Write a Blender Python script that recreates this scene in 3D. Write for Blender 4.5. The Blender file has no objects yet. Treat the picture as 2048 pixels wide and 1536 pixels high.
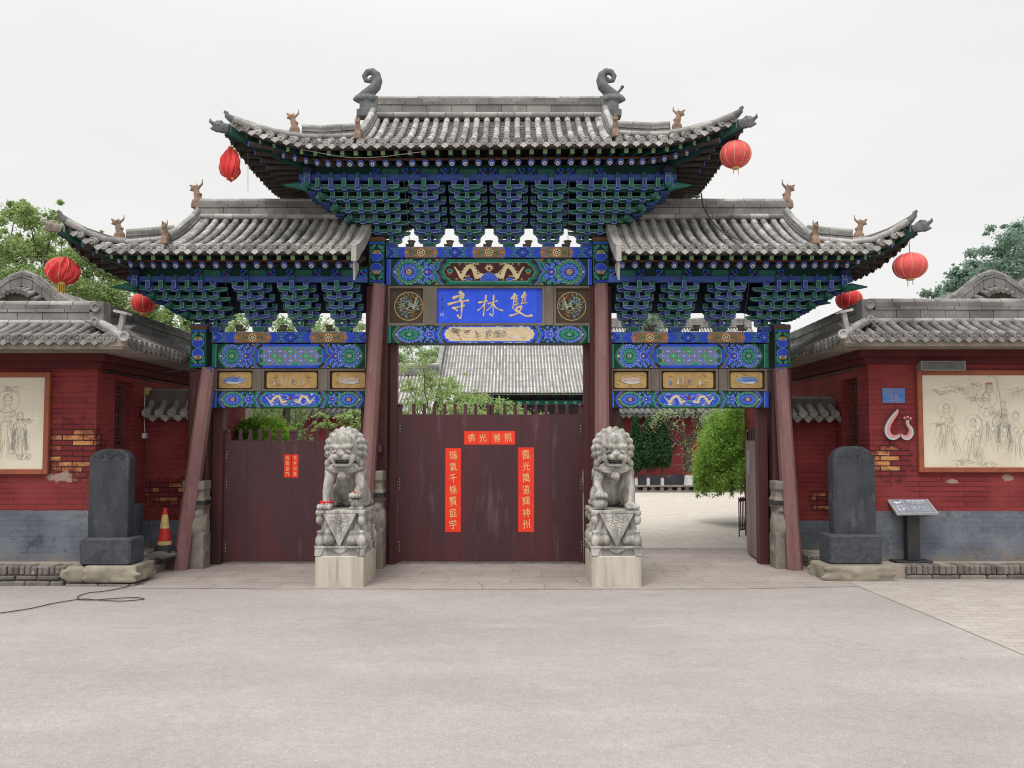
import bpy, math, random, numpy as np
from mathutils import Vector, Matrix, Euler
R = math.radians
sc = bpy.context.scene
COL = sc.collection
random.seed(7)

# ------------------------------------------------------------------ camera
CX, CY, FPX, PITCH, EYE = 1024.0, 809.0, 1593.0, R(2.75), 1.6
cam = bpy.data.cameras.new('camera')
cam.sensor_width = 36.0
cam.lens = FPX / 2048 * 36.0
cam.shift_y = (CY - 768) / 2048
cam.clip_end = 2000
camo = bpy.data.objects.new('camera', cam)
COL.objects.link(camo)
camo.location = (0, 0, EYE)
camo.rotation_euler = (R(90) + PITCH, 0, 0)
sc.camera = camo

# ------------------------------------------------------------------ light
SUN_EL, SUN_AZ = R(58), R(205)
world = bpy.data.worlds.new('World')
sc.world = world
world.use_nodes = True
wn = world.node_tree.nodes
wl = world.node_tree.links
bg = wn['Background']
sky = wn.new('ShaderNodeTexSky')
sky.sky_type = 'NISHITA'
sky.sun_disc = False
sky.sun_elevation = SUN_EL
sky.sun_rotation = SUN_AZ
sky.air_density = 1.0
sky.dust_density = 3.0
hsv = wn.new('ShaderNodeHueSaturation')
hsv.inputs['Saturation'].default_value = 0.12
wl.new(sky.outputs[0], hsv.inputs['Color'])
mixw = wn.new('ShaderNodeMix')
mixw.data_type = 'RGBA'
mixw.inputs['Factor'].default_value = 0.86      # closed overcast layer over the clear sky
mixw.inputs['B'].default_value = (9.1, 9.06, 8.95, 1)
wl.new(hsv.outputs[0], mixw.inputs['A'])
# soft, barely visible cloud structure in the overcast
tcc = wn.new('ShaderNodeTexCoord')
ncl = wn.new('ShaderNodeTexNoise')
ncl.inputs['Scale'].default_value = 2.2
ncl.inputs['Detail'].default_value = 5
mpc = wn.new('ShaderNodeMapping')
mpc.inputs['Scale'].default_value = (1, 1, 2.6)
wl.new(tcc.outputs['Generated'], mpc.inputs['Vector'])
wl.new(mpc.outputs[0], ncl.inputs['Vector'])
rcl = wn.new('ShaderNodeValToRGB')
rcl.color_ramp.elements[0].position, rcl.color_ramp.elements[1].position = .3, .7
rcl.color_ramp.elements[0].color, rcl.color_ramp.elements[1].color = (9.05, 9.03, 8.97, 1), (9.75, 9.72, 9.65, 1)
wl.new(ncl.outputs['Fac'], rcl.inputs[0])
wl.new(rcl.outputs[0], mixw.inputs['B'])
# an overcast sky is brighter overhead than at the horizon
tcw = wn.new('ShaderNodeTexCoord')
sepw = wn.new('ShaderNodeSeparateXYZ')
wl.new(tcw.outputs['Generated'], sepw.inputs[0])
mrw = wn.new('ShaderNodeMapRange')
mrw.interpolation_type = 'SMOOTHSTEP'
for k_, v_ in (('From Min', .42), ('From Max', 1.0), ('To Min', 1.0), ('To Max', 2.5)): mrw.inputs[k_].default_value = v_
wl.new(sepw.outputs['Z'], mrw.inputs['Value'])
mulw = wn.new('ShaderNodeVectorMath')
mulw.operation = 'SCALE'
wl.new(mixw.outputs['Result'], mulw.inputs[0])
wl.new(mrw.outputs['Result'], mulw.inputs['Scale'])
wl.new(mulw.outputs[0], bg.inputs['Color'])
bg.inputs['Strength'].default_value = 0.1
sun = bpy.data.lights.new('sun', 'SUN')
sun.energy = 1.5
sun.angle = R(22)
sun.color = (1.0, 0.965, 0.92)
suno = bpy.data.objects.new('sun', sun)
COL.objects.link(suno)
# direction to the sun: from behind the camera, to its left
sd = Vector((math.sin(SUN_AZ) * math.cos(SUN_EL), math.cos(SUN_AZ) * math.cos(SUN_EL), math.sin(SUN_EL)))
suno.rotation_euler = sd.to_track_quat('Z', 'Y').to_euler()
suno.location = sd * 40
sc.view_settings.view_transform = 'Standard'
sc.view_settings.look = 'None'
sc.view_settings.exposure = 0.05
sc.view_settings.gamma = 1
sc.cycles.max_bounces = 5
sc.cycles.diffuse_bounces = 3
sc.cycles.glossy_bounces = 2
sc.cycles.transmission_bounces = 3
sc.cycles.transparent_max_bounces = 6
sc.cycles.caustics_reflective = False
sc.cycles.caustics_refractive = False
sc.cycles.use_adaptive_sampling = True
sc.cycles.use_denoising = True
sc.cycles.pixel_filter_type = 'BLACKMAN_HARRIS'
sc.cycles.filter_width = 1.1


def at(px, py, Y):
    """point at depth Y seen at pixel (px,py) of the 2048 px photograph"""
    dx, dy = (px - CX) / FPX, (CY - py) / FPX
    t = Y / (math.cos(PITCH) - dy * math.sin(PITCH))
    return Vector((t * dx, Y, EYE + t * (math.sin(PITCH) + dy * math.cos(PITCH))))


def zat(py, Y): return at(CX, py, Y).z
def xat(px, Y, py=885): return at(px, py, Y).x


def yground(py, z=0.0):
    lo, hi = 1.0, 400.0
    for _ in range(60):
        m = (lo + hi) / 2
        if zat(py, m) > z: lo = m
        else: hi = m
    return lo


# ------------------------------------------------------------------ mesh builder
class MB:
    def __init__(s):
        s.v, s.f, s.m, s.s = [], [], [], []

    def add(s, vs, fs, m=0, smooth=False):
        b = len(s.v)
        s.v.extend([tuple(p) for p in vs])
        for f in fs:
            s.f.append(tuple(b + i for i in f)); s.m.append(m); s.s.append(smooth)
        return s

    def merge(s, o, dm=0, M=None):
        b = len(s.v)
        s.v.extend([tuple(M @ Vector(p)) for p in o.v] if M else o.v)
        flip = M is not None and M.to_3x3().determinant() < 0
        for f, m, sm in zip(o.f, o.m, o.s):
            g = tuple(b + i for i in f)
            s.f.append(g[::-1] if flip else g); s.m.append(m + dm); s.s.append(sm)
        return s

    def box(s, x0, x1, y0, y1, z0, z1, m=0, bev=0.0):
        if bev <= 0:
            vs = [(x0, y0, z0), (x1, y0, z0), (x1, y1, z0), (x0, y1, z0), (x0, y0, z1), (x1, y0, z1), (x1, y1, z1), (x0, y1, z1)]
            return s.add(vs, [(0, 3, 2, 1), (4, 5, 6, 7), (0, 1, 5, 4), (1, 2, 6, 5), (2, 3, 7, 6), (3, 0, 4, 7)], m)
        b = bev
        vs = []
        for (z, d) in ((z0, b), (z0 + b, 0), (z1 - b, 0), (z1, b)):
            xa, xb, ya, yb = x0 + d, x1 - d, y0 + d, y1 - d
            vs += [(xa + b, ya, z), (xb - b, ya, z), (xb, ya + b, z), (xb, yb - b, z), (xb - b, yb, z), (xa + b, yb, z), (xa, yb - b, z), (xa, ya + b, z)]
        fs = [tuple(range(7, -1, -1)), tuple(range(24, 32))]
        for k in range(3):
            for i in range(8):
                j = (i + 1) % 8
                fs.append((k * 8 + i, k * 8 + j, k * 8 + 8 + j, k * 8 + 8 + i))
        return s.add(vs, fs, m)

    def beam(s, p, q, w, h, m=0, up=(0, 0, 1), w2=None, h2=None):
        p, q = Vector(p), Vector(q)
        d = (q - p).normalized()
        side = d.cross(Vector(up)).normalized()
        u = side.cross(d).normalized()
        w2 = w if w2 is None else w2
        h2 = h if h2 is None else h2
        vs = []
        for c, ww, hh in ((p, w, h), (q, w2, h2)):
            vs += [c - side * ww / 2 - u * hh / 2, c + side * ww / 2 - u * hh / 2, c + side * ww / 2 + u * hh / 2, c - side * ww / 2 + u * hh / 2]
        return s.add(vs, [(0, 1, 2, 3)[::-1], (4, 5, 6, 7), (0, 4, 5, 1)[::-1], (1, 5, 6, 2)[::-1], (2, 6, 7, 3)[::-1], (3, 7, 4, 0)[::-1]][:] and
                     [(3, 2, 1, 0), (4, 5, 6, 7), (1, 5, 4, 0), (2, 6, 5, 1), (3, 7, 6, 2), (0, 4, 7, 3)], m)

    def tube(s, pts, r, n=8, m=0, smooth=True, caps=True, mcap=None):
        pts = [Vector(p) for p in pts]
        rs = r if isinstance(r, (list, tuple)) else [r] * len(pts)
        vs, fs = [], []
        ref = None
        for i, p in enumerate(pts):
            d = (pts[min(i + 1, len(pts) - 1)] - pts[max(i - 1, 0)])
            if d.length < 1e-9: d = Vector((0, 0, 1))
            d.normalize()
            if ref is None:
                ref = Vector((0, 0, 1)) if abs(d.z) < .9 else Vector((1, 0, 0))
            a = d.cross(ref).normalized()
            b = a.cross(d).normalized()
            ref = b
            for k in range(n):
                t = 2 * math.pi * k / n
                vs.append(p + (a * math.cos(t) + b * math.sin(t)) * rs[i])
        for i in range(len(pts) - 1):
            for k in range(n):
                j = (k + 1) % n
                fs.append((i * n + k, i * n + j, (i + 1) * n + j, (i + 1) * n + k))
        s.add(vs, fs, m, smooth)
        if caps:
            e = (len(pts) - 1) * n
            mm = m if mcap is None else mcap
            s.add(vs[:n], [tuple(range(n))[::-1]], mm)
            s.add(vs[e:e + n], [tuple(range(n))], mm)
        return s

    def lathe(s, prof, c=(0, 0, 0), n=16, m=0, smooth=True, axis='z', sx=1.0, sy=1.0):
        """prof: list of (radius, height)"""
        vs, fs = [], []
        c = Vector(c)
        for (r, h) in prof:
            for k in range(n):
                t = 2 * math.pi * k / n
                x, y, z = r * math.cos(t) * sx, r * math.sin(t) * sy, h
                if axis == 'y': x, y, z = x, z, -y       # height runs along +y
                if axis == '-y': x, y, z = x, -z, y
                vs.append(c + Vector((x, y, z)))
        for i in range(len(prof) - 1):
            for k in range(n):
                j = (k + 1) % n
                fs.append((i * n + k, i * n + j, (i + 1) * n + j, (i + 1) * n + k))
        s.add(vs, fs, m, smooth)
        s.add(vs[:n], [tuple(range(n))[::-1]], m, False)
        s.add(vs[-n:], [tuple(range(n))], m, False)
        return s

    def prism(s, pts, y0, y1, m=0, mside=None, axis='y', bev=0):
        """pts: outline as (a,b); axis y: a=x,b=z; axis x: a=y,b=z; axis z: a=x,b=y"""
        n = len(pts)
        def P(a, b, c):
            return (a, c, b) if axis == 'y' else ((c, a, b) if axis == 'x' else (a, b, c))
        vs = [P(a, b, y0) for a, b in pts] + [P(a, b, y1) for a, b in pts]
        ms = m if mside is None else mside
        area = sum(pts[i][0] * pts[(i + 1) % n][1] - pts[(i + 1) % n][0] * pts[i][1] for i in range(n))
        front = tuple(range(n)); back = tuple(range(2 * n - 1, n - 1, -1))
        ccw = area > 0
        flip = (axis in ('x', 'z')) == ccw if axis != 'y' else (not ccw)
        s.add(vs, [front[::-1] if flip else front, back[::-1] if flip else back], m)
        fs = []
        for i in range(n):
            j = (i + 1) % n
            q = (i, n + i, n + j, j)
            fs.append(q[::-1] if flip else q)
        s.add(vs, fs, ms)
        return s

    def sphere(s, c, r, m=0, nu=12, nv=8, rot=None):
        rx, ry, rz = (r, r, r) if not isinstance(r, (tuple, list)) else r
        c = Vector(c)
        vs = []
        Mx = Euler(rot).to_matrix() if rot else None
        for i in range(1, nv):
            ph = math.pi * i / nv
            for k in range(nu):
                t = 2 * math.pi * k / nu
                p = Vector((rx * math.sin(ph) * math.cos(t), ry * math.sin(ph) * math.sin(t), rz * math.cos(ph)))
                vs.append(c + (Mx @ p if Mx else p))
        p = Vector((0, 0, rz)); vs.append(c + (Mx @ p if Mx else p)); vs.append(c - (Mx @ p if Mx else p))
        fs = []
        T, B = len(vs) - 2, len(vs) - 1
        for k in range(nu):
            j = (k + 1) % nu
            fs.append((T, k, j))
            fs.append((B, (nv - 2) * nu + j, (nv - 2) * nu + k))
            for i in range(nv - 2):
                fs.append((i * nu + k, (i + 1) * nu + k, (i + 1) * nu + j, i * nu + j))
        return s.add(vs, fs, m, True)

    def build(s, name, mats, parent=None, loc=None):
        me = bpy.data.meshes.new(name)
        off = Vector((0, 0, 0))
        if loc is not None: off = Vector(loc)
        vs = np.array(s.v, dtype=np.float32).reshape(-1, 3) - np.array(off, dtype=np.float32)
        me.from_pydata(vs.tolist(), [], s.f)
        mats = mats if isinstance(mats, (list, tuple)) else [mats]
        for mt in mats: me.materials.append(mt)
        if s.f:
            me.polygons.foreach_set('material_index', np.array(s.m, dtype=np.int32))
            me.polygons.foreach_set('use_smooth', np.array(s.s, dtype=bool))
        me.update()
        o = bpy.data.objects.new(name, me)
        COL.objects.link(o)
        o.location = off
        if parent is not None: attach(o, parent)
        return o


WORLD_OF = {}


def world_loc(o):
    return Vector(WORLD_OF.get(o.name, (0, 0, 0))) if o.parent else Vector(o.location)


def attach(o, parent):
    """parent o keeping its place (every parent here is unrotated)"""
    wp = world_loc(parent)
    w = Vector(o.location)
    o.parent = parent
    o.location = w - wp
    WORLD_OF[o.name] = tuple(w)


def tag(o, label=None, cat=None, group=None, kind=None):
    if label: o['label'] = label
    if cat: o['category'] = cat
    if group: o['group'] = group
    if kind: o['kind'] = kind
    return o


def thing(name, label, cat, loc=(0, 0, 0), group=None, rz=0.0):
    o = bpy.data.objects.new(name, None)
    COL.objects.link(o)
    o.location = loc
    o.rotation_euler = (0, 0, rz)
    return tag(o, label, cat, group)


def copy_tree(o, parent=None):
    c = o.copy()
    COL.objects.link(c)
    if parent is not None: c.parent = parent
    for ch in list(o.children): copy_tree(ch, c)
    return c


def text_poly(body, h, w=None):
    """glyph mesh centred on the origin, scaled to height h (and width w)"""
    cu = bpy.data.curves.new('glyph', 'FONT')
    cu.body = body
    cu.resolution_u = 3
    o = bpy.data.objects.new('glyph', cu)
    COL.objects.link(o)
    dg = bpy.context.evaluated_depsgraph_get()
    me = bpy.data.meshes.new_from_object(o.evaluated_get(dg))
    V = np.array([v.co[:2] for v in me.vertices])
    Fs = [tuple(p.vertices) for p in me.polygons]
    bpy.data.objects.remove(o)
    bpy.data.meshes.remove(me)
    bpy.data.curves.remove(cu)
    lo, hi = V.min(0), V.max(0)
    V = V - (lo + hi) / 2
    k = h / (hi[1] - lo[1])
    kx = k if w is None else w / (hi[0] - lo[0])
    return V * [kx, k], Fs


def blob(elems, voxel, smooth=6, name='carving'):
    """one continuous carved surface grown from overlapping ellipsoids ('e') and tapered limbs ('c')"""
    b = MB()
    for e in elems:
        if e[0] == 'e':
            b.sphere(e[1], e[2], 0, 14, 9, e[3] if len(e) > 3 else None)
        elif e[0] == 'c':
            p, q, r0, r1 = e[1:5]
            b.tube([p, q], [r0, r1], 12)
            b.sphere(p, r0, 0, 12, 8); b.sphere(q, r1, 0, 12, 8)
        elif e[0] == 't':
            b.tube(e[1], e[2], 10)
            rr = e[2] if isinstance(e[2], (list, tuple)) else [e[2]] * len(e[1])
            b.sphere(e[1][0], rr[0], 0, 10, 6); b.sphere(e[1][-1], rr[-1], 0, 10, 6)
        elif e[0] == 'b':
            b.box(*e[1])
    me = bpy.data.meshes.new(name)
    me.from_pydata(b.v, [], b.f)
    o = bpy.data.objects.new(name, me)
    COL.objects.link(o)
    md = o.modifiers.new('r', 'REMESH')
    md.mode = 'VOXEL'
    md.voxel_size = voxel
    md.use_smooth_shade = True
    if smooth:
        sm = o.modifiers.new('s', 'SMOOTH')
        sm.factor = 0.5
        sm.iterations = smooth
    dg = bpy.context.evaluated_depsgraph_get()
    m2 = bpy.data.meshes.new_from_object(o.evaluated_get(dg))
    V = [tuple(v.co) for v in m2.vertices]
    Fs = [tuple(p.vertices) for p in m2.polygons]
    bpy.data.objects.remove(o)
    bpy.data.meshes.remove(me)
    bpy.data.meshes.remove(m2)
    r = MB()
    r.add(V, Fs, 0, True)
    return r


# ------------------------------------------------------------------ materials
def NT(name):
    m = bpy.data.materials.new(name)
    m.use_nodes = True
    nt = m.node_tree
    return m, nt, nt.nodes, nt.links, nt.nodes['Principled BSDF']


def ramp(n, l, src, p0, p1, c0=(0, 0, 0, 1), c1=(1, 1, 1, 1)):
    r = n.new('ShaderNodeValToRGB')
    r.color_ramp.elements[0].position = p0
    r.color_ramp.elements[1].position = p1
    r.color_ramp.elements[0].color = c0
    r.color_ramp.elements[1].color = c1
    l.new(src, r.inputs[0])
    return r.outputs['Color']


def noise(n, l, vec, scale, detail=5, rough=.6):
    t = n.new('ShaderNodeTexNoise')
    t.inputs['Scale'].default_value = scale
    t.inputs['Detail'].default_value = detail
    t.inputs['Roughness'].default_value = rough
    if vec is not None: l.new(vec, t.inputs['Vector'])
    return t.outputs['Fac']


def mix(n, l, fac, a, b, mode='MIX'):
    t = n.new('ShaderNodeMix')
    t.data_type = 'RGBA'
    t.blend_type = mode
    for key, v in (('Factor', fac), ('A', a), ('B', b)):
        if isinstance(v, (int, float)): t.inputs[key].default_value = v
        elif isinstance(v, (tuple, list)): t.inputs[key].default_value = (v + (1,))[:4] if len(v) == 3 else v
        else: l.new(v, t.inputs[key])
    return t.outputs['Result']


def geo_pos(n):
    g = n.new('ShaderNodeNewGeometry')
    return g


def bump(n, l, bsdf, h, strength, dist=.01, prev=None):
    b = n.new('ShaderNodeBump')
    b.inputs['Strength'].default_value = strength
    b.inputs['Distance'].default_value = dist
    l.new(h, b.inputs['Height'])
    if prev is not None: l.new(prev, b.inputs['Normal'])
    l.new(b.outputs[0], bsdf.inputs['Normal'])
    return b.outputs[0]


def mapping(n, l, vec, scale=(1, 1, 1), loc=(0, 0, 0), rot=(0, 0, 0)):
    t = n.new('ShaderNodeMapping')
    t.inputs['Scale'].default_value = scale
    t.inputs['Location'].default_value = loc
    t.inputs['Rotation'].default_value = rot
    l.new(vec, t.inputs['Vector'])
    return t.outputs[0]


def mat(name, c, c2=None, sc1=6.0, lo=.4, hi=.65, rough=.75, bs=80.0, bst=.25, island=.0, grain=.12, spec=.3, stretch=None, c3=None, c3lo=.62, c3hi=.7, c3s=14, metal=0, coat=0):
    """weathered surface: two colours in noise patches, optional third as worn spots, fine grain, per-piece tone"""
    m, nt, n, l, b = NT(name)
    g = geo_pos(n)
    vec = g.outputs['Position']
    if stretch: vec = mapping(n, l, vec, stretch)
    c2 = c2 or tuple(x * .7 for x in c)
    col = mix(n, l, ramp(n, l, noise(n, l, vec, sc1), lo, hi), c, c2)
    if c3:
        col = mix(n, l, ramp(n, l, noise(n, l, vec, c3s, 6, .7), c3lo, c3hi), col, c3)
    if grain:
        gr = ramp(n, l, noise(n, l, g.outputs['Position'], bs * 2.2, 3), .3, .7, (1 - grain,) * 3 + (1,), (1 + grain,) * 3 + (1,))
        col = mix(n, l, 1.0, col, gr, 'MULTIPLY')
    if island:
        iv = ramp(n, l, g.outputs['Random Per Island'], 0, 1, (1 - island,) * 3 + (1,), (1 + island, 1 + island * .97, 1 + island * .9, 1))
        col = mix(n, l, 1.0, col, iv, 'MULTIPLY')
    l.new(col, b.inputs['Base Color'])
    b.inputs['Roughness'].default_value = rough
    b.inputs['Specular IOR Level'].default_value = spec
    b.inputs['Metallic'].default_value = metal
    if coat: b.inputs['Coat Weight'].default_value = coat
    if bst:
        bump(n, l, b, noise(n, l, vec, bs, 4), bst, .006)
    return m


TILE = mat('grey_roof_tile', (.385, .375, .36), (.21, .207, .205), 5, .35, .7, .9, 60, .4, .32, .18, .15, c3=(.52, .505, .485), c3lo=.58, c3hi=.72, c3s=22)
PAN = mat('grey_pan_tile', (.17, .168, .165), (.10, .10, .10), 5, .35, .7, .9, 60, .35, .25, .15, .15)
TILE_D = mat('dark_roof_tile', (.16, .155, .148), (.09, .09, .092), 4, .35, .7, .9, 60, .35, .25, .15, .15)
RIDGE = mat('grey_ridge_brick', (.235, .23, .22), (.15, .148, .145), 3, .4, .65, .9, 50, .35, .22, .15, .15, c3=(.36, .31, .235), c3lo=.6, c3hi=.75, c3s=5)
LIME = mat('lime_render_tile', (.40, .385, .36), (.27, .26, .245), 6, .35, .7, .9, 60, .3, .08, .1, .15)
ORN = mat('grey_fired_clay', (.17, .178, .185), (.09, .095, .10), 9, .35, .7, .8, 60, .4, 0, .15, .25, c3=(.24, .24, .235), c3lo=.6, c3hi=.75)
TERRA = mat('terracotta_clay', (.34, .225, .16), (.17, .13, .105), 9, .35, .7, .9, 60, .4, 0, .15, .15)
BLUE = mat('blue_paint', (.042, .085, .32), (.03, .062, .24), 9, .4, .7, .6, 90, .2, .12, .1, .35, c3=(.20, .20, .26), c3lo=.70, c3hi=.78, c3s=30)
BLUE_E = mat('pale_blue_edge', (.26, .33, .58), (.17, .23, .44), 9, .4, .7, .6, 90, .15, .1, .1, .3)
GREEN = mat('green_paint', (.026, .145, .115), (.018, .10, .085), 9, .4, .7, .6, 90, .2, .12, .1, .35, c3=(.13, .075, .045), c3lo=.71, c3hi=.77, c3s=22)
GREEN_E = mat('pale_green_edge', (.22, .44, .37), (.13, .30, .26), 9, .4, .7, .6, 90, .15, .1, .1, .3)
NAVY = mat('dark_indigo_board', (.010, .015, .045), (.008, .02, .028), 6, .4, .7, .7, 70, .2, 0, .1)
DKGREEN = mat('dark_green_ground', (.006, .045, .035), (.005, .03, .03), 9, .4, .7, .7, 70, .15, 0, .1)
SOFFIT = mat('dark_soffit_wood', (.065, .052, .045), (.038, .033, .03), 8, .4, .7, .85, 70, .25, .15, .15)
EAVEWOOD = mat('red_brown_eave_board', (.15, .065, .035), (.08, .04, .03), 8, .4, .7, .8, 70, .2, .1, .1)
PALEGREEN = mat('pale_green_rafter_end', (.20, .30, .155), (.11, .19, .10), 22, .4, .65, .8, 70, .2, .15, .15)
WHITEP = mat('white_paint', (.68, .68, .68), (.5, .5, .5), 12, .4, .7, .7, 70, .1, 0, .08)
BLACKP = mat('black_paint', (.015, .015, .017), (.03, .03, .03), 12, .4, .7, .6, 70, .1, 0, .08)
GOLD = mat('gold_leaf_paint', (.66, .50, .20), (.52, .37, .13), 20, .4, .7, .5, 90, .2, .06, .1, .4)
CREAMG = mat('cream_gilt_paint', (.76, .65, .40), (.62, .50, .28), 20, .4, .7, .55, 90, .15, .05, .1, .35)
OCHRE = mat('ochre_ground_paint', (.60, .40, .15), (.46, .30, .12), 6, .4, .65, .7, 60, .15, 0, .1)
ORANGEP = mat('orange_ground_paint', (.42, .19, .075), (.30, .13, .06), 14, .4, .65, .7, 60, .15, 0, .1)
REDP = mat('dull_red_paint', (.30, .05, .035), (.2, .035, .03), 14, .4, .65, .7, 60, .15, 0, .1)
DKRED = mat('maroon_ground_paint', (.075, .022, .018), (.05, .018, .016), 14, .4, .65, .7, 60, .15, 0, .1)
CREAM = mat('cream_picture_ground', (.72, .58, .38), (.62, .47, .29), 8, .4, .65, .75, 60, .15, 0, .1, c3=(.78, .74, .68), c3lo=.62, c3hi=.7, c3s=9)
INK = mat('faded_ink', (.16, .14, .11), (.26, .22, .17), 30, .4, .65, .8, 60, 0, 0, .1)
INKBOARD = mat('grey_ink_line', (.40, .375, .315), (.29, .275, .235), 10, .4, .65, .8, 60, 0, 0, .1)
INKDARK = mat('dark_ink_line', (.15, .145, .13), (.2, .19, .17), 10, .4, .65, .8, 60, 0, 0, .1)
GREYWOOD = mat('weathered_grey_wood', (.22, .19, .155), (.13, .11, .092), 5, .35, .7, .85, 60, .4, .08, .15, stretch=(1, 1, .3))
PLAQUE = mat('ultramarine_plaque', (.035, .115, .92), (.028, .09, .76), 7, .4, .65, .55, 70, .15, 0, .08, .3, c3=(.24, .30, .75), c3lo=.68, c3hi=.76, c3s=26)
BEAMBLUE = mat('ultramarine_beam_paint', (.03, .085, .66), (.025, .06, .5), 9, .4, .7, .6, 90, .15, .05, .1, .3)
BEAMLINE = mat('light_blue_line_paint', (.22, .36, .72), (.16, .28, .6), 9, .4, .7, .6, 90, .1, .05, .1, .3)
BEAMGREEN = mat('viridian_beam_paint', (.01, .17, .105), (.01, .12, .08), 9, .4, .7, .6, 90, .15, .05, .1, .3)
GREENLINE = mat('light_green_line_paint', (.13, .46, .33), (.09, .34, .25), 9, .4, .7, .6, 90, .1, .05, .1, .3)
DOOR = mat('maroon_door_paint', (.080, .021, .024), (.050, .018, .024), 3.0, .38, .62, .42, 40, .35, .10, .16, .4, stretch=(1, 1, .16), c3=(.135, .062, .075), c3lo=.57, c3hi=.76, c3s=6)
POST = mat('oxblood_post_paint', (.085, .026, .026), (.055, .02, .021), 4, .35, .7, .55, 50, .4, 0, .15, .3, stretch=(1.5, 1.5, .15), c3=(.16, .07, .068), c3lo=.62, c3hi=.75, c3s=9)
BRACE = mat('faded_red_brace_paint', (.255, .145, .14), (.175, .082, .08), 3, .35, .7, .7, 55, .45, 0, .15, .25, stretch=(2, 2, .3), c3=(.35, .26, .25), c3lo=.6, c3hi=.75, c3s=10)
STONE = mat('carved_grey_stone', (.49, .47, .43), (.25, .24, .215), 6, .40, .60, .9, 55, .7, 0, .22, .2, stretch=(1.8, 1.8, .55), c3=(.10, .097, .09), c3lo=.565, c3hi=.71, c3s=8)
PLINTH = mat('cream_plinth_stone', (.55, .51, .435), (.42, .385, .32), 3, .4, .62, .9, 60, .4, 0, .14, .2, stretch=(3.6, 3.6, .30), c3=(.25, .235, .205), c3lo=.55, c3hi=.70, c3s=3.2)
DRUM = mat('brown_grey_stone', (.25, .225, .19), (.16, .145, .125), 6, .38, .68, .9, 55, .55, 0, .15, .2)
STELE = mat('dark_slate_stone', (.046, .051, .062), (.026, .029, .037), 3, .40, .62, .65, 55, .5, 0, .2, .35, stretch=(1.8, 1.8, .6), c3=(.105, .115, .13), c3lo=.56, c3hi=.74, c3s=4)
STELEB = mat('rough_slate_base', (.070, .076, .088), (.036, .04, .05), 16, .38, .68, .8, 90, .9, 0, .3, .35)
KERBST = mat('sandy_kerb_stone', (.31, .28, .225), (.20, .18, .145), 4, .38, .68, .92, 40, .7, .1, .15, .15)
KERBBR = mat('grey_kerb_brick', (.20, .18, .16), (.12, .11, .10), 6, .38, .68, .92, 50, .7, .3, .18, .15, c3=(.36, .33, .29), c3lo=.62, c3hi=.74, c3s=12)
IRON = mat('black_iron', (.02, .02, .024), (.03, .028, .027), 10, .4, .6, .55, 60, .2, 0, .1, .4)
REDPAPER = mat('red_banner_paper', (.86, .05, .022), (.78, .038, .018), 6, .4, .65, .6, 30, .12, 0, .04, .3)
GOLDINK = mat('gold_ink', (.84, .60, .25), (.70, .46, .17), 20, .4, .65, .5, 60, 0, 0, .08, .4)
CONCRETE = mat('stained_render', (.30, .265, .22), (.19, .165, .14), 4, .35, .65, .92, 50, .3, 0, .12, .15, c3=(.38, .33, .26), c3lo=.6, c3hi=.72, c3s=9)
DKCONC = mat('sooty_render', (.12, .105, .095), (.075, .066, .06), 4, .35, .65, .92, 50, .3, 0, .12, .15)
DARKGLASS = mat('dark_window_glass', (.012, .013, .014), (.02, .02, .02), 3, .4, .6, .15, 60, 0, 0, 0, .5)
FRAMEW = mat('red_brown_window_wood', (.14, .05, .04), (.09, .035, .03), 6, .4, .65, .7, 60, .3, 0, .12)
BOARDFR = mat('terracotta_board_frame', (.30, .085, .045), (.23, .065, .036), 5, .4, .65, .6, 50, .25, 0, .1, .3)
BOARD = mat('aged_cream_board', (.66, .61, .49), (.60, .545, .425), 2.2, .4, .65, .6, 30, .05, 0, .03, .3, c3=(.72, .67, .55), c3lo=.6, c3hi=.75, c3s=3)
CABLE = mat('black_rubber_cable', (.05, .05, .055), (.085, .085, .09), 20, .4, .6, .6, 60, 0, 0, .05)
BARK = mat('tree_bark', (.10, .085, .07), (.055, .047, .04), 14, .4, .65, .95, 60, .7, 0, .2, .15)
# ================================================================== setting: ground
YG = 10.6                      # plane of the gateway's posts
GXC = at(980, 1125, YG).x


def uvfree(name): return NT(name)


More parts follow.
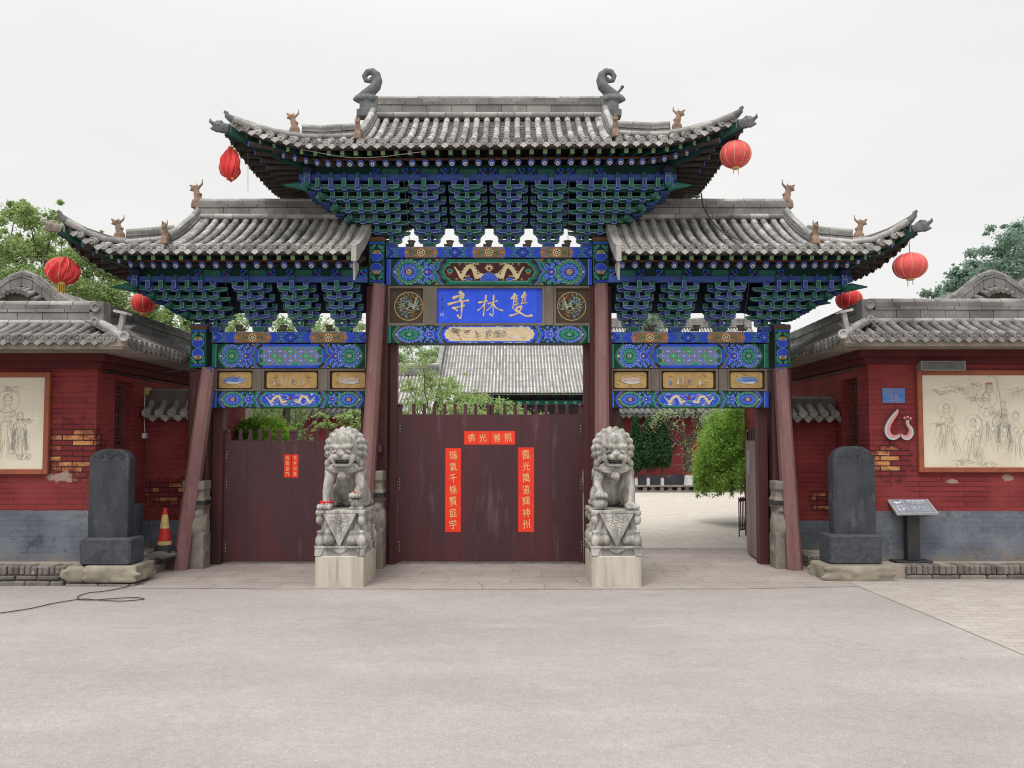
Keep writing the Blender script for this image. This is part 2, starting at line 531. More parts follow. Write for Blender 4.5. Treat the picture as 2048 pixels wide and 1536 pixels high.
def ground_material():
    m, nt, n, l, b = NT('worn_asphalt')
    p = geo_pos(n).outputs['Position']
    col = mix(n, l, ramp(n, l, noise(n, l, mapping(n, l, p, (.35, .9, 1)), .9, 5, .62), .35, .68), (.325, .297, .274), (.39, .362, .336))
    col = mix(n, l, ramp(n, l, noise(n, l, mapping(n, l, p, (.25, 1.3, 1), (3, 1, 0), (0, 0, .3)), 1.6, 6, .7), .55, .78, (0, 0, 0, 1), (.6, .6, .6, 1)), col, (.45, .413, .378))
    col = mix(n, l, ramp(n, l, noise(n, l, p, 1.1, 6, .75), .66, .78, (0, 0, 0, 1), (.32, .32, .32, 1)), col, (.23, .21, .195))
    col = mix(n, l, 1.0, col, ramp(n, l, noise(n, l, p, 160, 3, .8), .3, .72, (.62, .62, .62, 1), (1.34, 1.34, 1.34, 1)), 'MULTIPLY')
    for (sx_, sy_, rx_, ry_, am_) in ((at(1920, 1318, yground(1318)).x, yground(1318), .16, .10, .55), (at(237, 1258, yground(1258)).x, yground(1258), .20, .04, .6), (at(1745, 1250, yground(1250)).x, yground(1250), .8, .12, .25), (at(520, 1215, yground(1215)).x, yground(1215), 1.2, .10, .22), (at(1000, 1190, yground(1190)).x, yground(1190), 1.6, .10, .28), (at(860, 1320, yground(1320)).x, yground(1320), 1.1, .25, .14)):
        ds = n.new('ShaderNodeVectorMath'); ds.operation = 'SUBTRACT'; l.new(p, ds.inputs[0]); ds.inputs[1].default_value = (sx_, sy_, 0)
        dm = n.new('ShaderNodeVectorMath'); dm.operation = 'MULTIPLY'; l.new(ds.outputs[0], dm.inputs[0]); dm.inputs[1].default_value = (1 / rx_, 1 / ry_, 0)
        dl = n.new('ShaderNodeVectorMath'); dl.operation = 'LENGTH'; l.new(dm.outputs[0], dl.inputs[0])
        da = n.new('ShaderNodeMath'); da.operation = 'MULTIPLY_ADD'; l.new(noise(n, l, p, 6, 5, .7), da.inputs[0]); da.inputs[1].default_value = 1.4; l.new(dl.outputs['Value'], da.inputs[2])
        col = mix(n, l, ramp(n, l, da.outputs[0], .7, 1.7, (am_,) * 3 + (1,), (0, 0, 0, 1)), col, (.19, .17, .155))
    for sc_, am in ((55, .14), (17, .08), (4, .04), (.8, .035)):
        col = mix(n, l, 1.0, col, ramp(n, l, noise(n, l, mapping(n, l, p, (1, 1, 1), (sc_, 0, 0)), sc_, 3, .75), .32, .68, (1 - am,) * 3 + (1,), (1 + am,) * 3 + (1,)), 'MULTIPLY')
    v = n.new('ShaderNodeTexVoronoi'); v.inputs['Scale'].default_value = 34; l.new(p, v.inputs['Vector'])
    col = mix(n, l, ramp(n, l, v.outputs['Distance'], .05, .10, (.8, .8, .8, 1), (0, 0, 0, 1)), col, (.17, .155, .145))
    v2 = n.new('ShaderNodeTexVoronoi'); v2.inputs['Scale'].default_value = 5.5; l.new(p, v2.inputs['Vector'])
    col = mix(n, l, ramp(n, l, v2.outputs['Distance'], .035, .05, (.8, .8, .8, 1), (0, 0, 0, 1)), col, (.52, .48, .43))
    # hairline cracks and small oil marks
    vc = n.new('ShaderNodeTexVoronoi'); vc.feature = 'DISTANCE_TO_EDGE'; vc.inputs['Scale'].default_value = .42
    wob = n.new('ShaderNodeVectorMath'); wob.operation = 'MULTIPLY_ADD'
    nc = n.new('ShaderNodeTexNoise'); nc.inputs['Scale'].default_value = 2.2; nc.inputs['Detail'].default_value = 6; l.new(p, nc.inputs['Vector'])
    l.new(nc.outputs['Color'], wob.inputs[0]); wob.inputs[1].default_value = (1.1, 1.1, 0); l.new(p, wob.inputs[2])
    l.new(wob.outputs[0], vc.inputs['Vector'])
    ck = n.new('ShaderNodeMath'); ck.operation = 'MULTIPLY'
    l.new(ramp(n, l, vc.outputs['Distance'], .002, .006, (1, 1, 1, 1), (0, 0, 0, 1)), ck.inputs[0]); l.new(ramp(n, l, noise(n, l, p, .5, 3), .52, .64, (0, 0, 0, 1), (.24, .24, .24, 1)), ck.inputs[1])
    col = mix(n, l, ck.outputs[0], col, (.16, .145, .135))
    vo = n.new('ShaderNodeTexVoronoi'); vo.inputs['Scale'].default_value = .55; l.new(mapping(n, l, wob.outputs[0], (1, 2.2, 1)), vo.inputs['Vector'])
    col = mix(n, l, ramp(n, l, vo.outputs['Distance'], .03, .09, (.22, .22, .22, 1), (0, 0, 0, 1)), col, (.17, .155, .145))
    l.new(col, b.inputs['Base Color'])
    b.inputs['Roughness'].default_value = .92
    b.inputs['Specular IOR Level'].default_value = .25
    bn = bump(n, l, b, noise(n, l, p, 120, 4, .8), .45, .012)
    bump(n, l, b, noise(n, l, p, 3, 4, .6), .25, .05, bn)
    return m


def paving(name, c1, c2, mort, bw, bh, ms=.012, wob=.03, stain=(.3, .27, .23), flat=1.0, rot=0, bst=.5):
    m, nt, n, l, b = NT(name)
    p = geo_pos(n).outputs['Position']
    nz = n.new('ShaderNodeTexNoise'); nz.inputs['Scale'].default_value = 2.2; nz.inputs['Detail'].default_value = 4
    l.new(p, nz.inputs['Vector'])
    s1 = n.new('ShaderNodeVectorMath'); s1.operation = 'SUBTRACT'; l.new(nz.outputs['Color'], s1.inputs[0]); s1.inputs[1].default_value = (.5, .5, .5)
    s2 = n.new('ShaderNodeVectorMath'); s2.operation = 'SCALE'; l.new(s1.outputs[0], s2.inputs[0]); s2.inputs['Scale'].default_value = wob
    s3 = n.new('ShaderNodeVectorMath'); s3.operation = 'ADD'; l.new(p, s3.inputs[0]); l.new(s2.outputs[0], s3.inputs[1])
    vv = mapping(n, l, s3.outputs[0], rot=(0, 0, rot))
    br = n.new('ShaderNodeTexBrick')
    br.inputs['Scale'].default_value = 1
    br.inputs['Brick Width'].default_value = bw; br.inputs['Row Height'].default_value = bh
    br.inputs['Mortar Size'].default_value = ms; br.inputs['Mortar Smooth'].default_value = .4
    br.inputs['Color1'].default_value = c1 + (1,); br.inputs['Color2'].default_value = c2 + (1,); br.inputs['Mortar'].default_value = mort + (1,)
    l.new(vv, br.inputs['Vector'])
    col = mix(n, l, ramp(n, l, noise(n, l, p, 1.3, 6, .7), .45, .75, (0, 0, 0, 1), (.6, .6, .6, 1)), br.outputs['Color'], stain)
    col = mix(n, l, ramp(n, l, noise(n, l, p, 3.1, 6, .7), .5, .7, (0, 0, 0, 1), (.55, .55, .55, 1)), col, tuple(min(1, x * 1.2) for x in c1))
    col = mix(n, l, 1.0, col, ramp(n, l, noise(n, l, p, 90, 3, .8), .3, .7, (.86, .86, .86, 1), (1.12, 1.12, 1.12, 1)), 'MULTIPLY')
    l.new(col, b.inputs['Base Color'])
    b.inputs['Roughness'].default_value = .9
    b.inputs['Specular IOR Level'].default_value = .25
    bn = bump(n, l, b, br.outputs['Fac'], -bst, .02)
    bump(n, l, b, noise(n, l, p, 40, 5, .7), .4, .012, bn)
    return m


def sheet(name, pts, z, m):
    b = MB(); b.add([(x, y, z) for x, y in pts], [tuple(range(len(pts)))])
    o = b.build(name, m); tag(o, kind='structure'); return o


gm = MB(); gm.add([(-300, -120, 0), (300, -120, 0), (300, 500, 0), (-300, 500, 0)], [(0, 1, 2, 3)])
tag(gm.build('ground', ground_material()), kind='structure')
APRON = paving('worn_stone_paving', (.345, .30, .27), (.285, .247, .222), (.15, .13, .12), .74, .40, .006, .22, (.42, .385, .35), bst=1.0)
sheet('stone_apron', [(-4.34, 8.86), (-2.6, 8.80), (.2, 8.78), (2.5, 8.80), (3.84, 8.95), (3.84, 12.2), (-4.34, 12.2)], .004, APRON)
COURT = paving('pale_courtyard_brick', (.50, .46, .41), (.46, .42, .37), (.33, .30, .26), .34, .17, .010, .02, (.42, .38, .33), bst=.35)
sheet('courtyard_paving', [(-26, 12.2), (30, 12.2), (30, 60), (-26, 60)], .004, COURT)
SIDEPAVE = paving('pale_brick_pavement', (.41, .375, .34), (.365, .33, .298), (.27, .245, .22), .24, .12, .007, .02, (.34, .30, .265), rot=R(4), bst=.4)
sheet('side_pavement', [(3.86, -30), (24, -30), (24, 9.25), (3.86, 9.25)], .004, SIDEPAVE)

# ================================================================== the gateway
gate = thing('ceremonial_gateway', 'painted three bay temple gateway with grey tiled roofs and blue green bracket tiers', 'gateway', (GXC, YG, 0))
BR = [BLUE, BLUE_E, GREEN, GREEN_E, NAVY, WHITEP, BLACKP]
B_, BE, G_, GE, NV = 0, 1, 2, 3, 4


def plate(mb, pts, y0, y1, m, me, e=.0095, rec=.004):
    """extruded outline with a lighter painted edge round its sunk front (facing -y)"""
    n = len(pts)
    cx = sum(p[0] for p in pts) / n; cz = sum(p[1] for p in pts) / n
    inn = []
    for i in range(n):
        a, b, c = pts[i - 1], pts[i], pts[(i + 1) % n]
        d1 = Vector((b[0] - a[0], b[1] - a[1])); d2 = Vector((c[0] - b[0], c[1] - b[1]))
        d1.normalize(); d2.normalize()
        nn = Vector((-(d1.y + d2.y), d1.x + d2.x))
        if nn.length < 1e-6: nn = Vector((-d1.y, d1.x))
        nn.normalize()
        inn.append((b[0] + nn.x * e, b[1] + nn.y * e))
    V = [(x, y0, z) for x, z in pts] + [(x, y0, z) for x, z in inn] + [(x, y0 + rec, z) for x, z in inn] + [(x, y1, z) for x, z in pts]
    F, Mx = [], []
    for i in range(n):
        j = (i + 1) % n
        F.append((i, j, n + j, n + i)); Mx.append(me)
        F.append((n + i, n + j, 2 * n + j, 2 * n + i)); Mx.append(m)
        F.append((j, i, 3 * n + i, 3 * n + j)); Mx.append(m)
    F.append(tuple(range(2 * n, 3 * n))); Mx.append(m)
    F.append(tuple(range(4 * n - 1, 3 * n - 1, -1))); Mx.append(m)
    b0 = len(mb.v); mb.v.extend(V)
    for f, q in zip(F, Mx):
        mb.f.append(tuple(b0 + i for i in f)); mb.m.append(q); mb.s.append(False)


def arm_pts(xc, z, L, h=.05, cut=(1, 1)):
    """boat shaped bracket arm outline, counter clockwise seen from the front"""
    a = L / 2
    c = min(.085, a * .6)
    pts = []
    if cut[0]:
        pts += [(xc - a, z + h), (xc - a + .004, z + h * .62), (xc - a + c * .30, z + h * .22), (xc - a + c, z)]
    else:
        pts += [(xc - a, z + h), (xc - a, z)]
    if cut[1]:
        pts += [(xc + a - c, z), (xc + a - c * .30, z + h * .22), (xc + a - .004, z + h * .62), (xc + a, z + h)]
    else:
        pts += [(xc + a, z), (xc + a, z + h)]
    return pts


def dou(mb, x, y, z, w, h, d, m, me):
    pts = [(x - .34 * w, z), (x + .34 * w, z), (x + .5 * w, z + .42 * h), (x + .5 * w, z + h), (x - .5 * w, z + h), (x - .5 * w, z + .42 * h)]
    plate(mb, pts, y - d / 2, y + d / 2, m, me, .0075)


def nose(mb, x, ya, yb, z0, z1, w, m, me):
    plate(mb, [(x - w / 2, z0), (x + w / 2, z0), (x + w / 2, z1), (x - w / 2, z1)], ya, yb, m, me, .009)


def bracket_set(x, z0, n, st, dz, scheme):
    """one bracket cluster between posts, front half at y<0 in gate space, mirrored to the back"""
    A, AE, C, CE = (B_, BE, G_, GE) if scheme == 0 else (G_, GE, B_, BE)
    half, once = MB(), MB()          # the half is mirrored to the back, the wall plane is built once
    dou(once, x, 0, z0, .165, .075, .165, C, CE)
    f = half
    for k in range(n + 1):
        z = z0 + .07 + k * dz
        y = -k * st
        L = .40 if k == n else (.335 if k else .30)
        t = f if k else once
        plate(t, arm_pts(x, z, L), y - .03, y + .03, A, AE)
        for s in (-1, 1):
            dou(t, x + s * (L / 2 - .035), y, z + .05, .068, dz - .05 + .004, .07, C, CE)
        if k:
            L2 = .50 if k > 1 else .42
            yb_ = y + st * 1.55 if k > 1 else 0
            t = f if k > 1 else once
            plate(t, arm_pts(x, z + .004, L2), yb_ - .03, yb_ + .03, A, AE)
            for s in (-1, 1):
                dou(t, x + s * (L2 / 2 - .035), yb_, z + .054, .068, dz - .052, .07, C, CE)
        nose(f, x, y - .085, y + (.05 if k else -.034), z + .008, z + dz * (.80 if k < n else 1.05), .05, A if k < n else C, AE if k < n else CE)
        if k < n:
            dou(f, x, y - st + .008, z + dz * .78, .085, .05, .11, C, CE)
    ztop = z0 + .07 + n * dz + dz * 1.05
    f.tube([(x, -n * st - .05, ztop - .02), (x, -n * st - .035, ztop + .07)], .027, 8, A)
    w = MB(); w.merge(once); w.merge(f)
    w.merge(f, 0, Matrix.Scale(-1, 4, (0, 1, 0)))
    return w


def corner_set(xc, sgn, z0, n, st, sx, dz, inner=True):
    """the big fan over a corner post; sgn = side it grows to"""
    A, AE, C, CE = G_, GE, B_, BE
    f, once = MB(), MB()
    xi = xc - sgn * .17
    dou(once, xc - sgn * .17, 0, z0, .15, .075, .165, C, CE)
    once.box(xc - .09, xc + .13 if sgn > 0 else xc + .09, -.12, .12, z0 + .01, z0 + .10, B_) if sgn > 0 else once.box(xc - .13, xc + .09, -.12, .12, z0 + .01, z0 + .10, B_)
    for k in range(n + 1):
        z = z0 + .07 + k * dz
        y = -k * st
        xo = xc + sgn * (k * sx + .10)
        xa = xi - sgn * (.14 + .01 * k)
        L = abs(xo - xa)
        t = f if k else once
        plate(t, arm_pts((xo + xa) / 2, z, L, .05), y - .03, y + .03, A, AE)
        dou(t, xa + sgn * .04, y, z + .05, .07, dz - .046, .07, C, CE)
        if k:
            La = L + .10
            plate(f if k > 1 else once, arm_pts((xo + xa) / 2 - sgn * .05, z + .003, La, .05), y + st - .03, y + st + .03, A, AE)
        # noses in file
        xs = [xi + sgn * .167 * j for j in range(0, int(round((k * sx) / .167)) + 2)]
        for j, xx in enumerate(xs):
            if sgn * (xx - xo) > -.03: continue
            cm = (A, AE) if k < n else ((C, CE) if j % 2 == 0 else (A, AE))
            nose(f, xx, y - .085, y + (.05 if k else -.034), z + .008, z + dz * (.80 if k < n else 1.08), .052, *cm)
            if k < n:
                dou(f, xx, y - st + .008, z + dz * .78, .085, .05, .11, C, CE)
            else:
                f.tube([(xx, y - .05, z + dz), (xx, y - .035, z + dz + .085)], .027, 8, (C if j % 2 else A))
        # end return: arms along y on the side face
        xs_ = xc + sgn * k * sx
        if k:
            s = MB()
            plate(s, arm_pts(0, z, 2 * k * st + .26, .05), -.03, .03, A, AE)
            Mr = Matrix.Translation((xs_, 0, 0)) @ Matrix.Rotation(R(90) * (1 if sgn > 0 else -1), 4, 'Z')
            once.merge(s, 0, Mr)
            s2 = MB()
            for q in range(-k, k + 1):
                nose(s2, q * st, -.085, .05, z + .008, z + dz * .8, .05, A, AE)
                if k < n: dou(s2, q * st, -sx + .008, z + dz * .78, .085, .05, .11, C, CE)
            once.merge(s2, 0, Mr)
    z = z0 + .07 + n * dz
    xo = xc + sgn * (n * sx)
    f.merge(MB().tube([(xo + sgn * .02, -n * st, z + .02), (xo + sgn * .12, -n * st - .03, z + .035), (xo + sgn * .30, -n * st - .06, z + .03)], [.055, .05, .008], 8, G_))
    nose(f, xo, -n * st - .10, -n * st + .05, z + .03, z + dz + .02, .07, C, CE)
    nose(f, xo, -n * st - .09, -n * st + .05, z + dz + .03, z + dz + .15, .06, C, CE)
    w = MB(); w.merge(once); w.merge(f)
    w.merge(f, 0, Matrix.Scale(-1, 4, (0, 1, 0)))
    return w


def ridge_run(pts, h, th, cap=.05, seg=.34, base=True):
    """ridge of brick courses along a line of points, capped by half round tiles"""
    mb = MB()
    P = [Vector(p) for p in pts]
    ln = [0]
    for a, b in zip(P, P[1:]): ln.append(ln[-1] + (b - a).length)
    tot = ln[-1]
    def pt(d):
        d = max(0, min(tot, d))
        for i in range(len(P) - 1):
            if d <= ln[i + 1] + 1e-9:
                return P[i].lerp(P[i + 1], (d - ln[i]) / max(1e-9, ln[i + 1] - ln[i]))
        return P[-1]
    up = Vector((0, 0, 1))
    def run(seg, f):
        k = max(1, int(round(tot / seg)))
        for i in range(k): f(pt(tot * i / k), pt(tot * (i + 1) / k), i)
    def slab(z0, z1, t, seg, g=.004):
        def ff(a, b, i):
            d = (b - a).normalized()
            sd = d.cross(up).normalized() * t / 2
            a2, b2 = a + d * g, b - d * g
            j = random.uniform(-.002, .002)
            vs = []
            for c in (a2, b2):
                for (s, z) in ((-1, z0), (1, z0), (1, z1), (-1, z1)): vs.append(c + sd * s + up * (z + j))
            mb.add(vs, [(3, 2, 1, 0), (4, 5, 6, 7), (1, 5, 4, 0), (2, 6, 5, 1), (3, 7, 6, 2), (0, 4, 7, 3)], 0)
        run(seg, ff)
    slab(0, h * .62, th, seg)
    slab(h * .62 + .004, h * .80, th + .02, seg * 1.1)
    slab(h * .80 + .004, h, th - .01, seg * .9)
    slab(-.03, h * .98, th - .03, 99)
    def capf(a, b, i):
        d = (b - a).normalized()
        mb.tube([a + up * (h + .012), b - d * .006 + up * (h + .012)], [cap, cap * .93], 10, 1)
    run(.27, capf)
    if base:
        def bf(a, b, i):
            d = (b - a).normalized(); sd = d.cross(up).normalized() * (th / 2 + .015)
            for s in (-1, 1):
                mb.tube([a + sd * s + up * .02, b + sd * s - d * .006 + up * .02], [.040, .037], 8, 1)
        run(.24, bf)
    return mb


def heart(w, h):
    return [(-w, 0), (-w * .98, -h * .30), (-w * .72, -h * .62), (-w * .35, -h * .78), (0, -h), (w * .35, -h * .78), (w * .72, -h * .62), (w * .98, -h * .30), (w, 0)]


class Roof:
    """hip and gable tiled roof in gate space (ridge along x at y=0)"""

    def __init__(s, xL, xR, gL, gR, hipL, hipR, ze, zr, D, flare, s1=.42, out=.10, f0=.45, tilt=0.0):
        s.__dict__.update(locals())

    def u(s, x):
        v = 0
        if s.hipR and x > s.gR + s.f0: v = (x - (s.gR + s.f0)) / (s.xR - s.gR - s.f0)
        if s.hipL and x < s.gL - s.f0: v = ((s.gL - s.f0) - x) / (s.gL - s.f0 - s.xL)
        return max(0, min(1.05, v))

    def base(s, q): return s.ze + (s.zr - s.ze) * (.62 * q + .38 * q * q)
    def D_(s, x): return s.D + s.out * s.u(x) ** 2
    def smax(s, x):
        if s.hipR and x > s.gR: return s.s1 * max(0, (s.xR - x) / (s.xR - s.gR))
        if s.hipL and x < s.gL: return s.s1 * max(0, (x - s.xL) / (s.gL - s.xL))
        return 1.0

    def P(s, x, q, sg=-1, dz=0):
        fl = s.flare * s.u(x) ** 1.5 * (1 - q) + s.tilt * x
        return Vector((x, sg * s.D_(x) * (1 - q), s.base(q) + fl + dz))

    def S(s, e, y, t, dz=0):
        """end slope: e=+1 right / -1 left, t 0 eave .. 1 gable"""
        xe, g = (s.xR, s.gR) if e > 0 else (s.xL, s.gL)
        x = xe + (g - xe) * t
        q = s.s1 * t
        hip = s.D_(x) * (1 - q)
        r = min(1.0, abs(y) / hip)
        fl = s.flare * s.u(x) ** 1.5 * (1 - q) * r ** 2.3 + s.tilt * x
        return Vector((x + e * s.out * r ** 2 * (1 - t), y, s.base(q) + fl + dz))

    def tiles(s, sp=.136, r=.040, seg=.235, back=True, lime=None):
        mb = MB()
        def row(pts, out):
            # pts from eave upward
            L = sum((b - a).length for a, b in zip(pts, pts[1:]))
            if L < .05: return
            k = max(1, int(round(L / seg)))
            n = len(pts) - 1
            def pt(v):
                f = v * n; i = min(n - 1, int(f)); return pts[i].lerp(pts[i + 1], f - i)
            mt = 0
            if lime and lime(pts[0]): mt = 1
            for i in range(k):
                a, b, c = pt(i / k), pt((i + .5) / k), pt((i + 1) / k)
                jx = random.uniform(-.005, .005)
                a = a + Vector((jx, 0, 0)); c = c + Vector((jx, 0, 0)); b = b + Vector((jx, 0, 0))
                mb.tube([a, b, c], [r * 1.06, r * 1.0, r * .93], 9, mt)
            # end disc with rim and boss
            a = pts[0]
            o = Vector(out)
            zt = (Vector((0, 0, 1)) - o * o.z).normalized(); xt = zt.cross(o)
            vs, fs = [], []
            prof = [(1.12, .0), (1.12, .016), (.92, .018), (.88, .010), (.40, .010), (.34, .022), (0.05, .026)]
            N = 12
            for (rr, hh) in prof:
                for q in range(N):
                    th = 2 * math.pi * q / N
                    vs.append(a + o * hh + (xt * math.cos(th) + zt * math.sin(th)) * r * rr)
            for i in range(len(prof) - 1):
                for q in range(N):
                    w = (q + 1) % N
                    fs.append((i * N + q, i * N + w, (i + 1) * N + w, (i + 1) * N + q))
            fs.append(tuple(range((len(prof) - 1) * N, len(prof) * N)))
            mb.add(vs, fs, mt, False)

        def pans(f, w, n, out, mt0):
            mp = 1 if mt0 else 2
            """stepped pan tiles on a gutter; f(a, v): a across -1..1, v up 0..1"""
            for i in range(n):
                v0, v1 = i / n, (i + 1) / n
                cols = [-1, -.5, 0, .5, 1]
                lo = [f(a, v0) + Vector((0, 0, .014 - .012 * (1 - a * a))) for a in cols]
                hi = [f(a, v1 + .02) + Vector((0, 0, -.004 - .012 * (1 - a * a))) for a in cols]
                un = [p - Vector((0, 0, .02)) for p in lo]
                V = lo + hi + un
                F = [(j, j + 1, 6 + j, 5 + j) for j in range(4)] + [(10 + j, 11 + j, 1 + j, j) for j in range(4)]
                mb.add(V, F, mp)
            # drip tile: heart shaped, hanging and tilted outward
            o = Vector(out)
            xt = Vector((0, 0, 1)).cross(o).normalized()
            c = f(0, 0) + Vector((0, 0, .012))
            hp = heart(w * .98, .072)
            V = [c + xt * a + Vector((0, 0, b)) + o * (.004 - b * .25) for a, b in hp] + [c + xt * a + Vector((0, 0, b)) + o * (-.012 - b * .25) for a, b in hp]
            m_ = len(hp)
            F = [tuple(range(m_)), tuple(range(2 * m_ - 1, m_ - 1, -1))] + [((i + 1) % m_, i, m_ + i, m_ + (i + 1) % m_) for i in range(m_)]
            mb.add(V, F, mt0)

        k = int(round((s.xR - s.xL - .10) / sp))
        xs = [s.xL + .05 + (s.xR - s.xL - .10) * i / k for i in range(k + 1)]
        for sg in ((-1, 1) if back else (-1,)):
            for x in xs:
                sm = s.smax(x)
                if sm < .04: sm = .04
                row([s.P(x, sm * i / 6, sg) + Vector((0, 0, .012)) for i in range(7)], (0, sg, 0))
            for x0, x1 in zip(xs, xs[1:]):
                xm = (x0 + x1) / 2
                sm = max(.03, s.smax(xm))
                mt0 = 1 if (lime and lime(s.P(xm, 0, sg))) else 0
                pans(lambda a, v, xm=xm, sm=sm, sg=sg: s.P(xm + a * (x1 - x0) * .42, min(1, sm * v), sg, -.012), .055, max(1, int(round(14 * sm))) if sg < 0 else max(1, int(5 * sm)), (0, sg, 0), mt0)
        for e, hip in ((1, s.hipR), (-1, s.hipL)):
            if not hip: continue
            k = int(round(2 * s.D / sp))
            ys = [-s.D - .02 + (2 * s.D + .04) * i / k for i in range(k + 1)]
            for y in ys:
                tm = min(1, max(.06, (1 - abs(y) / s.D) / s.s1))
                row([s.S(e, y, tm * i / 5, .012) for i in range(6)], (e, 0, 0))
            for y0, y1 in zip(ys, ys[1:]):
                ym = (y0 + y1) / 2
                tm = min(1, max(.05, (1 - abs(ym) / s.D) / s.s1))
                pans(lambda a, v, ym=ym, tm=tm: s.S(e, ym + e * a * (y1 - y0) * .42, min(1, tm * v), -.012), .055, max(1, int(round(10 * tm))), (e, 0, 0), 0)
        return mb

    def deck(s):
        """boards under the tiles: a closed sheet with its underside"""
        mb = MB()
        N, K = 60, 6
        def patch(f, nu, nv, flip):
            V = []
            for dz in (-.035, -.060):
                for i in range(nu + 1):
                    for j in range(nv + 1):
                        V.append(f(i / nu, j / nv) + Vector((0, 0, dz)))
            S = (nu + 1) * (nv + 1)
            F = []
            for i in range(nu):
                for j in range(nv):
                    a = i * (nv + 1) + j
                    q = (a, a + nv + 1, a + nv + 2, a + 1)
                    F.append(q if not flip else q[::-1])
                    q2 = tuple(S + t for t in q)
                    F.append(q2[::-1] if not flip else q2)
                a = i * (nv + 1); b = (i + 1) * (nv + 1)
                F.append((a, S + a, S + b, b) if not flip else (a, b, S + b, S + a))
            mb.add(V, F, 0)
        for sg in (-1, 1):
            def f(a, b, sg=sg):
                x = s.xL + (s.xR - s.xL) * a
                return s.P(x, s.smax(x) * b * .985, sg)
            patch(f, N, K, sg > 0)
        for e, hip in ((1, s.hipR), (-1, s.hipL)):
            if not hip: continue
            def f(a, b, e=e):
                r = a * 2 - 1
                # straight map: t limited by hip
                t = b
                xe, g = (s.xR, s.gR) if e > 0 else (s.xL, s.gL)
                x = xe + (g - xe) * t
                return s.S(e, r * s.D_(x) * (1 - s.s1 * t), t)
            patch(f, 20, K, e < 0)
        return mb

    def hip_pts(s, e, t0, t1, sg=-1, n=8, dz=0):
        xe, g = (s.xR, s.gR) if e > 0 else (s.xL, s.gL)
        out = []
        for i in range(n + 1):
            t = t0 + (t1 - t0) * i / n
            x = xe + (g - xe) * t
            out.append(s.P(x, s.s1 * t, sg, dz))
        return out


def beast_elems(k=1.0, tall=1.0):
    """sitting ridge beast looking along -x, base at the origin"""
    return [('b', (-.075, .06, -.055, .055, 0, .05)), ('e', (.0, 0, .09), (.075, .052, .08)), ('c', (.0, 0, .10), (-.03, 0, .24), .058, .042),
            ('e', (-.055, 0, .285), (.062, .042, .045)), ('c', (-.07, 0, .30), (-.125, 0, .335), .026, .014), ('c', (-.08, 0, .265), (-.115, 0, .262), .022, .016),
            ('c', (-.02, 0, .31), (-.03, 0, .36), .018, .008), ('c', (.0, .0, .30), (.045, 0, .35), .02, .016), ('c', (.045, 0, .35), (.05, 0, .42), .016, .007),
            ('c', (-.06, .03, .10), (-.07, .03, .02), .025, .028), ('c', (-.06, -.03, .10), (-.07, -.03, .02), .025, .028), ('e', (-.01, 0, .20), (.065, .05, .03)),
            ('e', (-.05, .035, .31), (.02, .012, .02)), ('e', (-.05, -.035, .31), (.02, .012, .02))]


def corner_head_elems():
    """dragon mask sleeve on a corner beam, snout along +x"""
    return [('b', (-.10, .06, -.045, .045, -.05, .06)), ('e', (.07, 0, .03), (.10, .05, .075)), ('c', (.12, 0, .05), (.20, 0, .085), .045, .022), ('c', (.19, 0, .08), (.20, 0, .125), .022, .014),
            ('c', (.10, 0, -.03), (.18, 0, -.015), .035, .02), ('e', (.05, 0, .105), (.035, .04, .03)), ('e', (.10, 0, .10), (.025, .03, .025)),
            ('e', (.02, .045, .02), (.05, .015, .05)), ('e', (.02, -.045, .02), (.05, .015, .05)), ('e', (.08, .045, .05), (.03, .015, .03)), ('e', (.08, -.045, .05), (.03, .015, .03)),
            ('e', (.0, 0, .075), (.03, .04, .03))]


def fish_dragon_elems():
    """ridge end dragon with coiled tail; mouth towards +x (the ridge)"""
    E = [('b', (-.16, .16, -.085, .085, .0, .10)), ('b', (-.12, .14, -.08, .08, .08, .24)), ('e', (-.03, 0, .27), (.19, .10, .07)),
         ('c', (-.16, 0, .30), (-.20, 0, .27), .04, .03), ('c', (.13, 0, .28), (.185, 0, .26), .04, .03), ('e', (.06, -.08, .25), (.05, .03, .045)), ('e', (-.08, -.08, .26), (.05, .03, .04)),
         ('e', (.06, .08, .25), (.05, .03, .045)), ('e', (-.08, .08, .26), (.05, .03, .04))]
    pts, rs = [], []
    for (x, z, r) in ((-.13, .28, .062), (-.06, .33, .074), (.03, .39, .08), (.10, .46, .077), (.125, .545, .069), (.11, .625, .06), (.05, .675, .053), (-.025, .665, .047), (-.066, .605, .042), (-.045, .545, .037), (.01, .535, .032), (.03, .575, .026)):
        pts.append((x, 0, z)); rs.append(r)
    E.append(('t', pts, rs))
    return E


RAFEND = mat('rafter_end_blue', (.075, .13, .46), (.05, .09, .36), 30, .4, .7, .6, 90, .1, .12, .1, .3)
PROTO = {}
def proto(key, elems, voxel, smooth=4):
    if key not in PROTO: PROTO[key] = blob(elems, voxel, smooth)
    return PROTO[key]


def place(mbsrc, name, mats, parent, pos, scale=1.0, rz=0.0, flipx=False, ry=0.0):
    M = Matrix.Translation(pos) @ Matrix.Rotation(rz, 4, 'Z') @ Matrix.Rotation(ry, 4, 'Y') @ Matrix.Scale(scale, 4)
    if flipx: M = M @ Matrix.Scale(-1, 4, (1, 0, 0))
    b = MB(); b.merge(mbsrc, 0, M)
    return b.build(name, mats, parent, pos)


GM = Matrix.Translation((GXC, YG, 0))
def G(mb):
    o = MB(); o.merge(mb, 0, GM); return o


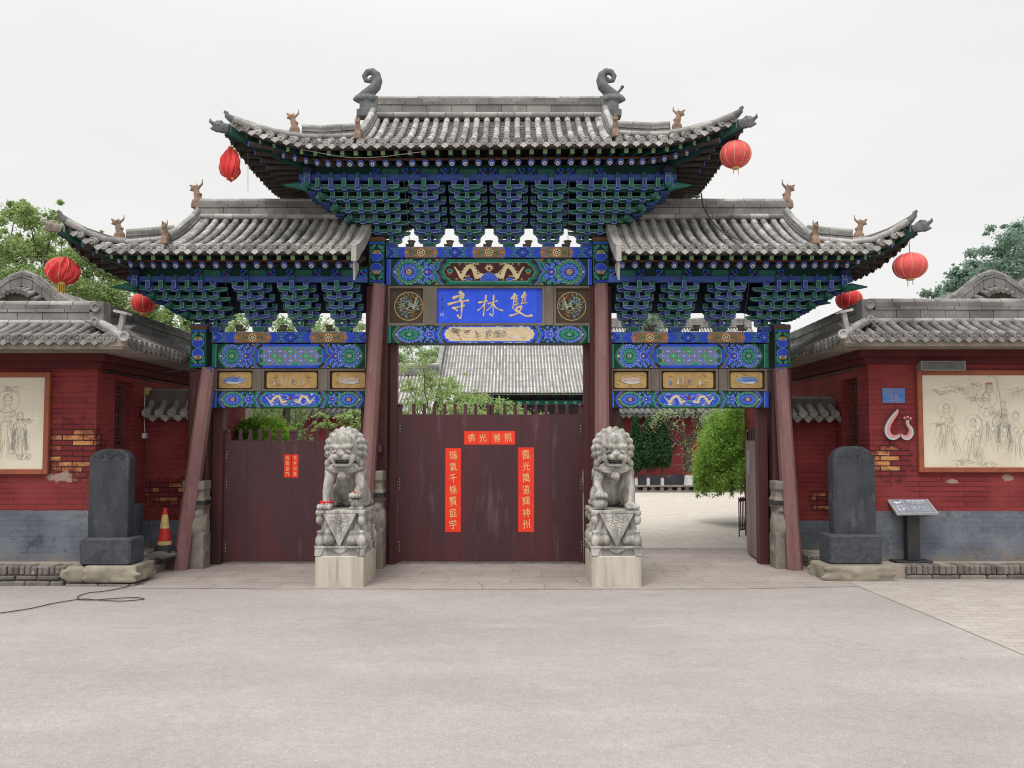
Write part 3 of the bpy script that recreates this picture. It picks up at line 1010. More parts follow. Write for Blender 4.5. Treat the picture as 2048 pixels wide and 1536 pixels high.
def build_roof(rf, name, ridge_x, ridge_h, ends, side_board=None, lime=None, dx=0.16, yin=0.0):
    part = G(rf.tiles(lime=lime)).build('roof', [TILE, LIME, PAN], gate, (GXC, YG, rf.ze))
    if name: part['label'] = name
    def sub(mb, nm, mats): return G(mb).build(nm, mats, part)
    sub(rf.deck(), 'roof_deck', [SOFFIT])
    # main ridge
    pts = [Vector((ridge_x[0] + (ridge_x[1] - ridge_x[0]) * i / 10, 0, rf.zr - .02)) for i in range(11)]
    sub(ridge_run(pts, ridge_h, .17), 'main_ridge', [RIDGE, TILE])
    beast = proto('beast', beast_elems(), .011, 3)
    head = proto('head', corner_head_elems(), .011, 3)
    fish = proto('fish', fish_dragon_elems(), .0105, 2)
    for e, hip in ((1, rf.hipR), (-1, rf.hipL)):
        if not hip: continue
        g = rf.gR if e > 0 else rf.gL
        for sg in (-1, 1):
            v = [rf.P(g, 1 - .86 * i / 8, sg) for i in range(9)]
            for p in v: p.x = g - e * .02
            sub(ridge_run(v, .13, .11, .045, .22), 'vertical_ridge', [RIDGE, TILE])
            p = rf.P(g, .10, sg, .03); p.x = g - e * .02
            place(beast, 'ridge_beast', [TERRA], part, GM @ p, .78, R(90) if sg < 0 else R(-90))
            hp = rf.hip_pts(e, .98, .52, sg, 5)
            sub(ridge_run(hp, .15, .10, .04, .2), 'hip_ridge', [RIDGE, TILE])
            p = rf.hip_pts(e, .47, .47, sg, 1)[0]
            ang = math.atan2((rf.D_(0) * rf.s1) * sg, e * abs((rf.xR if e > 0 else rf.xL) - g))
            place(beast, 'ridge_beast', [TERRA], part, GM @ (p + Vector((0, 0, .05))), .80, ang + math.pi)
            lp = rf.hip_pts(e, .52, .015, sg, 8, .01)
            sub(ridge_run(lp, .035, .09, .045, .2), 'lower_hip_ridge', [RIDGE, TILE])
            c = rf.hip_pts(e, 0, 0, sg, 1)[0]
            # small upturned end tile above the corner
            d = (rf.hip_pts(e, 0, 0, sg, 1)[0] - rf.hip_pts(e, .25, .25, sg, 1)[0]).normalized()
            hk = MB()
            hk.tube([c - d * .14 + Vector((0, 0, .03)), c - d * .02 + Vector((0, 0, .05)), c + d * .03 + Vector((0, 0, .075)), c + d * .035 + Vector((0, 0, .105)), c + d * .065 + Vector((0, 0, .115))], [.052, .048, .034, .026, .016], 8, 0)
            sub(hk, 'upturned_tile', [ORN])
            # corner beam and its dragon sleeve
            xi = g - e * .0
            cb = MB()
            tip = c + d * .03 + Vector((0, 0, -.105))
            inn = Vector((g + e * .45, sg * .42, rf.ze - .10))
            mid = (tip + inn) / 2 - Vector((0, 0, .04))
            cb.beam(inn, mid, .09, .12, 0); cb.beam(mid, tip, .085, .11, 0)
            sub(cb, 'corner_beam', [DKGREEN])
            place(head, 'corner_sleeve', [ORN if not (name and 'left' in name and sg < 0) else KERBST], part, GM @ (tip + d * .03), .78, math.atan2(d.y, d.x))
        # gable board
        gb = MB()
        ptsg = [(rf.P(g, q, -1).y, rf.P(g, q, -1).z) for q in (rf.s1, .6, .8, 1.0)]
        ptsg = ptsg + [(-y, z) for y, z in ptsg[::-1]]
        gb.prism(ptsg, g - .02, g + .02, 0, axis='x')
        sub(gb, 'gable_board', [RIDGE])
        if ends == 'fish':
            place(fish, 'ridge_dragon', [ORN], part, GM @ Vector((g + e * .05, 0, rf.zr)), .95, 0, flipx=e > 0)
            if e > 0:
                sp = MB(); sp.tube([(g + .10, 0, rf.zr + .30), (g + .19, 0, rf.zr + .38), (g + .23, 0, rf.zr + .44)], [.02, .018, .024], 7)
                sub(sp, 'dragon_spike', [ORN])
        else:
            place(beast, 'ridge_beast', [TERRA], part, GM @ Vector((g + e * .0, 0, rf.zr + .14)), .95, 0 if e < 0 else math.pi)
    return part


def rafters(rf, part, xcolL, xcolR, x0, x1, zr, ybr, sp=.165):
    """round lower rafters and square flying rafters along the front, fanning at the hips"""
    k = int(round((x1 - x0) / sp))
    for i in range(k + 1):
        x = x0 + (x1 - x0) * i / k
        u = rf.u(x)
        tip = rf.P(x, 0, -1)
        xin = x
        if rf.hipR and x > xcolR: xin = xcolR + (x - xcolR) * .30
        if rf.hipL and x < xcolL: xin = xcolL + (x - xcolL) * .30
        fan = abs(x - xin)
        # lower rafter
        dv = Vector((tip.x, tip.y + .30, zr + (tip.z - rf.ze) * .75))
        dv.x = x + (xin - x) * .25
        inn = Vector((xin, -.12 - .1 * u, zr + .26 + (tip.z - rf.ze) * .20))
        if i % 1 == 0:
            b = MB()
            b.tube([inn, dv], .043, 10, 0, mcap=1)
            d = (dv - inn).normalized()
            zt = (Vector((0, 0, 1)) - d * d.z).normalized(); xt = d.cross(zt)
            for (rr, off, cz, mm) in ((.024, .003, -.014, 2), (.010, .005, -.019, 3)):
                c = dv + d * off + zt * cz
                b.add([c + (xt * math.cos(2 * math.pi * q / 10) + zt * math.sin(2 * math.pi * q / 10)) * rr for q in range(10)], [tuple(range(10))], mm)
            G(b).build('rafter', [SOFFIT, RAFEND, WHITEP, BLACKP], part)
        # flying rafter
        b = MB()
        t2 = Vector((x, tip.y + .075, tip.z - .088))
        i2 = Vector((xin + (x - xin) * .55, tip.y + .55, zr + .15 + (tip.z - rf.ze) * .50))
        b.beam(i2, t2, .05, .052, 0)
        b.m[1 + len(b.m) - 6] = 1
        G(b).build('flying_rafter', [DKGREEN, PALEGREEN], part)
    # boards: strip over the lower rafter ends and eave fascia following the curve
    for nm, yo, zo, hh, th, mt, useu in (('rafter_end_board', .33, None, .022, .03, EAVEWOOD, .75), ('eave_fascia', .05, -.062, .030, .03, SOFFIT, 1.0)):
        b = MB()
        N = 60
        V, F = [], []
        for i in range(N + 1):
            x = x0 - .06 + (x1 - x0 + .12) * i / N
            tip = rf.P(x, 0, -1)
            z = (zr + .045 + (tip.z - rf.ze) * useu) if zo is None else tip.z + zo
            y = tip.y + yo
            V += [(x, y - th / 2, z), (x, y + th / 2, z), (x, y + th / 2, z + hh), (x, y - th / 2, z + hh)]
        for i in range(N):
            a = 4 * i
            for j in range(4):
                w = (j + 1) % 4
                F.append((a + j, a + 4 + j, a + 4 + w, a + w))
        F += [(0, 1, 2, 3), (4 * N + 3, 4 * N + 2, 4 * N + 1, 4 * N)]
        b.add(V, F)
        G(b).build(nm, [mt], part)
    # end eaves, hidden in the shade: one run of rafters
    eb = MB()
    for e, hip, xc in ((1, rf.hipR, xcolR), (-1, rf.hipL, xcolL)):
        if not hip: continue
        k = int(2 * rf.D / sp)
        for i in range(k + 1):
            y = -rf.D + 2 * rf.D * i / k
            tip = rf.S(e, y, 0)
            fl = tip.z - rf.ze
            o = Vector((tip.x - e * .28, y, zr + fl * .75)); inn = Vector((xc + e * .12, y * .3, zr + .10))
            d = (o - inn).normalized()
            eb.tube([inn + Vector((0, 0, .08)), o], .036, 8, 0, mcap=1)
            o2 = Vector((tip.x - e * .07, y, tip.z - .088)); i2 = Vector((tip.x - e * .55, y * .85, zr + .085 + fl * .55))
            eb.beam(i2, o2, .05, .052, 0); eb.m[len(eb.m) - 5] = 2
            w = o2 + Vector((e * .03, 0, .03))
            eb.prism([(y - .065, w.z + .02), (y - .03, w.z - .035), (y, w.z - .05), (y + .03, w.z - .035), (y + .065, w.z + .02)], w.x, w.x + e * .02, 3, axis='x')
    # rear eave
    k = int((x1 - x0) / sp)
    for i in range(k + 1):
        x = x0 + (x1 - x0) * i / k
        tip = rf.P(x, 0, 1)
        fl = tip.z - rf.ze
        eb.tube([(x, .12, zr + .10 + fl * .3), (x, tip.y - .3, zr + fl * .75)], .036, 8, 0, mcap=1)
        eb.beam((x, tip.y - .55, zr + .085 + fl * .55), (x, tip.y - .075, tip.z - .088), .05, .052, 0)
    o = G(eb).build('eave_framing', [SOFFIT, RAFEND, PALEGREEN, SOFFIT], part)
    o['kind'] = 'stuff'


# ---- measured heights
zc0 = zat(493, YG - .15)            # top of the centre flat beam
zs0 = zat(663, YG - .15)
PX = {'lo': at(408, 700, YG).x - GXC, 'li': at(757, 700, YG).x - GXC, 'ri': at(1199, 700, YG).x - GXC, 'ro': at(1555, 700, YG).x - GXC}
DC, DS = 1.20, 1.15
zeC, zrC = zat(285, YG - DC), zat(231, YG - .08)
zeS, zrS = zat(498, YG - DS), zat(434, YG - .08)
cxL, cxR = at(462, 245, YG - DC - .05).x - GXC, at(1474, 245, YG - DC - .05).x - GXC
sxL, sxR = at(130, 455, YG - DS - .05).x - GXC, at(1820, 455, YG - DS - .05).x - GXC
flC = zat(242, YG - DC - .08) - zeC
flS = zat(447, YG - DS - .08) - zeS
rc = Roof(cxL, cxR, at(745, 210, YG).x - GXC, at(1212, 210, YG).x - GXC, True, True, zeC, zrC, DC, flC, tilt=.009)
rl = Roof(sxL, PX['li'] - .11, at(397, 410, YG).x - GXC, 0, True, False, zeS, zrS, DS, flS, f0=.55)
rr = Roof(PX['ri'] + .11, sxR, 0, at(1572, 405, YG).x - GXC, False, True, zeS, zrS, DS, flS, f0=.55)
zridgeC = zat(191, YG) - zrC - .05
zridgeS = zat(396, YG) - zrS - .05
pc = build_roof(rc, 'high central roof with coiled dragons on its ridge ends', (rc.gL + .08, rc.gR - .08), zridgeC, 'fish')
lime_l = lambda p: p.x > PX['li'] - .78
lime_r = lambda p: p.x < PX['ri'] + .78
pl = build_roof(rl, 'lower roof over the left bay', (rl.gL + .02, PX['li']), zridgeS, 'beast', lime=lime_l)
pr = build_roof(rr, 'lower roof over the right bay', (PX['ri'], rr.gR - .02), zridgeS, 'beast', lime=lime_r)
zrafC, zrafS = zat(325, YG - .9), zat(530, YG - .85)
rafters(rc, pc, PX['li'], PX['ri'], cxL + .16, cxR - .16, zrafC, 0)
rafters(rl, pl, PX['lo'], PX['li'], sxL + .16, PX['li'] - .19, zrafS, 0)
rafters(rr, pr, PX['ri'], PX['ro'], PX['ri'] + .19, sxR - .16, zrafS, 0)
# lime rendered verge where a side roof dies into the tall posts
for (rf, part, x, e) in ((rl, pl, PX['li'] - .11, 1), (rr, pr, PX['ri'] + .11, -1)):
    b = MB()
    n = 8
    V, F = [], []
    for i in range(n + 1):
        p = rf.P(x, i / n, -1)
        dz = .15 if i < 2 else .12
        for (ox, oz) in ((-.03, .045), (.03, .045), (.03, -dz), (-.03, -dz)):
            V.append((x + ox, p.y - (.02 if i == 0 else 0), p.z + oz))
    for i in range(n):
        a = 4 * i
        for j in range(4):
            w = (j + 1) % 4
            F.append((a + w, a + 4 + w, a + 4 + j, a + j))
    F += [(3, 2, 1, 0), (4 * n, 4 * n + 1, 4 * n + 2, 4 * n + 3)]
    b.add(V, F)
    p = rf.P(x, 0, -1)
    for k in range(5):
        b.prism([(p.y + .0 + k * .05, p.z - .13), (p.y + .06 + k * .05, p.z - .13), (p.y + .055 + k * .05, p.z - .33 + k * .03), (p.y + .025 + k * .05, p.z - .37 + k * .04)], x - .012, x + .012, axis='x')
    G(b).build('verge', [LIME], part)

# ---- brackets
STC, DZC, NC = .13, .108, 5
STS, DZS, NS = .13, .102, 4
def add_set(mb, nm='bracket_set'): return G(mb).build(nm, BR, gate)
for i, px in enumerate((859, 939, 1018, 1097)):
    add_set(bracket_set(at(px, 490, YG).x - GXC, zc0, NC, STC, DZC, i % 2))
for x, sg in ((PX['li'], -1), (PX['ri'], 1)): add_set(corner_set(x, sg, zc0, NC, STC, .158, DZC), 'corner_bracket_set')
for i, px in enumerate((521, 607, 692)): add_set(bracket_set(at(px, 660, YG).x - GXC, zs0, NS, STS, DZS, i % 2))
for i, px in enumerate((1265, 1350, 1440)): add_set(bracket_set(at(px, 660, YG).x - GXC, zs0, NS, STS, DZS, i % 2))
for x, sg in ((PX['lo'], -1), (PX['ro'], 1)): add_set(corner_set(x, sg, zs0, NS, STS, .165, DZS), 'corner_bracket_set')

# wall board behind the brackets and purlins that they carry
def purlins(x0, x1, z0, n, st, dz, eL, eR, zraf):
    zt = z0 + .07 + n * dz + dz * .98
    b = MB()
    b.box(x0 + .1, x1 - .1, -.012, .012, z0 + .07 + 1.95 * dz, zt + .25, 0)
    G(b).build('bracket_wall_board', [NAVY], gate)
    y = -n * st
    for s in (1, -1):
        p = MB()
        p.box(x0 + eL, x1 + eR, s * y - .035, s * y + .035, zt, zt + .072, 0)
        p.box(x0 + eL, x1 + eR, s * y - .025 + s * .02, s * y + .025 + s * .02, zt + .074, zraf + .055, 1)
        # painted flowers and green cartouches along the upper board
        if s == 1:
            L = x1 - x0
            nn = int(round(L / .53))
            for i in range(nn):
                cx = x0 + L * (i + .5) / nn
                yf = y - .025 + .02 - .003
                zc = (zt + .074 + zraf + .01) / 2
                h = (zraf + .01 - zt - .074) / 2
                a = .11
                pts = [(-a, -h * .5), (-a * .8, -h * .9), (a * .8, -h * .9), (a, -h * .5), (a, h * .5), (a * .8, h * .9), (-a * .8, h * .9), (-a, h * .5)]
                p.add([(cx + u, yf, zc + v) for u, v in pts], [tuple(range(8))], 2)
                for q in (-1, 1):
                    for (du, dv, r_, mm) in ((.17, .0, .036, 3), (.20, .025, .026, 3), (.145, -.02, .022, 3), (.21, -.03, .020, 4), (.15, .03, .018, 4), (.17, 0, .014, 5)):
                        p.add([(cx + q * du + r_ * math.cos(t * .785), yf - .002 * (1 + (mm > 3) + (mm > 4)), zc + min(h * .8, max(-h * .8, dv)) + min(r_, h * .9) * math.sin(t * .785)) for t in range(8)], [tuple(range(8))], mm)
        G(p).build('purlin', [BLUE, DKGREEN, GREEN, BEAMBLUE, BEAMGREEN, REDP], gate)
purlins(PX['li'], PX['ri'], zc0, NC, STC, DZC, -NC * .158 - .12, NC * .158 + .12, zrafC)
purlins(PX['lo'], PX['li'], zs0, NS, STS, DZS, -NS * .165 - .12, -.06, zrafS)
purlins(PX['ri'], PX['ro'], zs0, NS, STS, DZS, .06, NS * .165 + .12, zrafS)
# end purlins of the overhanging corners
for xc, sg, z0, n, st, dz, sx in ((PX['li'], -1, zc0, NC, STC, DZC, .158), (PX['ri'], 1, zc0, NC, STC, DZC, .158), (PX['lo'], -1, zs0, NS, STS, DZS, .165), (PX['ro'], 1, zs0, NS, STS, DZS, .165)):
    zt = z0 + .07 + n * dz + dz * .98
    b = MB(); x = xc + sg * n * sx
    b.box(x - .035, x + .035, -n * st + .04, n * st - .04, zt, zt + .072, 0)
    b.box(x - .03, x + .03, -n * st + .04, n * st - .04, zt + .074, zt + .16, 1)
    b.lathe([(.05, -.04), (.07, -.02), (.075, .02), (.06, .05)], (x, -n * st - .06, zt + .12), 10, 2)
    G(b).build('purlin', [BLUE, DKGREEN, NAVY], gate)
# ================================================================== posts, braces, painted beams, doors
def rel(px, py, Y):
    p = at(px, py, Y); return p.x - GXC, p.z


# ---- painted decoration: thin raised paint laid on a plane facing the street
class Paint:
    L = ['DKGREEN', 'BEAMBLUE', 'BEAMLINE', 'BEAMGREEN', 'GREENLINE', 'REDP', 'GOLD', 'CREAMG', 'DKRED', 'ORANGEP', 'WHITEP', 'CREAM', 'INK', 'OCHRE', 'BLACKP', 'LATB', 'LATG', 'SKIN', 'BROWNP']

    def __init__(s, y):
        s.mb = MB(); s.y = y; s.k = 0; s.T = lambda a, b: (a, b)

    def poly(s, pts, m, lay):
        P = [s.T(a, b) for a, b in pts]
        ar = sum(P[i - 1][0] * P[i][1] - P[i][0] * P[i - 1][1] for i in range(len(P)))
        if ar < 0: P = P[::-1]
        s.k = (s.k + 1) % 150
        s.mb.add([(x, s.y - .0009 * (lay + 1) - 4e-6 * s.k, z) for x, z in P], [tuple(range(len(P)))], s.L.index(m))

    def rect(s, a0, a1, b0, b1, m, lay): s.poly([(a0, b0), (a1, b0), (a1, b1), (a0, b1)], m, lay)

    def disc(s, a, b, ra, m, lay, rb=None, n=12):
        rb = rb or ra
        s.poly([(a + ra * math.cos(2 * math.pi * i / n), b + rb * math.sin(2 * math.pi * i / n)) for i in range(n)], m, lay)

    def ring(s, a, b, r0, r1, m, lay, n=14):
        s.line([(a + (r0 + r1) / 2 * math.cos(2 * math.pi * i / n), b + (r0 + r1) / 2 * math.sin(2 * math.pi * i / n)) for i in range(n + 1)], r1 - r0, m, lay)

    def line(s, pts, w, m, lay, w1=None):
        w1 = w if w1 is None else w1
        n = len(pts)
        Lf, Rt = [], []
        for i, (a, b) in enumerate(pts):
            p, q = pts[max(0, i - 1)], pts[min(n - 1, i + 1)]
            dx, dz = q[0] - p[0], q[1] - p[1]
            l = math.hypot(dx, dz) or 1
            nx, nz = -dz / l, dx / l
            ww = (w + (w1 - w) * i / max(1, n - 1)) / 2
            Lf.append((a + nx * ww, b + nz * ww)); Rt.append((a - nx * ww, b - nz * ww))
        for i in range(n - 1):
            s.poly([Rt[i], Rt[i + 1], Lf[i + 1], Lf[i]], m, lay)

    def curl(s, a, b, r, ang, col, line, lay, turn=1):
        """cloud scroll: painted disc with a light spiral on it"""
        s.disc(a, b, r, col, lay, n=10)
        pts = []
        for i in range(15):
            t = i / 14
            th = ang + turn * t * 2 * math.pi * 1.25
            rr = r * (1.0 - .78 * t)
            pts.append((a + rr * math.cos(th), b + rr * math.sin(th)))
        s.line(pts, r * .30, line, lay + 1, r * .2)


def xuanzi(p, x0, L, zc, h, d, swap, x_only=False):
    """end field of a beam: bordered band, scrolled whirl flower, half flower and ogee bands (d=+1 runs to the right)"""
    A, AL, Bc, BL = ('BEAMGREEN', 'GREENLINE', 'BEAMBLUE', 'BEAMLINE') if swap == 0 else ('BEAMBLUE', 'BEAMLINE', 'BEAMGREEN', 'GREENLINE')
    p.T = lambda a, b: (x0 + d * a, zc + b)
    H = h / 2
    p.rect(0, L, -H, H, 'DKGREEN', 0)
    e = .045
    p.rect(0, e, -H, H, Bc, 1); p.rect(e, e + .008, -H, H, BL, 1)
    # opening brackets of the end band
    o = e + .012
    def ogee(a, depth, sg=1):
        return [(a + depth * (1 - abs(v)) ** 1.4 * sg if False else a + sg * depth * (abs(v) ** 1.6), v * H) for v in [-1 + .125 * i for i in range(17)]]
    for k, (w, m) in enumerate(((.026, Bc), (.006, BL), (.018, 'DKRED'), (.005, 'REDP'))):
        off = o + .012 + sum((.026, .006, .018, .005)[:k]) + w / 2
        p.line(ogee(off, h * .34), w, m, 1 + k % 2)
    av = L - (o + .055) - h * .34
    a0 = o + .055 + h * .05
    rx, ry = av * .255, h * .41
    cx = a0 + av * .30
    n = max(12, int(round(2 * math.pi * math.sqrt((rx * rx + ry * ry) / 2) / (h * .155))))
    for i in range(n):
        t = 2 * math.pi * (i + .5) / n
        p.curl(cx + rx * math.cos(t), ry * math.sin(t), h * .085, t, A, AL, 3, 1 if math.sin(t) > 0 else -1)
    p.disc(cx, 0, rx * .88, Bc, 3, ry * .80, 18)
    for i in range(12):
        t = 2 * math.pi * (i + .5) / 12
        p.curl(cx + rx * .62 * math.cos(t), ry * .54 * math.sin(t), h * .072, t, Bc, BL, 5, 1 if math.sin(t) > 0 else -1)
    p.disc(cx, 0, rx * .36, 'DKGREEN', 7, h * .13); p.disc(cx, 0, rx * .32, 'REDP' if swap == 0 else 'BEAMGREEN', 8, h * .115)
    p.ring(cx, 0, h * .085, h * .11, 'CREAMG' if swap == 0 else 'GREENLINE', 9)
    p.disc(cx, 0, h * .055, 'CREAMG', 10); p.disc(cx, 0, h * .028, 'DKRED', 11)
    for i in range(n):
        t = 2 * math.pi * i / n
        b_ = ry * 1.13 * math.sin(t)
        p.disc(cx + rx * 1.14 * math.cos(t), b_, h * .020, 'CREAMG', 6, n=6)
    p.poly([(cx - rx - h * .17, 0), (cx - rx - h * .10, h * .06), (cx - rx - h * .07, 0), (cx - rx - h * .10, -h * .06)], 'CREAMG', 7)
    c2 = a0 + av * .74
    w2 = av * .13
    p.disc(c2, 0, w2, 'BEAMBLUE', 3, h * .24, 14)
    p.ring(c2, 0, min(w2, h * .24) * .86, min(w2, h * .24), 'BEAMLINE', 4)
    p.poly([(c2 - h * .02, -h * .08), (c2 + h * .12, 0), (c2 - h * .02, h * .08)], 'REDP', 5)
    p.disc(c2 - h * .04, 0, h * .04, 'CREAMG', 6)
    for q in (-1, 1):
        for k, (da, db) in enumerate(((-.19, .36), (-.15, .17), (-.05, .30), (.04, .41), (.09, .22), (.19, .31), (.17, .12), (.27, .22), (.28, .42), (-.10, .43))):
            g2 = k % 2
            p.curl(c2 + da * av, q * h * db, h * (.088 if k < 8 else .06), 1.57 * q + k, A if g2 else 'BEAMBLUE', AL if g2 else 'BEAMLINE', 4 + k % 2, q if k % 3 else -q)
        for da, db in ((-.12, .08), (-.02, .18), (.12, .36), (.22, .06)): p.disc(c2 + da * av, q * h * db, h * .02, 'CREAMG', 7, n=6)
    # ogee bands next to the central field
    for k, (w, m) in enumerate(((.030, 'BEAMBLUE' if swap else 'BEAMGREEN'), (.006, 'BEAMLINE' if swap else 'GREENLINE'), (.022, 'BEAMGREEN' if swap else 'BEAMBLUE'), (.006, 'REDP'), (.012, 'DKRED'))):
        off = L - .002 - sum((.030, .006, .022, .006, .012)[k + 1:]) - w / 2
        pts = [(off - h * .36 * (1 - abs(v)) ** 1.0 + h * .05 * math.sin(abs(v) * 6.28), v * H) for v in [-1 + .0625 * i for i in range(33)]]
        p.line(pts, w, m, 8 + k % 2)
    for q in (-1, 1):
        p.poly([(L - h * .46, q * H), (L - h * .20, q * H), (L - h * .33, q * H * .72)], 'ORANGEP', 7)
    p.T = lambda a, b: (a, b)


def wheel_beam(p, x0, x1, z0, z1, first, per):
    """flat beam: orange cartouches with gilt wheels between blue fields of green scrolls"""
    h = z1 - z0; zc = (z0 + z1) / 2; H = h / 2
    p.rect(x0, x1, z0, z1, 'BEAMBLUE', 0)
    f = per / .60
    x = x0 + first - per
    while x < x1 + per:
        w = .15 * f
        def clip(a): return max(x0 + .002, min(x1 - .002, a))
        a0, a1 = clip(x - w), clip(x + w)
        if a1 - a0 > .05:
            pts = [(clip(x - w + .02), -H), (clip(x + w - .02), -H), (clip(x + w - .02), -H * .5), (clip(x + w), 0), (clip(x + w - .02), H * .5), (clip(x + w - .02), H), (clip(x - w + .02), H), (clip(x - w + .02), H * .5), (clip(x - w), 0), (clip(x - w + .02), -H * .5)]
            p.poly([(a, zc + b) for a, b in pts], 'ORANGEP', 1)
            p.line([(a, zc + b) for a, b in pts + pts[:1]], .006, 'BEAMLINE', 2)
        if x0 + .06 < x < x1 - .06:
            r = h * .36
            p.disc(x, zc, r, 'CREAMG', 3, n=18)
            for i in range(8):
                t = 2 * math.pi * (i + .5) / 8
                p.poly([(x + r * .38 * math.cos(t - .2), zc + r * .38 * math.sin(t - .2)), (x + r * .82 * math.cos(t - .26), zc + r * .82 * math.sin(t - .26)), (x + r * .82 * math.cos(t + .26), zc + r * .82 * math.sin(t + .26)), (x + r * .38 * math.cos(t + .2), zc + r * .38 * math.sin(t + .2))], 'DKRED', 4)
            p.disc(x, zc, r * .16, 'DKGREEN', 5, n=8)
        for q in (-1, 1):
            if x0 + .02 < x + q * .12 * f < x1 - .02:
                p.disc(x + q * .125 * f, zc, .009, 'CREAMG', 4, n=8)
                for v in (-1, 1):
                    p.line([(x + q * .05, zc), (x + q * .075 * f, zc + v * h * .05), (x + q * .10 * f, zc + v * h * .16)], .012, 'BEAMGREEN', 2, .004)
                    p.curl(x + q * .05 * f, zc + v * h * .36, h * .08, 0, 'BEAMGREEN', 'GREENLINE', 2, v * q)
                    p.curl(x + q * .075 * f, zc + v * h * .20, h * .11, 0, 'BEAMGREEN', 'GREENLINE', 2, v * q)
                    p.curl(x + q * .105 * f, zc + v * h * .30, h * .085, 2, 'BEAMBLUE', 'BEAMLINE', 2, -v)
        # between: blue field with lozenge flower
        xm = x + per / 2
        if x0 - .3 < xm < x1 + .3:
            cl = lambda q: max(x0 + .001, min(x1 - .001, q))
            okx = lambda q: x0 + .012 < q < x1 - .012
            p.poly([(cl(xm - .055 * f), zc), (cl(xm - .02), zc - H * .8), (cl(xm + .02), zc - H * .8), (cl(xm + .055 * f), zc), (cl(xm + .02), zc + H * .8), (cl(xm - .02), zc + H * .8)], 'DKGREEN', 1)
            p.poly([(cl(xm - .045 * f), zc), (cl(xm - .016), zc - H * .64), (cl(xm + .016), zc - H * .64), (cl(xm + .045 * f), zc), (cl(xm + .016), zc + H * .64), (cl(xm - .016), zc + H * .64)], 'BEAMBLUE', 2)
            p.poly([(cl(xm - .022), zc), (cl(xm), zc - .014), (cl(xm + .022), zc), (cl(xm), zc + .014)], 'ORANGEP', 3)
            if okx(xm): p.disc(xm, zc, .009, 'CREAMG', 4, n=8)
            for q in (-1, 1):
                for v in (-1, 1):
                    p.line([(cl(xm + q * .05 * f), zc + v * .004), (cl(xm + q * .075 * f), zc + v * .008), (cl(xm + q * .098 * f), zc + v * H * .8), (cl(xm + q * .108 * f), zc + v * H)], .009, 'DKGREEN', 2)
                    p.line([(cl(xm + q * .054 * f), zc + v * .010), (cl(xm + q * .082 * f), zc + v * .014), (cl(xm + q * .105 * f), zc + v * H * .75), (cl(xm + q * .115 * f), zc + v * H * .98)], .005, 'GREENLINE', 3)
                    if okx(xm + q * .062 * f): p.curl(xm + q * .062 * f, zc + v * h * .28, h * .11, 1, 'BEAMGREEN', 'GREENLINE', 2, v)
                    if okx(xm + q * .088 * f): p.curl(xm + q * .088 * f, zc + v * h * .40, h * .08, 1, 'BEAMGREEN', 'GREENLINE', 2, -v)
                    if okx(xm + q * .04 * f): p.disc(xm + q * .04 * f, zc + v * h * .36, .005, 'CREAMG', 4, n=6)
                    if okx(xm + q * .078 * f): p.disc(xm + q * .078 * f, zc + v * h * .14, .005, 'CREAMG', 4, n=6)
        x += per
    p.rect(x0, x1, z0, z0 + .006, 'BLACKP', 6)


def field(p, x0, x1, z0, z1, cut, m, lay):
    """elongated field with notched ends"""
    h = z1 - z0
    c = cut
    pts = [(x0 + c, z0), (x1 - c, z0), (x1 - c * .8, z0 + h * .14), (x1 - c * .3, z0 + h * .22), (x1 - c * .25, z0 + h * .36), (x1, z0 + h * .5), (x1 - c * .25, z0 + h * .64), (x1 - c * .3, z0 + h * .78), (x1 - c * .8, z0 + h * .86), (x1 - c, z1)]
    pts += [(x0 + x1 - a, z0 + z1 - b) for a, b in pts]
    p.poly(pts, m, lay)
    return pts


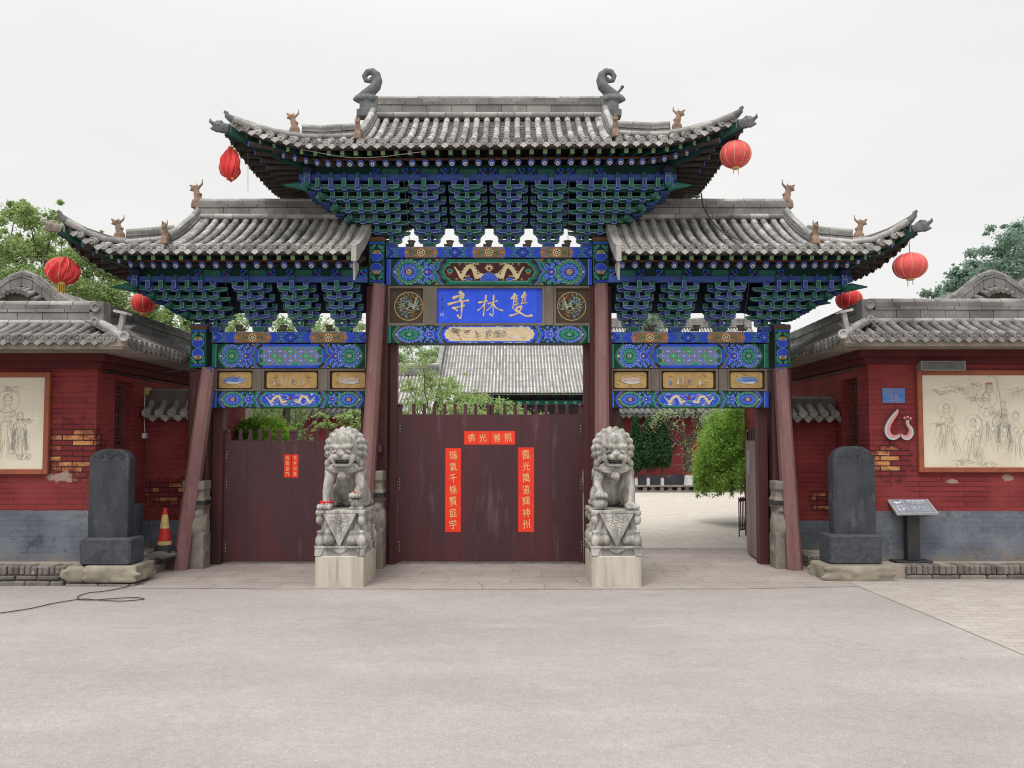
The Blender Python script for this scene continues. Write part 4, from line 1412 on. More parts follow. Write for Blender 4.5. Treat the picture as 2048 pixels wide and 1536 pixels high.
def dragon(p, x0, x1, zc, h, col, lay, d=1):
    """sinuous dragon, head towards the end of the run"""
    p.T = lambda a, b: ((x0 + a) if d > 0 else (x1 - a), zc + b)
    L = x1 - x0
    pts = []
    for i in range(40):
        t = i / 39
        pts.append((L * (.03 + .85 * t + .035 * math.sin(t * 12)), h * .32 * math.sin(t * 9.6 + 2.3) * (1 - .12 * t)))
    N = len(pts)
    for i in range(N - 1):
        w = h * (.07 + .14 * min(1, 3 * i / N) * (1 if i < N * .85 else .8))
        p.line(pts[i:i + 2], w, col, lay)
        p.disc(*pts[i], w / 2, col, lay, n=8)
        if i % 2 == 0 and i > 3:
            dx, dz = pts[i + 1][0] - pts[i][0], pts[i + 1][1] - pts[i][1]
            l = math.hypot(dx, dz)
            nx, nz = -dz / l, dx / l
            p.poly([(pts[i][0] + nx * w * .4, pts[i][1] + nz * w * .4), (pts[i + 1][0] + nx * w * .4, pts[i + 1][1] + nz * w * .4), (pts[i][0] + nx * w * .95 - dx, pts[i][1] + nz * w * .95 - dz)], col, lay)
    hx, hz = pts[-1]
    p.disc(hx + h * .05, hz, h * .13, col, lay, h * .10, 10)
    p.poly([(hx + h * .08, hz + h * .03), (hx + h * .27, hz + h * .07), (hx + h * .26, hz + h * .01), (hx + h * .1, hz - h * .02)], col, lay)
    p.poly([(hx + h * .06, hz - h * .03), (hx + h * .22, hz - h * .07), (hx + h * .08, hz - h * .09)], col, lay)
    for q in (.10, .17):
        p.line([(hx, hz + h * .06), (hx - h * .12, hz + h * (.06 + q)), (hx - h * .24, hz + h * (.04 + q * 1.3))], h * .04, col, lay, h * .01)
    for t in (8, 15, 24, 31):
        a, b = pts[t]
        sg = 1 if b < 0 else -1
        k = -sg
        q = [(a, b), (a + h * .10, b + k * h * .16), (a + h * .24, b + k * h * .13)]
        p.line(q, h * .07, col, lay, h * .04)
        for v in (-.5, 0, .5):
            p.line([q[-1], (q[-1][0] + h * .09 * math.cos(v), q[-1][1] + k * h * .02 + h * .09 * math.sin(v))], h * .025, col, lay, h * .008)
    for i in range(9):
        a = L * (.06 + .1 * i); b = h * .40 * (1 if i % 2 else -1)
        p.line([(a, b), (a + h * .06, b + h * .05), (a + h * .12, b)], h * .03, col, lay, h * .01)
        p.line([(a + h * .02, b - h * .04), (a + h * .10, b - h * .03)], h * .025, col, lay, h * .01)
    p.T = lambda a, b: (a, b)


def paint_mats():
    g = globals()
    d = {'LATB': mat('pale_blue_lattice_paint', (.15, .26, .66), (.10, .19, .52), 30, .4, .6, .7, 60, 0, 0, .1, c3=(.55, .60, .76), c3lo=.62, c3hi=.70, c3s=60),
         'LATG': mat('jade_lattice_paint', (.035, .40, .24), (.03, .30, .18), 30, .4, .6, .7, 60, 0, 0, .1, c3=(.28, .56, .44), c3lo=.64, c3hi=.72, c3s=60),
         'SKIN': mat('pale_figure_paint', (.62, .48, .40), (.50, .40, .34), 30, .4, .6, .7, 60, 0, 0, .1),
         'BROWNP': mat('dark_brown_panel_paint', (.085, .055, .036), (.06, .038, .026), 6, .4, .65, .6, 60, .15, 0, .1)}
    return [d[k] if k in d else g[k] for k in Paint.L]


PM = paint_mats()
YB = YG - .15                    # front face of the painted beams
gy = YB - YG


def beam_part(x0, x1, z0, z1, name, fn, dep=.28, y=None, label=None):
    y = gy if y is None else y
    b = MB(); b.box(x0, x1, y, y + dep, z0, z1, 0)
    o = G(b).build(name, [DKGREEN], gate)
    if label: o['label'] = label
    p = Paint(y)
    fn(p)
    G(p.mb).build('painted_ornament', PM, o)
    return o


def px_rect(xa, xb, ya, yb, Y=YB):
    x0, z1 = rel(xa, ya, Y); x1, z0 = rel(xb, yb, Y)
    return x0, x1, z0, z1


# ---- columns and their painted heads
def column(px, pyt, pyb, w, zbot_head):
    x = at(px, 700, YG).x - GXC
    b = MB()
    zt = zat(pyt, YG)
    zh = zat(zbot_head, YG - .2)
    b.box(x - w / 2, x + w / 2, -.17, .17, 0, zh, 0, bev=.02)
    o = G(b).build('column', [POST], gate)
    h = MB(); h.box(x - .102, x + .102, -.20, .16, zh, zt, 0)
    h.box(x - .11, x + .11, -.21, .17, zt - .035, zt + .012, 1)
    hd = G(h).build('column_head', [DKGREEN, EAVEWOOD], gate)
    p = Paint(-.20)
    zc = (zh + zt - .03) / 2; H = (zt - .03 - zh)
    p.rect(x - .098, x + .098, zh, zt - .035, 'BEAMGREEN', 0)
    p.rect(x - .088, x + .088, zh + .012, zt - .045, 'DKGREEN', 1)
    for q in (-1, 1):
        p.T = lambda a, b, q=q: (x + a, zc + q * b)
        p.disc(0, H * .14, .080, 'BEAMLINE', 2, .072, 14); p.disc(0, H * .14, .073, 'BEAMBLUE', 3, .067, 14)
        p.poly([(-.052, H * .14 + .03), (.052, H * .14 + .03), (.036, H * .14 + .075), (-.036, H * .14 + .075)], 'GOLD', 4)
        for v in (-.03, -.012, .006, .024): p.poly([(v, H * .14 + .034), (v + .009, H * .14 + .034), (v * .7 + .006, H * .14 + .07), (v * .7, H * .14 + .07)], 'DKRED', 5)
        for v in (-1, 1):
            p.curl(v * .062, H * .33, .024, 0, 'BEAMGREEN', 'GREENLINE', 2, v); p.curl(v * .035, H * .37, .022, 0, 'BEAMGREEN', 'GREENLINE', 3, -v)
            p.curl(v * .074, H * .26, .016, 0, 'BEAMGREEN', 'GREENLINE', 3, v)
        p.rect(-.088, .088, H * .42, H * .46, 'BEAMBLUE', 2)
        p.T = lambda a, b: (a, b)
    G(p.mb).build('painted_ornament', PM, hd)
    return x, zh, zt


cols = [column(408, 657, 0, .27, 735), column(757, 484, 0, .29, 568), column(1199, 484, 0, .29, 568), column(1555, 657, 0, .27, 735)]
# braces leaning on the posts from the street side
for (x, zh, zt), (pf, pt, pyf) in zip(cols, ((355, 416, 1141), (722, 757, 1141), (1207, 1203, 1141), (1594, 1563, 1141))):
    yf = yground(pyf, .006)
    foot = Vector((at(pf, pyf, yf).x - GXC, yf - YG + .1, -.02))
    top = Vector((at(pt, 745 if zh < 2.9 else 570, YG - .3).x - GXC, -.26, zh - .02))
    b = MB()
    d = (top - foot).normalized()
    side = d.cross(Vector((0, 1, 0))).normalized(); u = side.cross(d).normalized()
    oc = []
    for r_, c in ((1.0, foot), (.86, top)):
        ring = []
        for (sa, su) in ((-.5, -.28), (-.28, -.5), (.28, -.5), (.5, -.28), (.5, .28), (.28, .5), (-.28, .5), (-.5, .28)):
            ring.append(c + side * sa * .19 * r_ + u * su * .20 * r_)
        oc.append(ring)
    V = oc[0] + oc[1]
    b.add(V, [(i, (i + 1) % 8, 8 + (i + 1) % 8, 8 + i) for i in range(8)] + [tuple(range(7, -1, -1)), tuple(range(8, 16))])
    G(b).build('brace', [BRACE], gate)
    # painted wooden peg where it meets the post head
    k = MB()
    k.tube([(top.x + .02 * (1 if x < 0 else -1), -.20, zh - .02), (top.x + .02 * (1 if x < 0 else -1), -.34, zh - .06)], .045, 10, 0)
    G(k).build('brace_peg', [BLUE if abs(x) > 2.5 else GREEN], gate)
    # iron tie between brace and post
    mid = foot.lerp(top, .42)
    t = MB(); t.box(x - .11, x + .11, mid.y, -.165, mid.z - .05, mid.z + .05)
    G(t).build('brace_tie', [POST], gate)

# ---- centre bay
x0, x1, z0, z1 = px_rect(773, 1184, 494, 516)
beam_part(x0, x1, z0, z1, 'flat_beam', lambda p: wheel_beam(p, x0, x1, z0, z1, at(842, 505, YB).x - GXC - x0, 137 * YB / FPX), .30, label='narrow painted beam with three gilt wheels')
X0, X1, Z0, Z1 = px_rect(773, 1184, 518, 570)


def dragon_beam(p):
    h = Z1 - Z0; zc = (Z0 + Z1) / 2
    Le = at(893, 540, YB).x - GXC - X0
    xuanzi(p, X0, Le, zc, h, 1, 0); xuanzi(p, X1, Le, zc, h, -1, 0)
    p.rect(X0 + Le, X1 - Le, Z0, Z1, 'BEAMGREEN', 0)
    a0, a1 = X0 + Le - h * .30, X1 - Le + h * .30
    field(p, a0 + .0, a1 - .0, Z0 + h * .02, Z1 - h * .02, h * .42, 'BEAMGREEN', 10)
    field(p, a0 + .055, a1 - .055, Z0 + h * .125, Z1 - h * .125, h * .30, 'GREENLINE', 11)
    field(p, a0 + .065, a1 - .065, Z0 + h * .15, Z1 - h * .15, h * .29, 'DKRED', 12)
    xm = (X0 + X1) / 2
    dragon(p, a0 + .20, xm - .06, zc, h * .72, 'CREAMG', 13, 1)
    dragon(p, xm + .06, a1 - .20, zc, h * .72, 'CREAMG', 13, -1)
    p.disc(xm, zc + h * .12, .038, 'CREAMG', 13); p.disc(xm, zc + h * .12, .024, 'REDP', 14)
    for i in range(9):
        t = math.pi * i / 8
        p.poly([(xm + .034 * math.cos(t - .2), zc + h * .12 + .034 * math.sin(t - .2)), (xm + .068 * math.cos(t), zc + h * .12 + .072 * math.sin(t)), (xm + .034 * math.cos(t + .2), zc + h * .12 + .034 * math.sin(t + .2))], 'CREAMG', 13)
    for r_, m in ((.115, 'BEAMLINE'), (.108, 'BEAMBLUE'), (.082, 'BEAMLINE'), (.076, 'BEAMBLUE'), (.05, 'BEAMLINE'), (.044, 'BEAMBLUE')):
        p.poly([(xm + r_ * math.cos(math.pi * i / 12), Z0 + h * .152 + r_ * .95 * math.sin(math.pi * i / 12)) for i in range(13)], m, 14 + {.115: 0, .108: 1, .082: 2, .076: 3, .05: 4, .044: 5}[r_])
    for q in (-1, 1):
        p.disc(xm + q * .27, Z0 + h * .21, .05, 'BEAMLINE', 13, .02); p.disc(xm + q * .27, Z0 + h * .21, .04, 'BEAMBLUE', 14, .013)
        ax = xm + q * (a1 - xm - .15)
        p.disc(ax, zc + .01, .038, 'GREENLINE', 13, .03); p.disc(ax, zc + .012, .028, 'BEAMGREEN', 14, .02); p.disc(ax, zc - .03, .036, 'REDP', 13, .012)


beam_part(X0, X1, Z0, Z1, 'main_beam', dragon_beam, .30, label='green painted beam with two gilt dragons and a pearl')
# panel row
px0, px1, pz0, pz1 = px_rect(773, 1184, 571, 651)
b = MB()
def frame_px(b, xa, xb, ya, yb, w, y, m=0):
    a0, a1, c0, c1 = px_rect(xa, xb, ya, yb)
    b.box(a0, a0 + w, y, y + .07, c0, c1, m); b.box(a1 - w, a1, y, y + .07, c0, c1, m)
    b.box(a0 + w, a1 - w, y, y + .07, c0, c0 + w, m); b.box(a0 + w, a1 - w, y, y + .07, c1 - w, c1, m)
b.box(px0, px1, gy + .085, gy + .13, pz0, pz1, 0)
for xa, xb in ((774, 851), (868, 1090), (1107, 1184)):
    frame_px(b, xa, xb, 571, 651, .034, gy + .01)
for xa, xb in ((851.5, 867.5), (1090.5, 1106.5)):
    a0, a1, c0, c1 = px_rect(xa, xb, 571.5, 650.5); b.box(a0, a1, gy - .002, gy + .08, c0, c1)
panel = G(b).build('panel_frame', [GREYWOOD], gate)
for xa, xb, cxp in ((779, 849, 816.5), (1110, 1180, 1144)):
    a0, a1, c0, c1 = px_rect(xa, xb, 576, 647)
    q = MB(); q.box(a0 - .01, a1 + .01, gy + .055, gy + .084, c0 - .01, c1 + .01)
    o = G(q).build('medallion_panel', [PM[Paint.L.index('BROWNP')]], gate)
    p = Paint(gy + .055)
    cx_, cz_ = rel(cxp, 611, YB)
    r_ = .192
    sg = 1 if cxp < 900 else -1
    p.T = lambda a, bb: (cx_ + sg * a, cz_ + bb)
    p.disc(0, 0, r_, 'GOLD', 0, n=28); p.disc(0, 0, r_ * .955, 'BROWNP', 1, n=28)
    rnd = random.Random(5)
    for i in range(150):
        t, rr = rnd.uniform(0, 6.283), r_ * .86 * math.sqrt(rnd.random())
        a, bb = rr * math.cos(t), rr * math.sin(t)
        m = rnd.choice(['BEAMGREEN', 'GREENLINE', 'DKGREEN', 'BEAMLINE', 'GOLD', 'ORANGEP'] if a < .02 else ['ORANGEP', 'GOLD', 'DKGREEN', 'DKRED', 'ORANGEP'])
        an = rnd.uniform(-.6, .9) + (1.2 if bb > 0 else -.2)
        ln = rnd.uniform(.02, .05)
        ln = min(ln, max(.008, r_ * .93 - rr))
        p.line([(a, bb), (a + ln * .5 * math.cos(an), bb + ln * .5 * math.sin(an)), (a + ln * math.cos(an + .5), bb + ln * math.sin(an + .5))], .010, m, 2 + i % 4, .003)
    # crane in the middle
    p.line([(-.02, .06), (.0, .075), (.012, .06), (.004, .02), (.02, -.02), (.06, -.035)], .014, 'GREENLINE', 7, .03)
    p.disc(.03, -.03, .05, 'GOLD', 6, .03); p.disc(.03, -.033, .04, 'DKGREEN', 7, .02)
    for i in range(6): p.line([(.05, -.03), (.10, -.05 + .03 * i), (.125, -.01 + .03 * i)], .012, ['GREENLINE', 'BEAMLINE', 'GOLD'][i % 3], 8, .005)
    for i in range(5): p.line([(-.12, .08 - .035 * i), (-.09, .11 - .035 * i), (-.05, .10 - .035 * i)], .012, ['GOLD', 'BEAMLINE', 'GREENLINE'][i % 3], 7, .005)
    G(p.mb).build('crane_medallion', PM, o)
# plaque
a0, a1, c0, c1 = px_rect(871.5, 1086.5, 574.5, 647.5)
q = MB(); q.box(a0, a1, gy + .045, gy + .084, c0, c1)
plaque = G(q).build('name_plaque', [PLAQUE], gate)
plaque['label'] = 'bright blue name plaque with three gilt characters'


def zc_(u, v, s=8.533, ox=860, oy=560):
    return rel(ox + u / s, oy + v / s, YB + .045)


def brush(p, pts, w, m, lay, k=8.533):
    """brush stroke: pts in zoomed picture units -> panel plane; width swells and tapers"""
    sc_ = YB / FPX / k
    n = 14
    P = []
    for i in range(n + 1):
        t = i / n * (len(pts) - 1); j = min(len(pts) - 2, int(t)); f = t - j
        p0, p1, p2, p3 = pts[max(0, j - 1)], pts[j], pts[j + 1], pts[min(len(pts) - 1, j + 2)]
        cr = lambda q0, q1, q2, q3: .5 * ((2 * q1) + (-q0 + q2) * f + (2 * q0 - 5 * q1 + 4 * q2 - q3) * f * f + (-q0 + 3 * q1 - 3 * q2 + q3) * f ** 3)
        P.append((cr(p0[0], p1[0], p2[0], p3[0]), cr(p0[1], p1[1], p2[1], p3[1])))
    for i in range(n):
        w0 = w * (.78 + .30 * math.cos(i / n * 5.2)) ; w1 = w * (.78 + .30 * math.cos((i + 1) / n * 5.2))
        A, B_2 = zc_(*P[i]), zc_(*P[i + 1])
        p.line([A, B_2], w0 * sc_, m, lay, w1 * sc_)
        p.disc(A[0], A[1], w0 * sc_ / 2, m, lay, n=10)
    A = zc_(*P[-1]); p.disc(A[0], A[1], w * sc_ * .46, m, lay, n=10)


p = Paint(gy + .045)
STROKES = [([(520, 212), (530, 260), (515, 350)], 62), ([(410, 300), (480, 275), (568, 262)], 52), ([(318, 410), (470, 372), (650, 348)], 40), ([(392, 478), (480, 462), (580, 437)], 36),
           ([(548, 375), (540, 500), (524, 655), (474, 604)], 38), ([(425, 490), (465, 522)], 32), ([(545, 225), (575, 250), (560, 300)], 40),
           ([(838, 383), (900, 372), (968, 355)], 34), ([(955, 268), (930, 440), (912, 606)], 30), ([(928, 410), (880, 470), (818, 518)], 24),
           ([(995, 404), (1070, 380), (1146, 355)], 28), ([(1086, 268), (1080, 430), (1072, 606), (1024, 578)], 30), ([(1072, 405), (1030, 465), (972, 518)], 25), ([(1085, 425), (1150, 490), (1236, 520)], 34),
           ([(1445, 245), (1395, 308)], 42), ([(1432, 290), (1425, 390), (1414, 478)], 28), ([(1440, 275), (1488, 268)], 26), ([(1472, 285), (1466, 430)], 20), ([(1440, 328), (1500, 318)], 16), ([(1440, 374), (1502, 364)], 16), ([(1436, 428), (1510, 404)], 20),
           ([(1615, 214), (1566, 282)], 36), ([(1592, 262), (1580, 330), (1562, 405)], 26), ([(1602, 250), (1640, 250)], 22), ([(1624, 258), (1620, 395)], 18), ([(1582, 304), (1640, 298)], 14), ([(1576, 350), (1640, 340)], 14), ([(1572, 400), (1654, 386)], 18),
           ([(1484, 472), (1560, 452), (1540, 512), (1470, 580), (1370, 606)], 36), ([(1462, 508), (1550, 565), (1640, 615), (1732, 604)], 44)]
for pts, w in STROKES: brush(p, [(a + 2, b_ + 6) for a, b_ in pts], w * 1.12, 'ORANGEP', 0)
for pts, w in STROKES: brush(p, pts, w, 'CREAMG', 3)
G(p.mb).build('plaque_characters', PM, plaque)


def glyphs(mb, txt, cx, cz, size, pitch, y, m, down=True, w=None, skew=0.0):
    """column (or row) of written characters on a plane facing the street"""
    for i, ch in enumerate(txt):
        V, Fs = text_poly(ch, size, w)
        ox, oz = (cx, cz - i * pitch) if down else (cx + i * pitch, cz)
        mb.add([(ox + a + skew * b_, y, oz + b_ + .12 * skew * 0) for a, b_ in V], Fs, m)


q = MB()
for i, ch in enumerate('歲次戊寅年仲春吉日'[:9]):
    px_, pz_ = zc_(1842, 175 + i * 57); glyphs(q, ch, px_, pz_, .040, 0, gy + .0425, 0, w=.034)
px_, pz_ = zc_(1842, 690); glyphs(q, '書', px_, pz_, .036, 0, gy + .0425, 0)
for i, ch in enumerate('戊寅年書'[:4]):
    px_, pz_ = zc_(208, 270 + i * 66); glyphs(q, ch, px_, pz_, .042, 0, gy + .0425, 0)
px_, pz_ = zc_(205, 592); glyphs(q, '印', px_, pz_, .05, 0, gy + .0425, 1)
INKBLUE = mat('dull_ink_on_blue', (.06, .08, .20), (.10, .11, .2), 60, .4, .6, .7, 60, 0, 0, .1)
G(q).build('plaque_inscription', [INKBLUE, WHITEP], plaque)

# lower centre beam with the pale picture
Lx0, Lx1, Lz0, Lz1 = px_rect(773, 1185, 652, 686)


def picture_beam(p):
    h = Lz1 - Lz0; zc = (Lz0 + Lz1) / 2
    Le = at(893, 670, YB).x - GXC - Lx0
    xuanzi(p, Lx0, Le, zc, h, 1, 1); xuanzi(p, Lx1, Le, zc, h, -1, 1)
    p.rect(Lx0 + Le, Lx1 - Le, Lz0, Lz1, 'BEAMBLUE', 0)
    a0, a1 = Lx0 + Le - h * .38, Lx1 - Le + h * .38
    field(p, a0, a1, Lz0 + .002, Lz1 - .002, h * .4, 'BEAMBLUE', 10)
    field(p, a0 + .05, a1 - .05, Lz0 + h * .09, Lz1 - h * .06, h * .32, 'BEAMLINE', 11)
    field(p, a0 + .056, a1 - .056, Lz0 + h * .115, Lz1 - h * .085, h * .31, 'CREAM', 12)
    rnd = random.Random(11)
    w = a1 - a0
    p.T = lambda a, b: (a0 + a, zc + b)
    p.line([(w * .22, -h * .36), (w * .19, -h * .1), (w * .17, h * .12), (w * .20, h * .22)], .012, 'INK', 13, .005)
    for i in range(34):
        a = w * rnd.choice([rnd.gauss(.17, .03), rnd.gauss(.27, .025)]); b = h * rnd.gauss(.20, .09)
        p.line([(a - .025, b), (a + .02, b + rnd.uniform(-.012, .012))], .012, 'INK', 13 + i % 3, .005)
    for cx_ in (.365, .47, .50, .565, .60, .65):
        a = w * cx_; b = h * rnd.uniform(-.08, .12)
        p.disc(a, b + h * .17, .012, 'WHITEP', 14, .013); p.ring(a, b + h * .17, .010, .014, 'INK', 15, 10)
        for i in range(6):
            p.line([(a + rnd.uniform(-.02, .02), b + h * .12), (a + rnd.uniform(-.04, .04), b - h * .02), (a + rnd.uniform(-.045, .045), b - h * .22)], .005, 'INK', 14, .003)
    for i in range(40):
        a = w * rnd.uniform(.08, .94); b = h * rnd.uniform(-.34, .30)
        l = rnd.uniform(.02, .09)
        p.line([(a, b), (a + l * .5, b + rnd.uniform(-.008, .008)), (a + l, b + rnd.uniform(-.008, .008))], .004, 'INK', 13, .002)
    for i in range(16):
        p.disc(w * rnd.uniform(.25, .9), h * rnd.uniform(-.3, .3), rnd.uniform(.012, .04), 'WHITEP' if i % 3 == 0 else 'CREAM', 13, rnd.uniform(.006, .016), 7)
    for i in range(26):
        a = w * rnd.uniform(.1, .9); b = rnd.choice([-h * .475, h * .475]) + rnd.uniform(-.004, .004)
        p.disc(a, b, rnd.uniform(.01, .035), 'WHITEP', 12, rnd.uniform(.002, .005), 6)
    p.T = lambda a, b: (a, b)


beam_part(Lx0, Lx1, Lz0, Lz1, 'lower_beam', picture_beam, .28, label='painted beam with a pale landscape picture')


# ---- side bays
def lattice_beam(x0, x1, z0, z1):
    def fn(p):
        h = z1 - z0; zc = (z0 + z1) / 2
        W = x1 - x0
        Le = W * .318
        xuanzi(p, x0, Le, zc, h, 1, 1); xuanzi(p, x1, Le, zc, h, -1, 1)
        p.rect(x0 + Le, x1 - Le, z0, z1, 'BEAMBLUE', 0)
        a0, a1 = x0 + Le - h * .36, x1 - Le + h * .36
        field(p, a0, a1, z0 + .002, z1 - .002, h * .42, 'BEAMBLUE', 10)
        f0, f1, g0, g1 = a0 + .07, a1 - .07, z0 + h * .11, z1 - h * .11
        c = h * .16
        p.poly([(f0 + c, g0), (f1 - c, g0), (f1, g0 + c), (f1, g1 - c), (f1 - c, g1), (f0 + c, g1), (f0, g1 - c), (f0, g0 + c)], 'GREENLINE', 11)
        p.poly([(f0 + c, g0 + .007), (f1 - c, g0 + .007), (f1 - .007, g0 + c), (f1 - .007, g1 - c), (f1 - c, g1 - .007), (f0 + c, g1 - .007), (f0 + .007, g1 - c), (f0 + .007, g0 + c)], 'BEAMGREEN', 12)
        # diamonds
        n = 6
        dw = (f1 - f0 - .02) / n; dh = (g1 - g0 - .014) / 2
        def clipd(cx, cz, rx, rz, m, lay):
            pts = [(cx - rx, cz), (cx, cz - rz), (cx + rx, cz), (cx, cz + rz)]
            lo, hi = g0 + .007, g1 - .007
            out = []
            for i in range(4):           # clip against the top and bottom of the field
                a, b = pts[i], pts[(i + 1) % 4]
                out.append(a)
            def cut(poly, keep, zz):
                r = []
                for i in range(len(poly)):
                    a, b = poly[i], poly[(i + 1) % len(poly)]
                    if keep(a[1]): r.append(a)
                    if keep(a[1]) != keep(b[1]):
                        t = (zz - a[1]) / (b[1] - a[1]); r.append((a[0] + (b[0] - a[0]) * t, zz))
                return r
            out = cut(out, lambda z: z >= lo, lo); out = cut(out, lambda z: z <= hi, hi) if out else out
            if len(out) > 2: p.poly(out, m, lay)
        for i in range(2 * n + 1):
            for j in range(-1, 4):
                if (i + j) % 2: continue
                cx = f0 + .01 + dw / 2 * i; cz = zc + (j - 1) * dh / 2
                if cx - dw / 2 < f0 - .001 or cx + dw / 2 > f1 + .001: continue
                col = 'LATB' if ((i + j) // 2 + j) % 3 else 'LATG'
                col = 'LATG' if (i // 2 + (j + 1)) % 3 == 0 else 'LATB'
                clipd(cx, cz, dw / 2, dh / 2, 'ORANGEP', 13)
                clipd(cx, cz, dw / 2 * .90, dh / 2 * .90, 'GREENLINE' if col == 'LATG' else 'BEAMLINE', 14)
                clipd(cx, cz, dw / 2 * .80, dh / 2 * .80, col, 15)
                if g0 + .02 < cz < g1 - .02:
                    p.line([(cx - dw * .2, cz), (cx + dw * .2, cz)], .006, 'WHITEP', 16); p.line([(cx, cz - dh * .2), (cx, cz + dh * .2)], .006, 'WHITEP', 16)
        for i in range(2 * n + 2):
            for j in range(0, 3):
                if (i + j) % 2 == 0: continue
                cx = f0 + .01 + dw / 2 * i; cz = zc + (j - 1) * dh / 2
                if f0 < cx < f1 and g0 + .01 < cz < g1 - .01: p.disc(cx, cz, .012, 'GOLD', 17, n=8); p.disc(cx, cz, .006, 'DKRED', 18, n=6)
    return fn


def dragon_low(x0, x1, z0, z1):
    def fn(p):
        h = z1 - z0; zc = (z0 + z1) / 2; W = x1 - x0
        Le = W * .325
        xuanzi(p, x0, Le, zc, h, 1, 0); xuanzi(p, x1, Le, zc, h, -1, 0)
        p.rect(x0 + Le, x1 - Le, z0, z1, 'BEAMGREEN', 0)
        a0, a1 = x0 + Le - h * .34, x1 - Le + h * .34
        field(p, a0, a1, z0 + .002, z1 - .002, h * .4, 'BEAMGREEN', 10)
        field(p, a0 + .03, a1 - .03, z0 + h * .08, z1 - h * .08, h * .33, 'GREENLINE', 11)
        field(p, a0 + .04, a1 - .04, z0 + h * .11, z1 - h * .11, h * .32, 'BEAMBLUE', 12)
        rnd = random.Random(int(x0 * 100))
        for i in range(70):
            a = rnd.uniform(a0 + .12, a1 - .12); b = zc + h * rnd.uniform(-.33, .33)
            p.line([(a, b), (a + .02, b + rnd.uniform(-.012, .012)), (a + .035, b + rnd.uniform(-.012, .012))], .007, rnd.choice(['BEAMLINE', 'WHITEP', 'SKIN', 'BEAMLINE']), 13, .003)
        for i in range(14):
            p.disc(rnd.uniform(a0 + .1, a1 - .1), zc + rnd.choice([-1, -1, 1]) * h * rnd.uniform(.28, .36), rnd.uniform(.01, .03), 'WHITEP', 13, .005, 6)
        xm = (a0 + a1) / 2
        dragon(p, a0 + .10, xm - .03, zc, h * .66, 'CREAMG', 14, 1); dragon(p, xm + .03, a1 - .10, zc, h * .66, 'CREAMG', 14, -1)
        p.disc(xm, zc + h * .1, .022, 'REDP', 15); p.disc(xm, zc - h * .12, .03, 'GREENLINE', 15, .014); p.disc(xm, zc - h * .12, .02, 'BEAMGREEN', 16, .008)
    return fn


def animal_panel(p, a0, a1, c0, c1, kind, seed):
    """small picture panel on an ochre ground"""
    rnd = random.Random(seed)
    w, h = a1 - a0, c1 - c0
    r = .03
    p.T = lambda a, b: (a, b)
    pts = []
    for (cx, cz, t0) in ((a1 - r, c0 + r, -90), (a1 - r, c1 - r, 0), (a0 + r, c1 - r, 90), (a0 + r, c0 + r, 180)):
        for i in range(5): pts.append((cx + r * math.cos(R(t0 + 22.5 * i)), cz + r * math.sin(R(t0 + 22.5 * i))))
    p.poly(pts, 'DKRED', 0)
    p.poly([((x - (a0 + a1) / 2) * .97 + (a0 + a1) / 2, (z - (c0 + c1) / 2) * .93 + (c0 + c1) / 2) for x, z in pts], 'OCHRE', 1)
    p.T = lambda a, b: (a0 + a * w, c0 + b * h)
    for i in range(46):
        a, b = rnd.choice([(rnd.uniform(.12, .88), rnd.choice([.16, .80]) + rnd.gauss(0, .05)), (rnd.choice([.15, .82]) + rnd.gauss(0, .03), rnd.uniform(.2, .8))])
        p.line([(a, b), (a + rnd.uniform(.01, .05), b + rnd.uniform(-.06, .06)), (a + rnd.uniform(.03, .08), b + rnd.uniform(-.08, .08))], .011, rnd.choice(['INK', 'DKGREEN', 'INK', 'BROWNP']), 2 + i % 3, .004)
    if kind in ('blue', 'pink', 'bluer'):
        body, head = ('LATB', 'BEAMLINE') if kind != 'pink' else ('SKIN', 'WHITEP')
        s = 1 if kind in ('blue',) else -1
        q = lambda a: a if s > 0 else 1 - a
        p.poly([(q(.16), .35), (q(.20), .62), (q(.34), .70), (q(.60), .68), (q(.72), .62), (q(.78), .50), (q(.74), .34), (q(.55), .26), (q(.3), .27)], 'INK', 5)
        p.poly([(q(.175), .37), (q(.21), .60), (q(.34), .68), (q(.60), .66), (q(.71), .60), (q(.765), .50), (q(.73), .36), (q(.55), .285), (q(.3), .295)], body, 6)
        p.poly([(q(.20), .36), (q(.30), .42), (q(.5), .38), (q(.7), .40), (q(.72), .35), (q(.55), .28), (q(.3), .29)], 'WHITEP', 7)
        p.T = lambda a, b: (a0 + q(a) * w, c0 + b * h)
        p.disc(.70, .50, .09, 'WHITEP', 8, .15); p.disc(.70, .50, .085, head if kind != 'pink' else 'SKIN', 9, .14)
        for (a, b) in ((.67, .54), (.73, .54)): p.disc(a, b, .014, 'INK', 10, .03, 6)
        p.line([(.66, .43), (.70, .40), (.74, .43)], .006, 'INK', 10); p.line([(.2, .5), (.3, .45), (.4, .5), (.5, .44)], .004, 'INK', 10)
    else:
        for a, b in ((.16, .42), (.30, .5), (.40, .6), (.53, .5), (.72, .42)):
            p.poly([(a - .025, b - .22), (a + .03, b - .22), (a + .012, b + .06), (a - .012, b + .06)], rnd.choice(['WHITEP', 'LATB', 'SKIN']), 5)
            p.disc(a, b + .1, .014, 'SKIN', 6, .05, 8)
            p.line([(a - .02, b - .2), (a - .03, b), (a, b + .05)], .004, 'INK', 6)
        p.line([(.43, .62), (.43, .34), (.56, .34)], .006, 'INK', 6); p.disc(.56, .34, .04, 'INK', 6, .10, 12); p.disc(.56, .34, .03, 'OCHRE', 7, .075, 12)
        p.line([(.10, .14), (.3, .2), (.5, .16), (.7, .2), (.84, .3)], .012, 'INK', 6, .006)
    p.T = lambda a, b: (a, b)


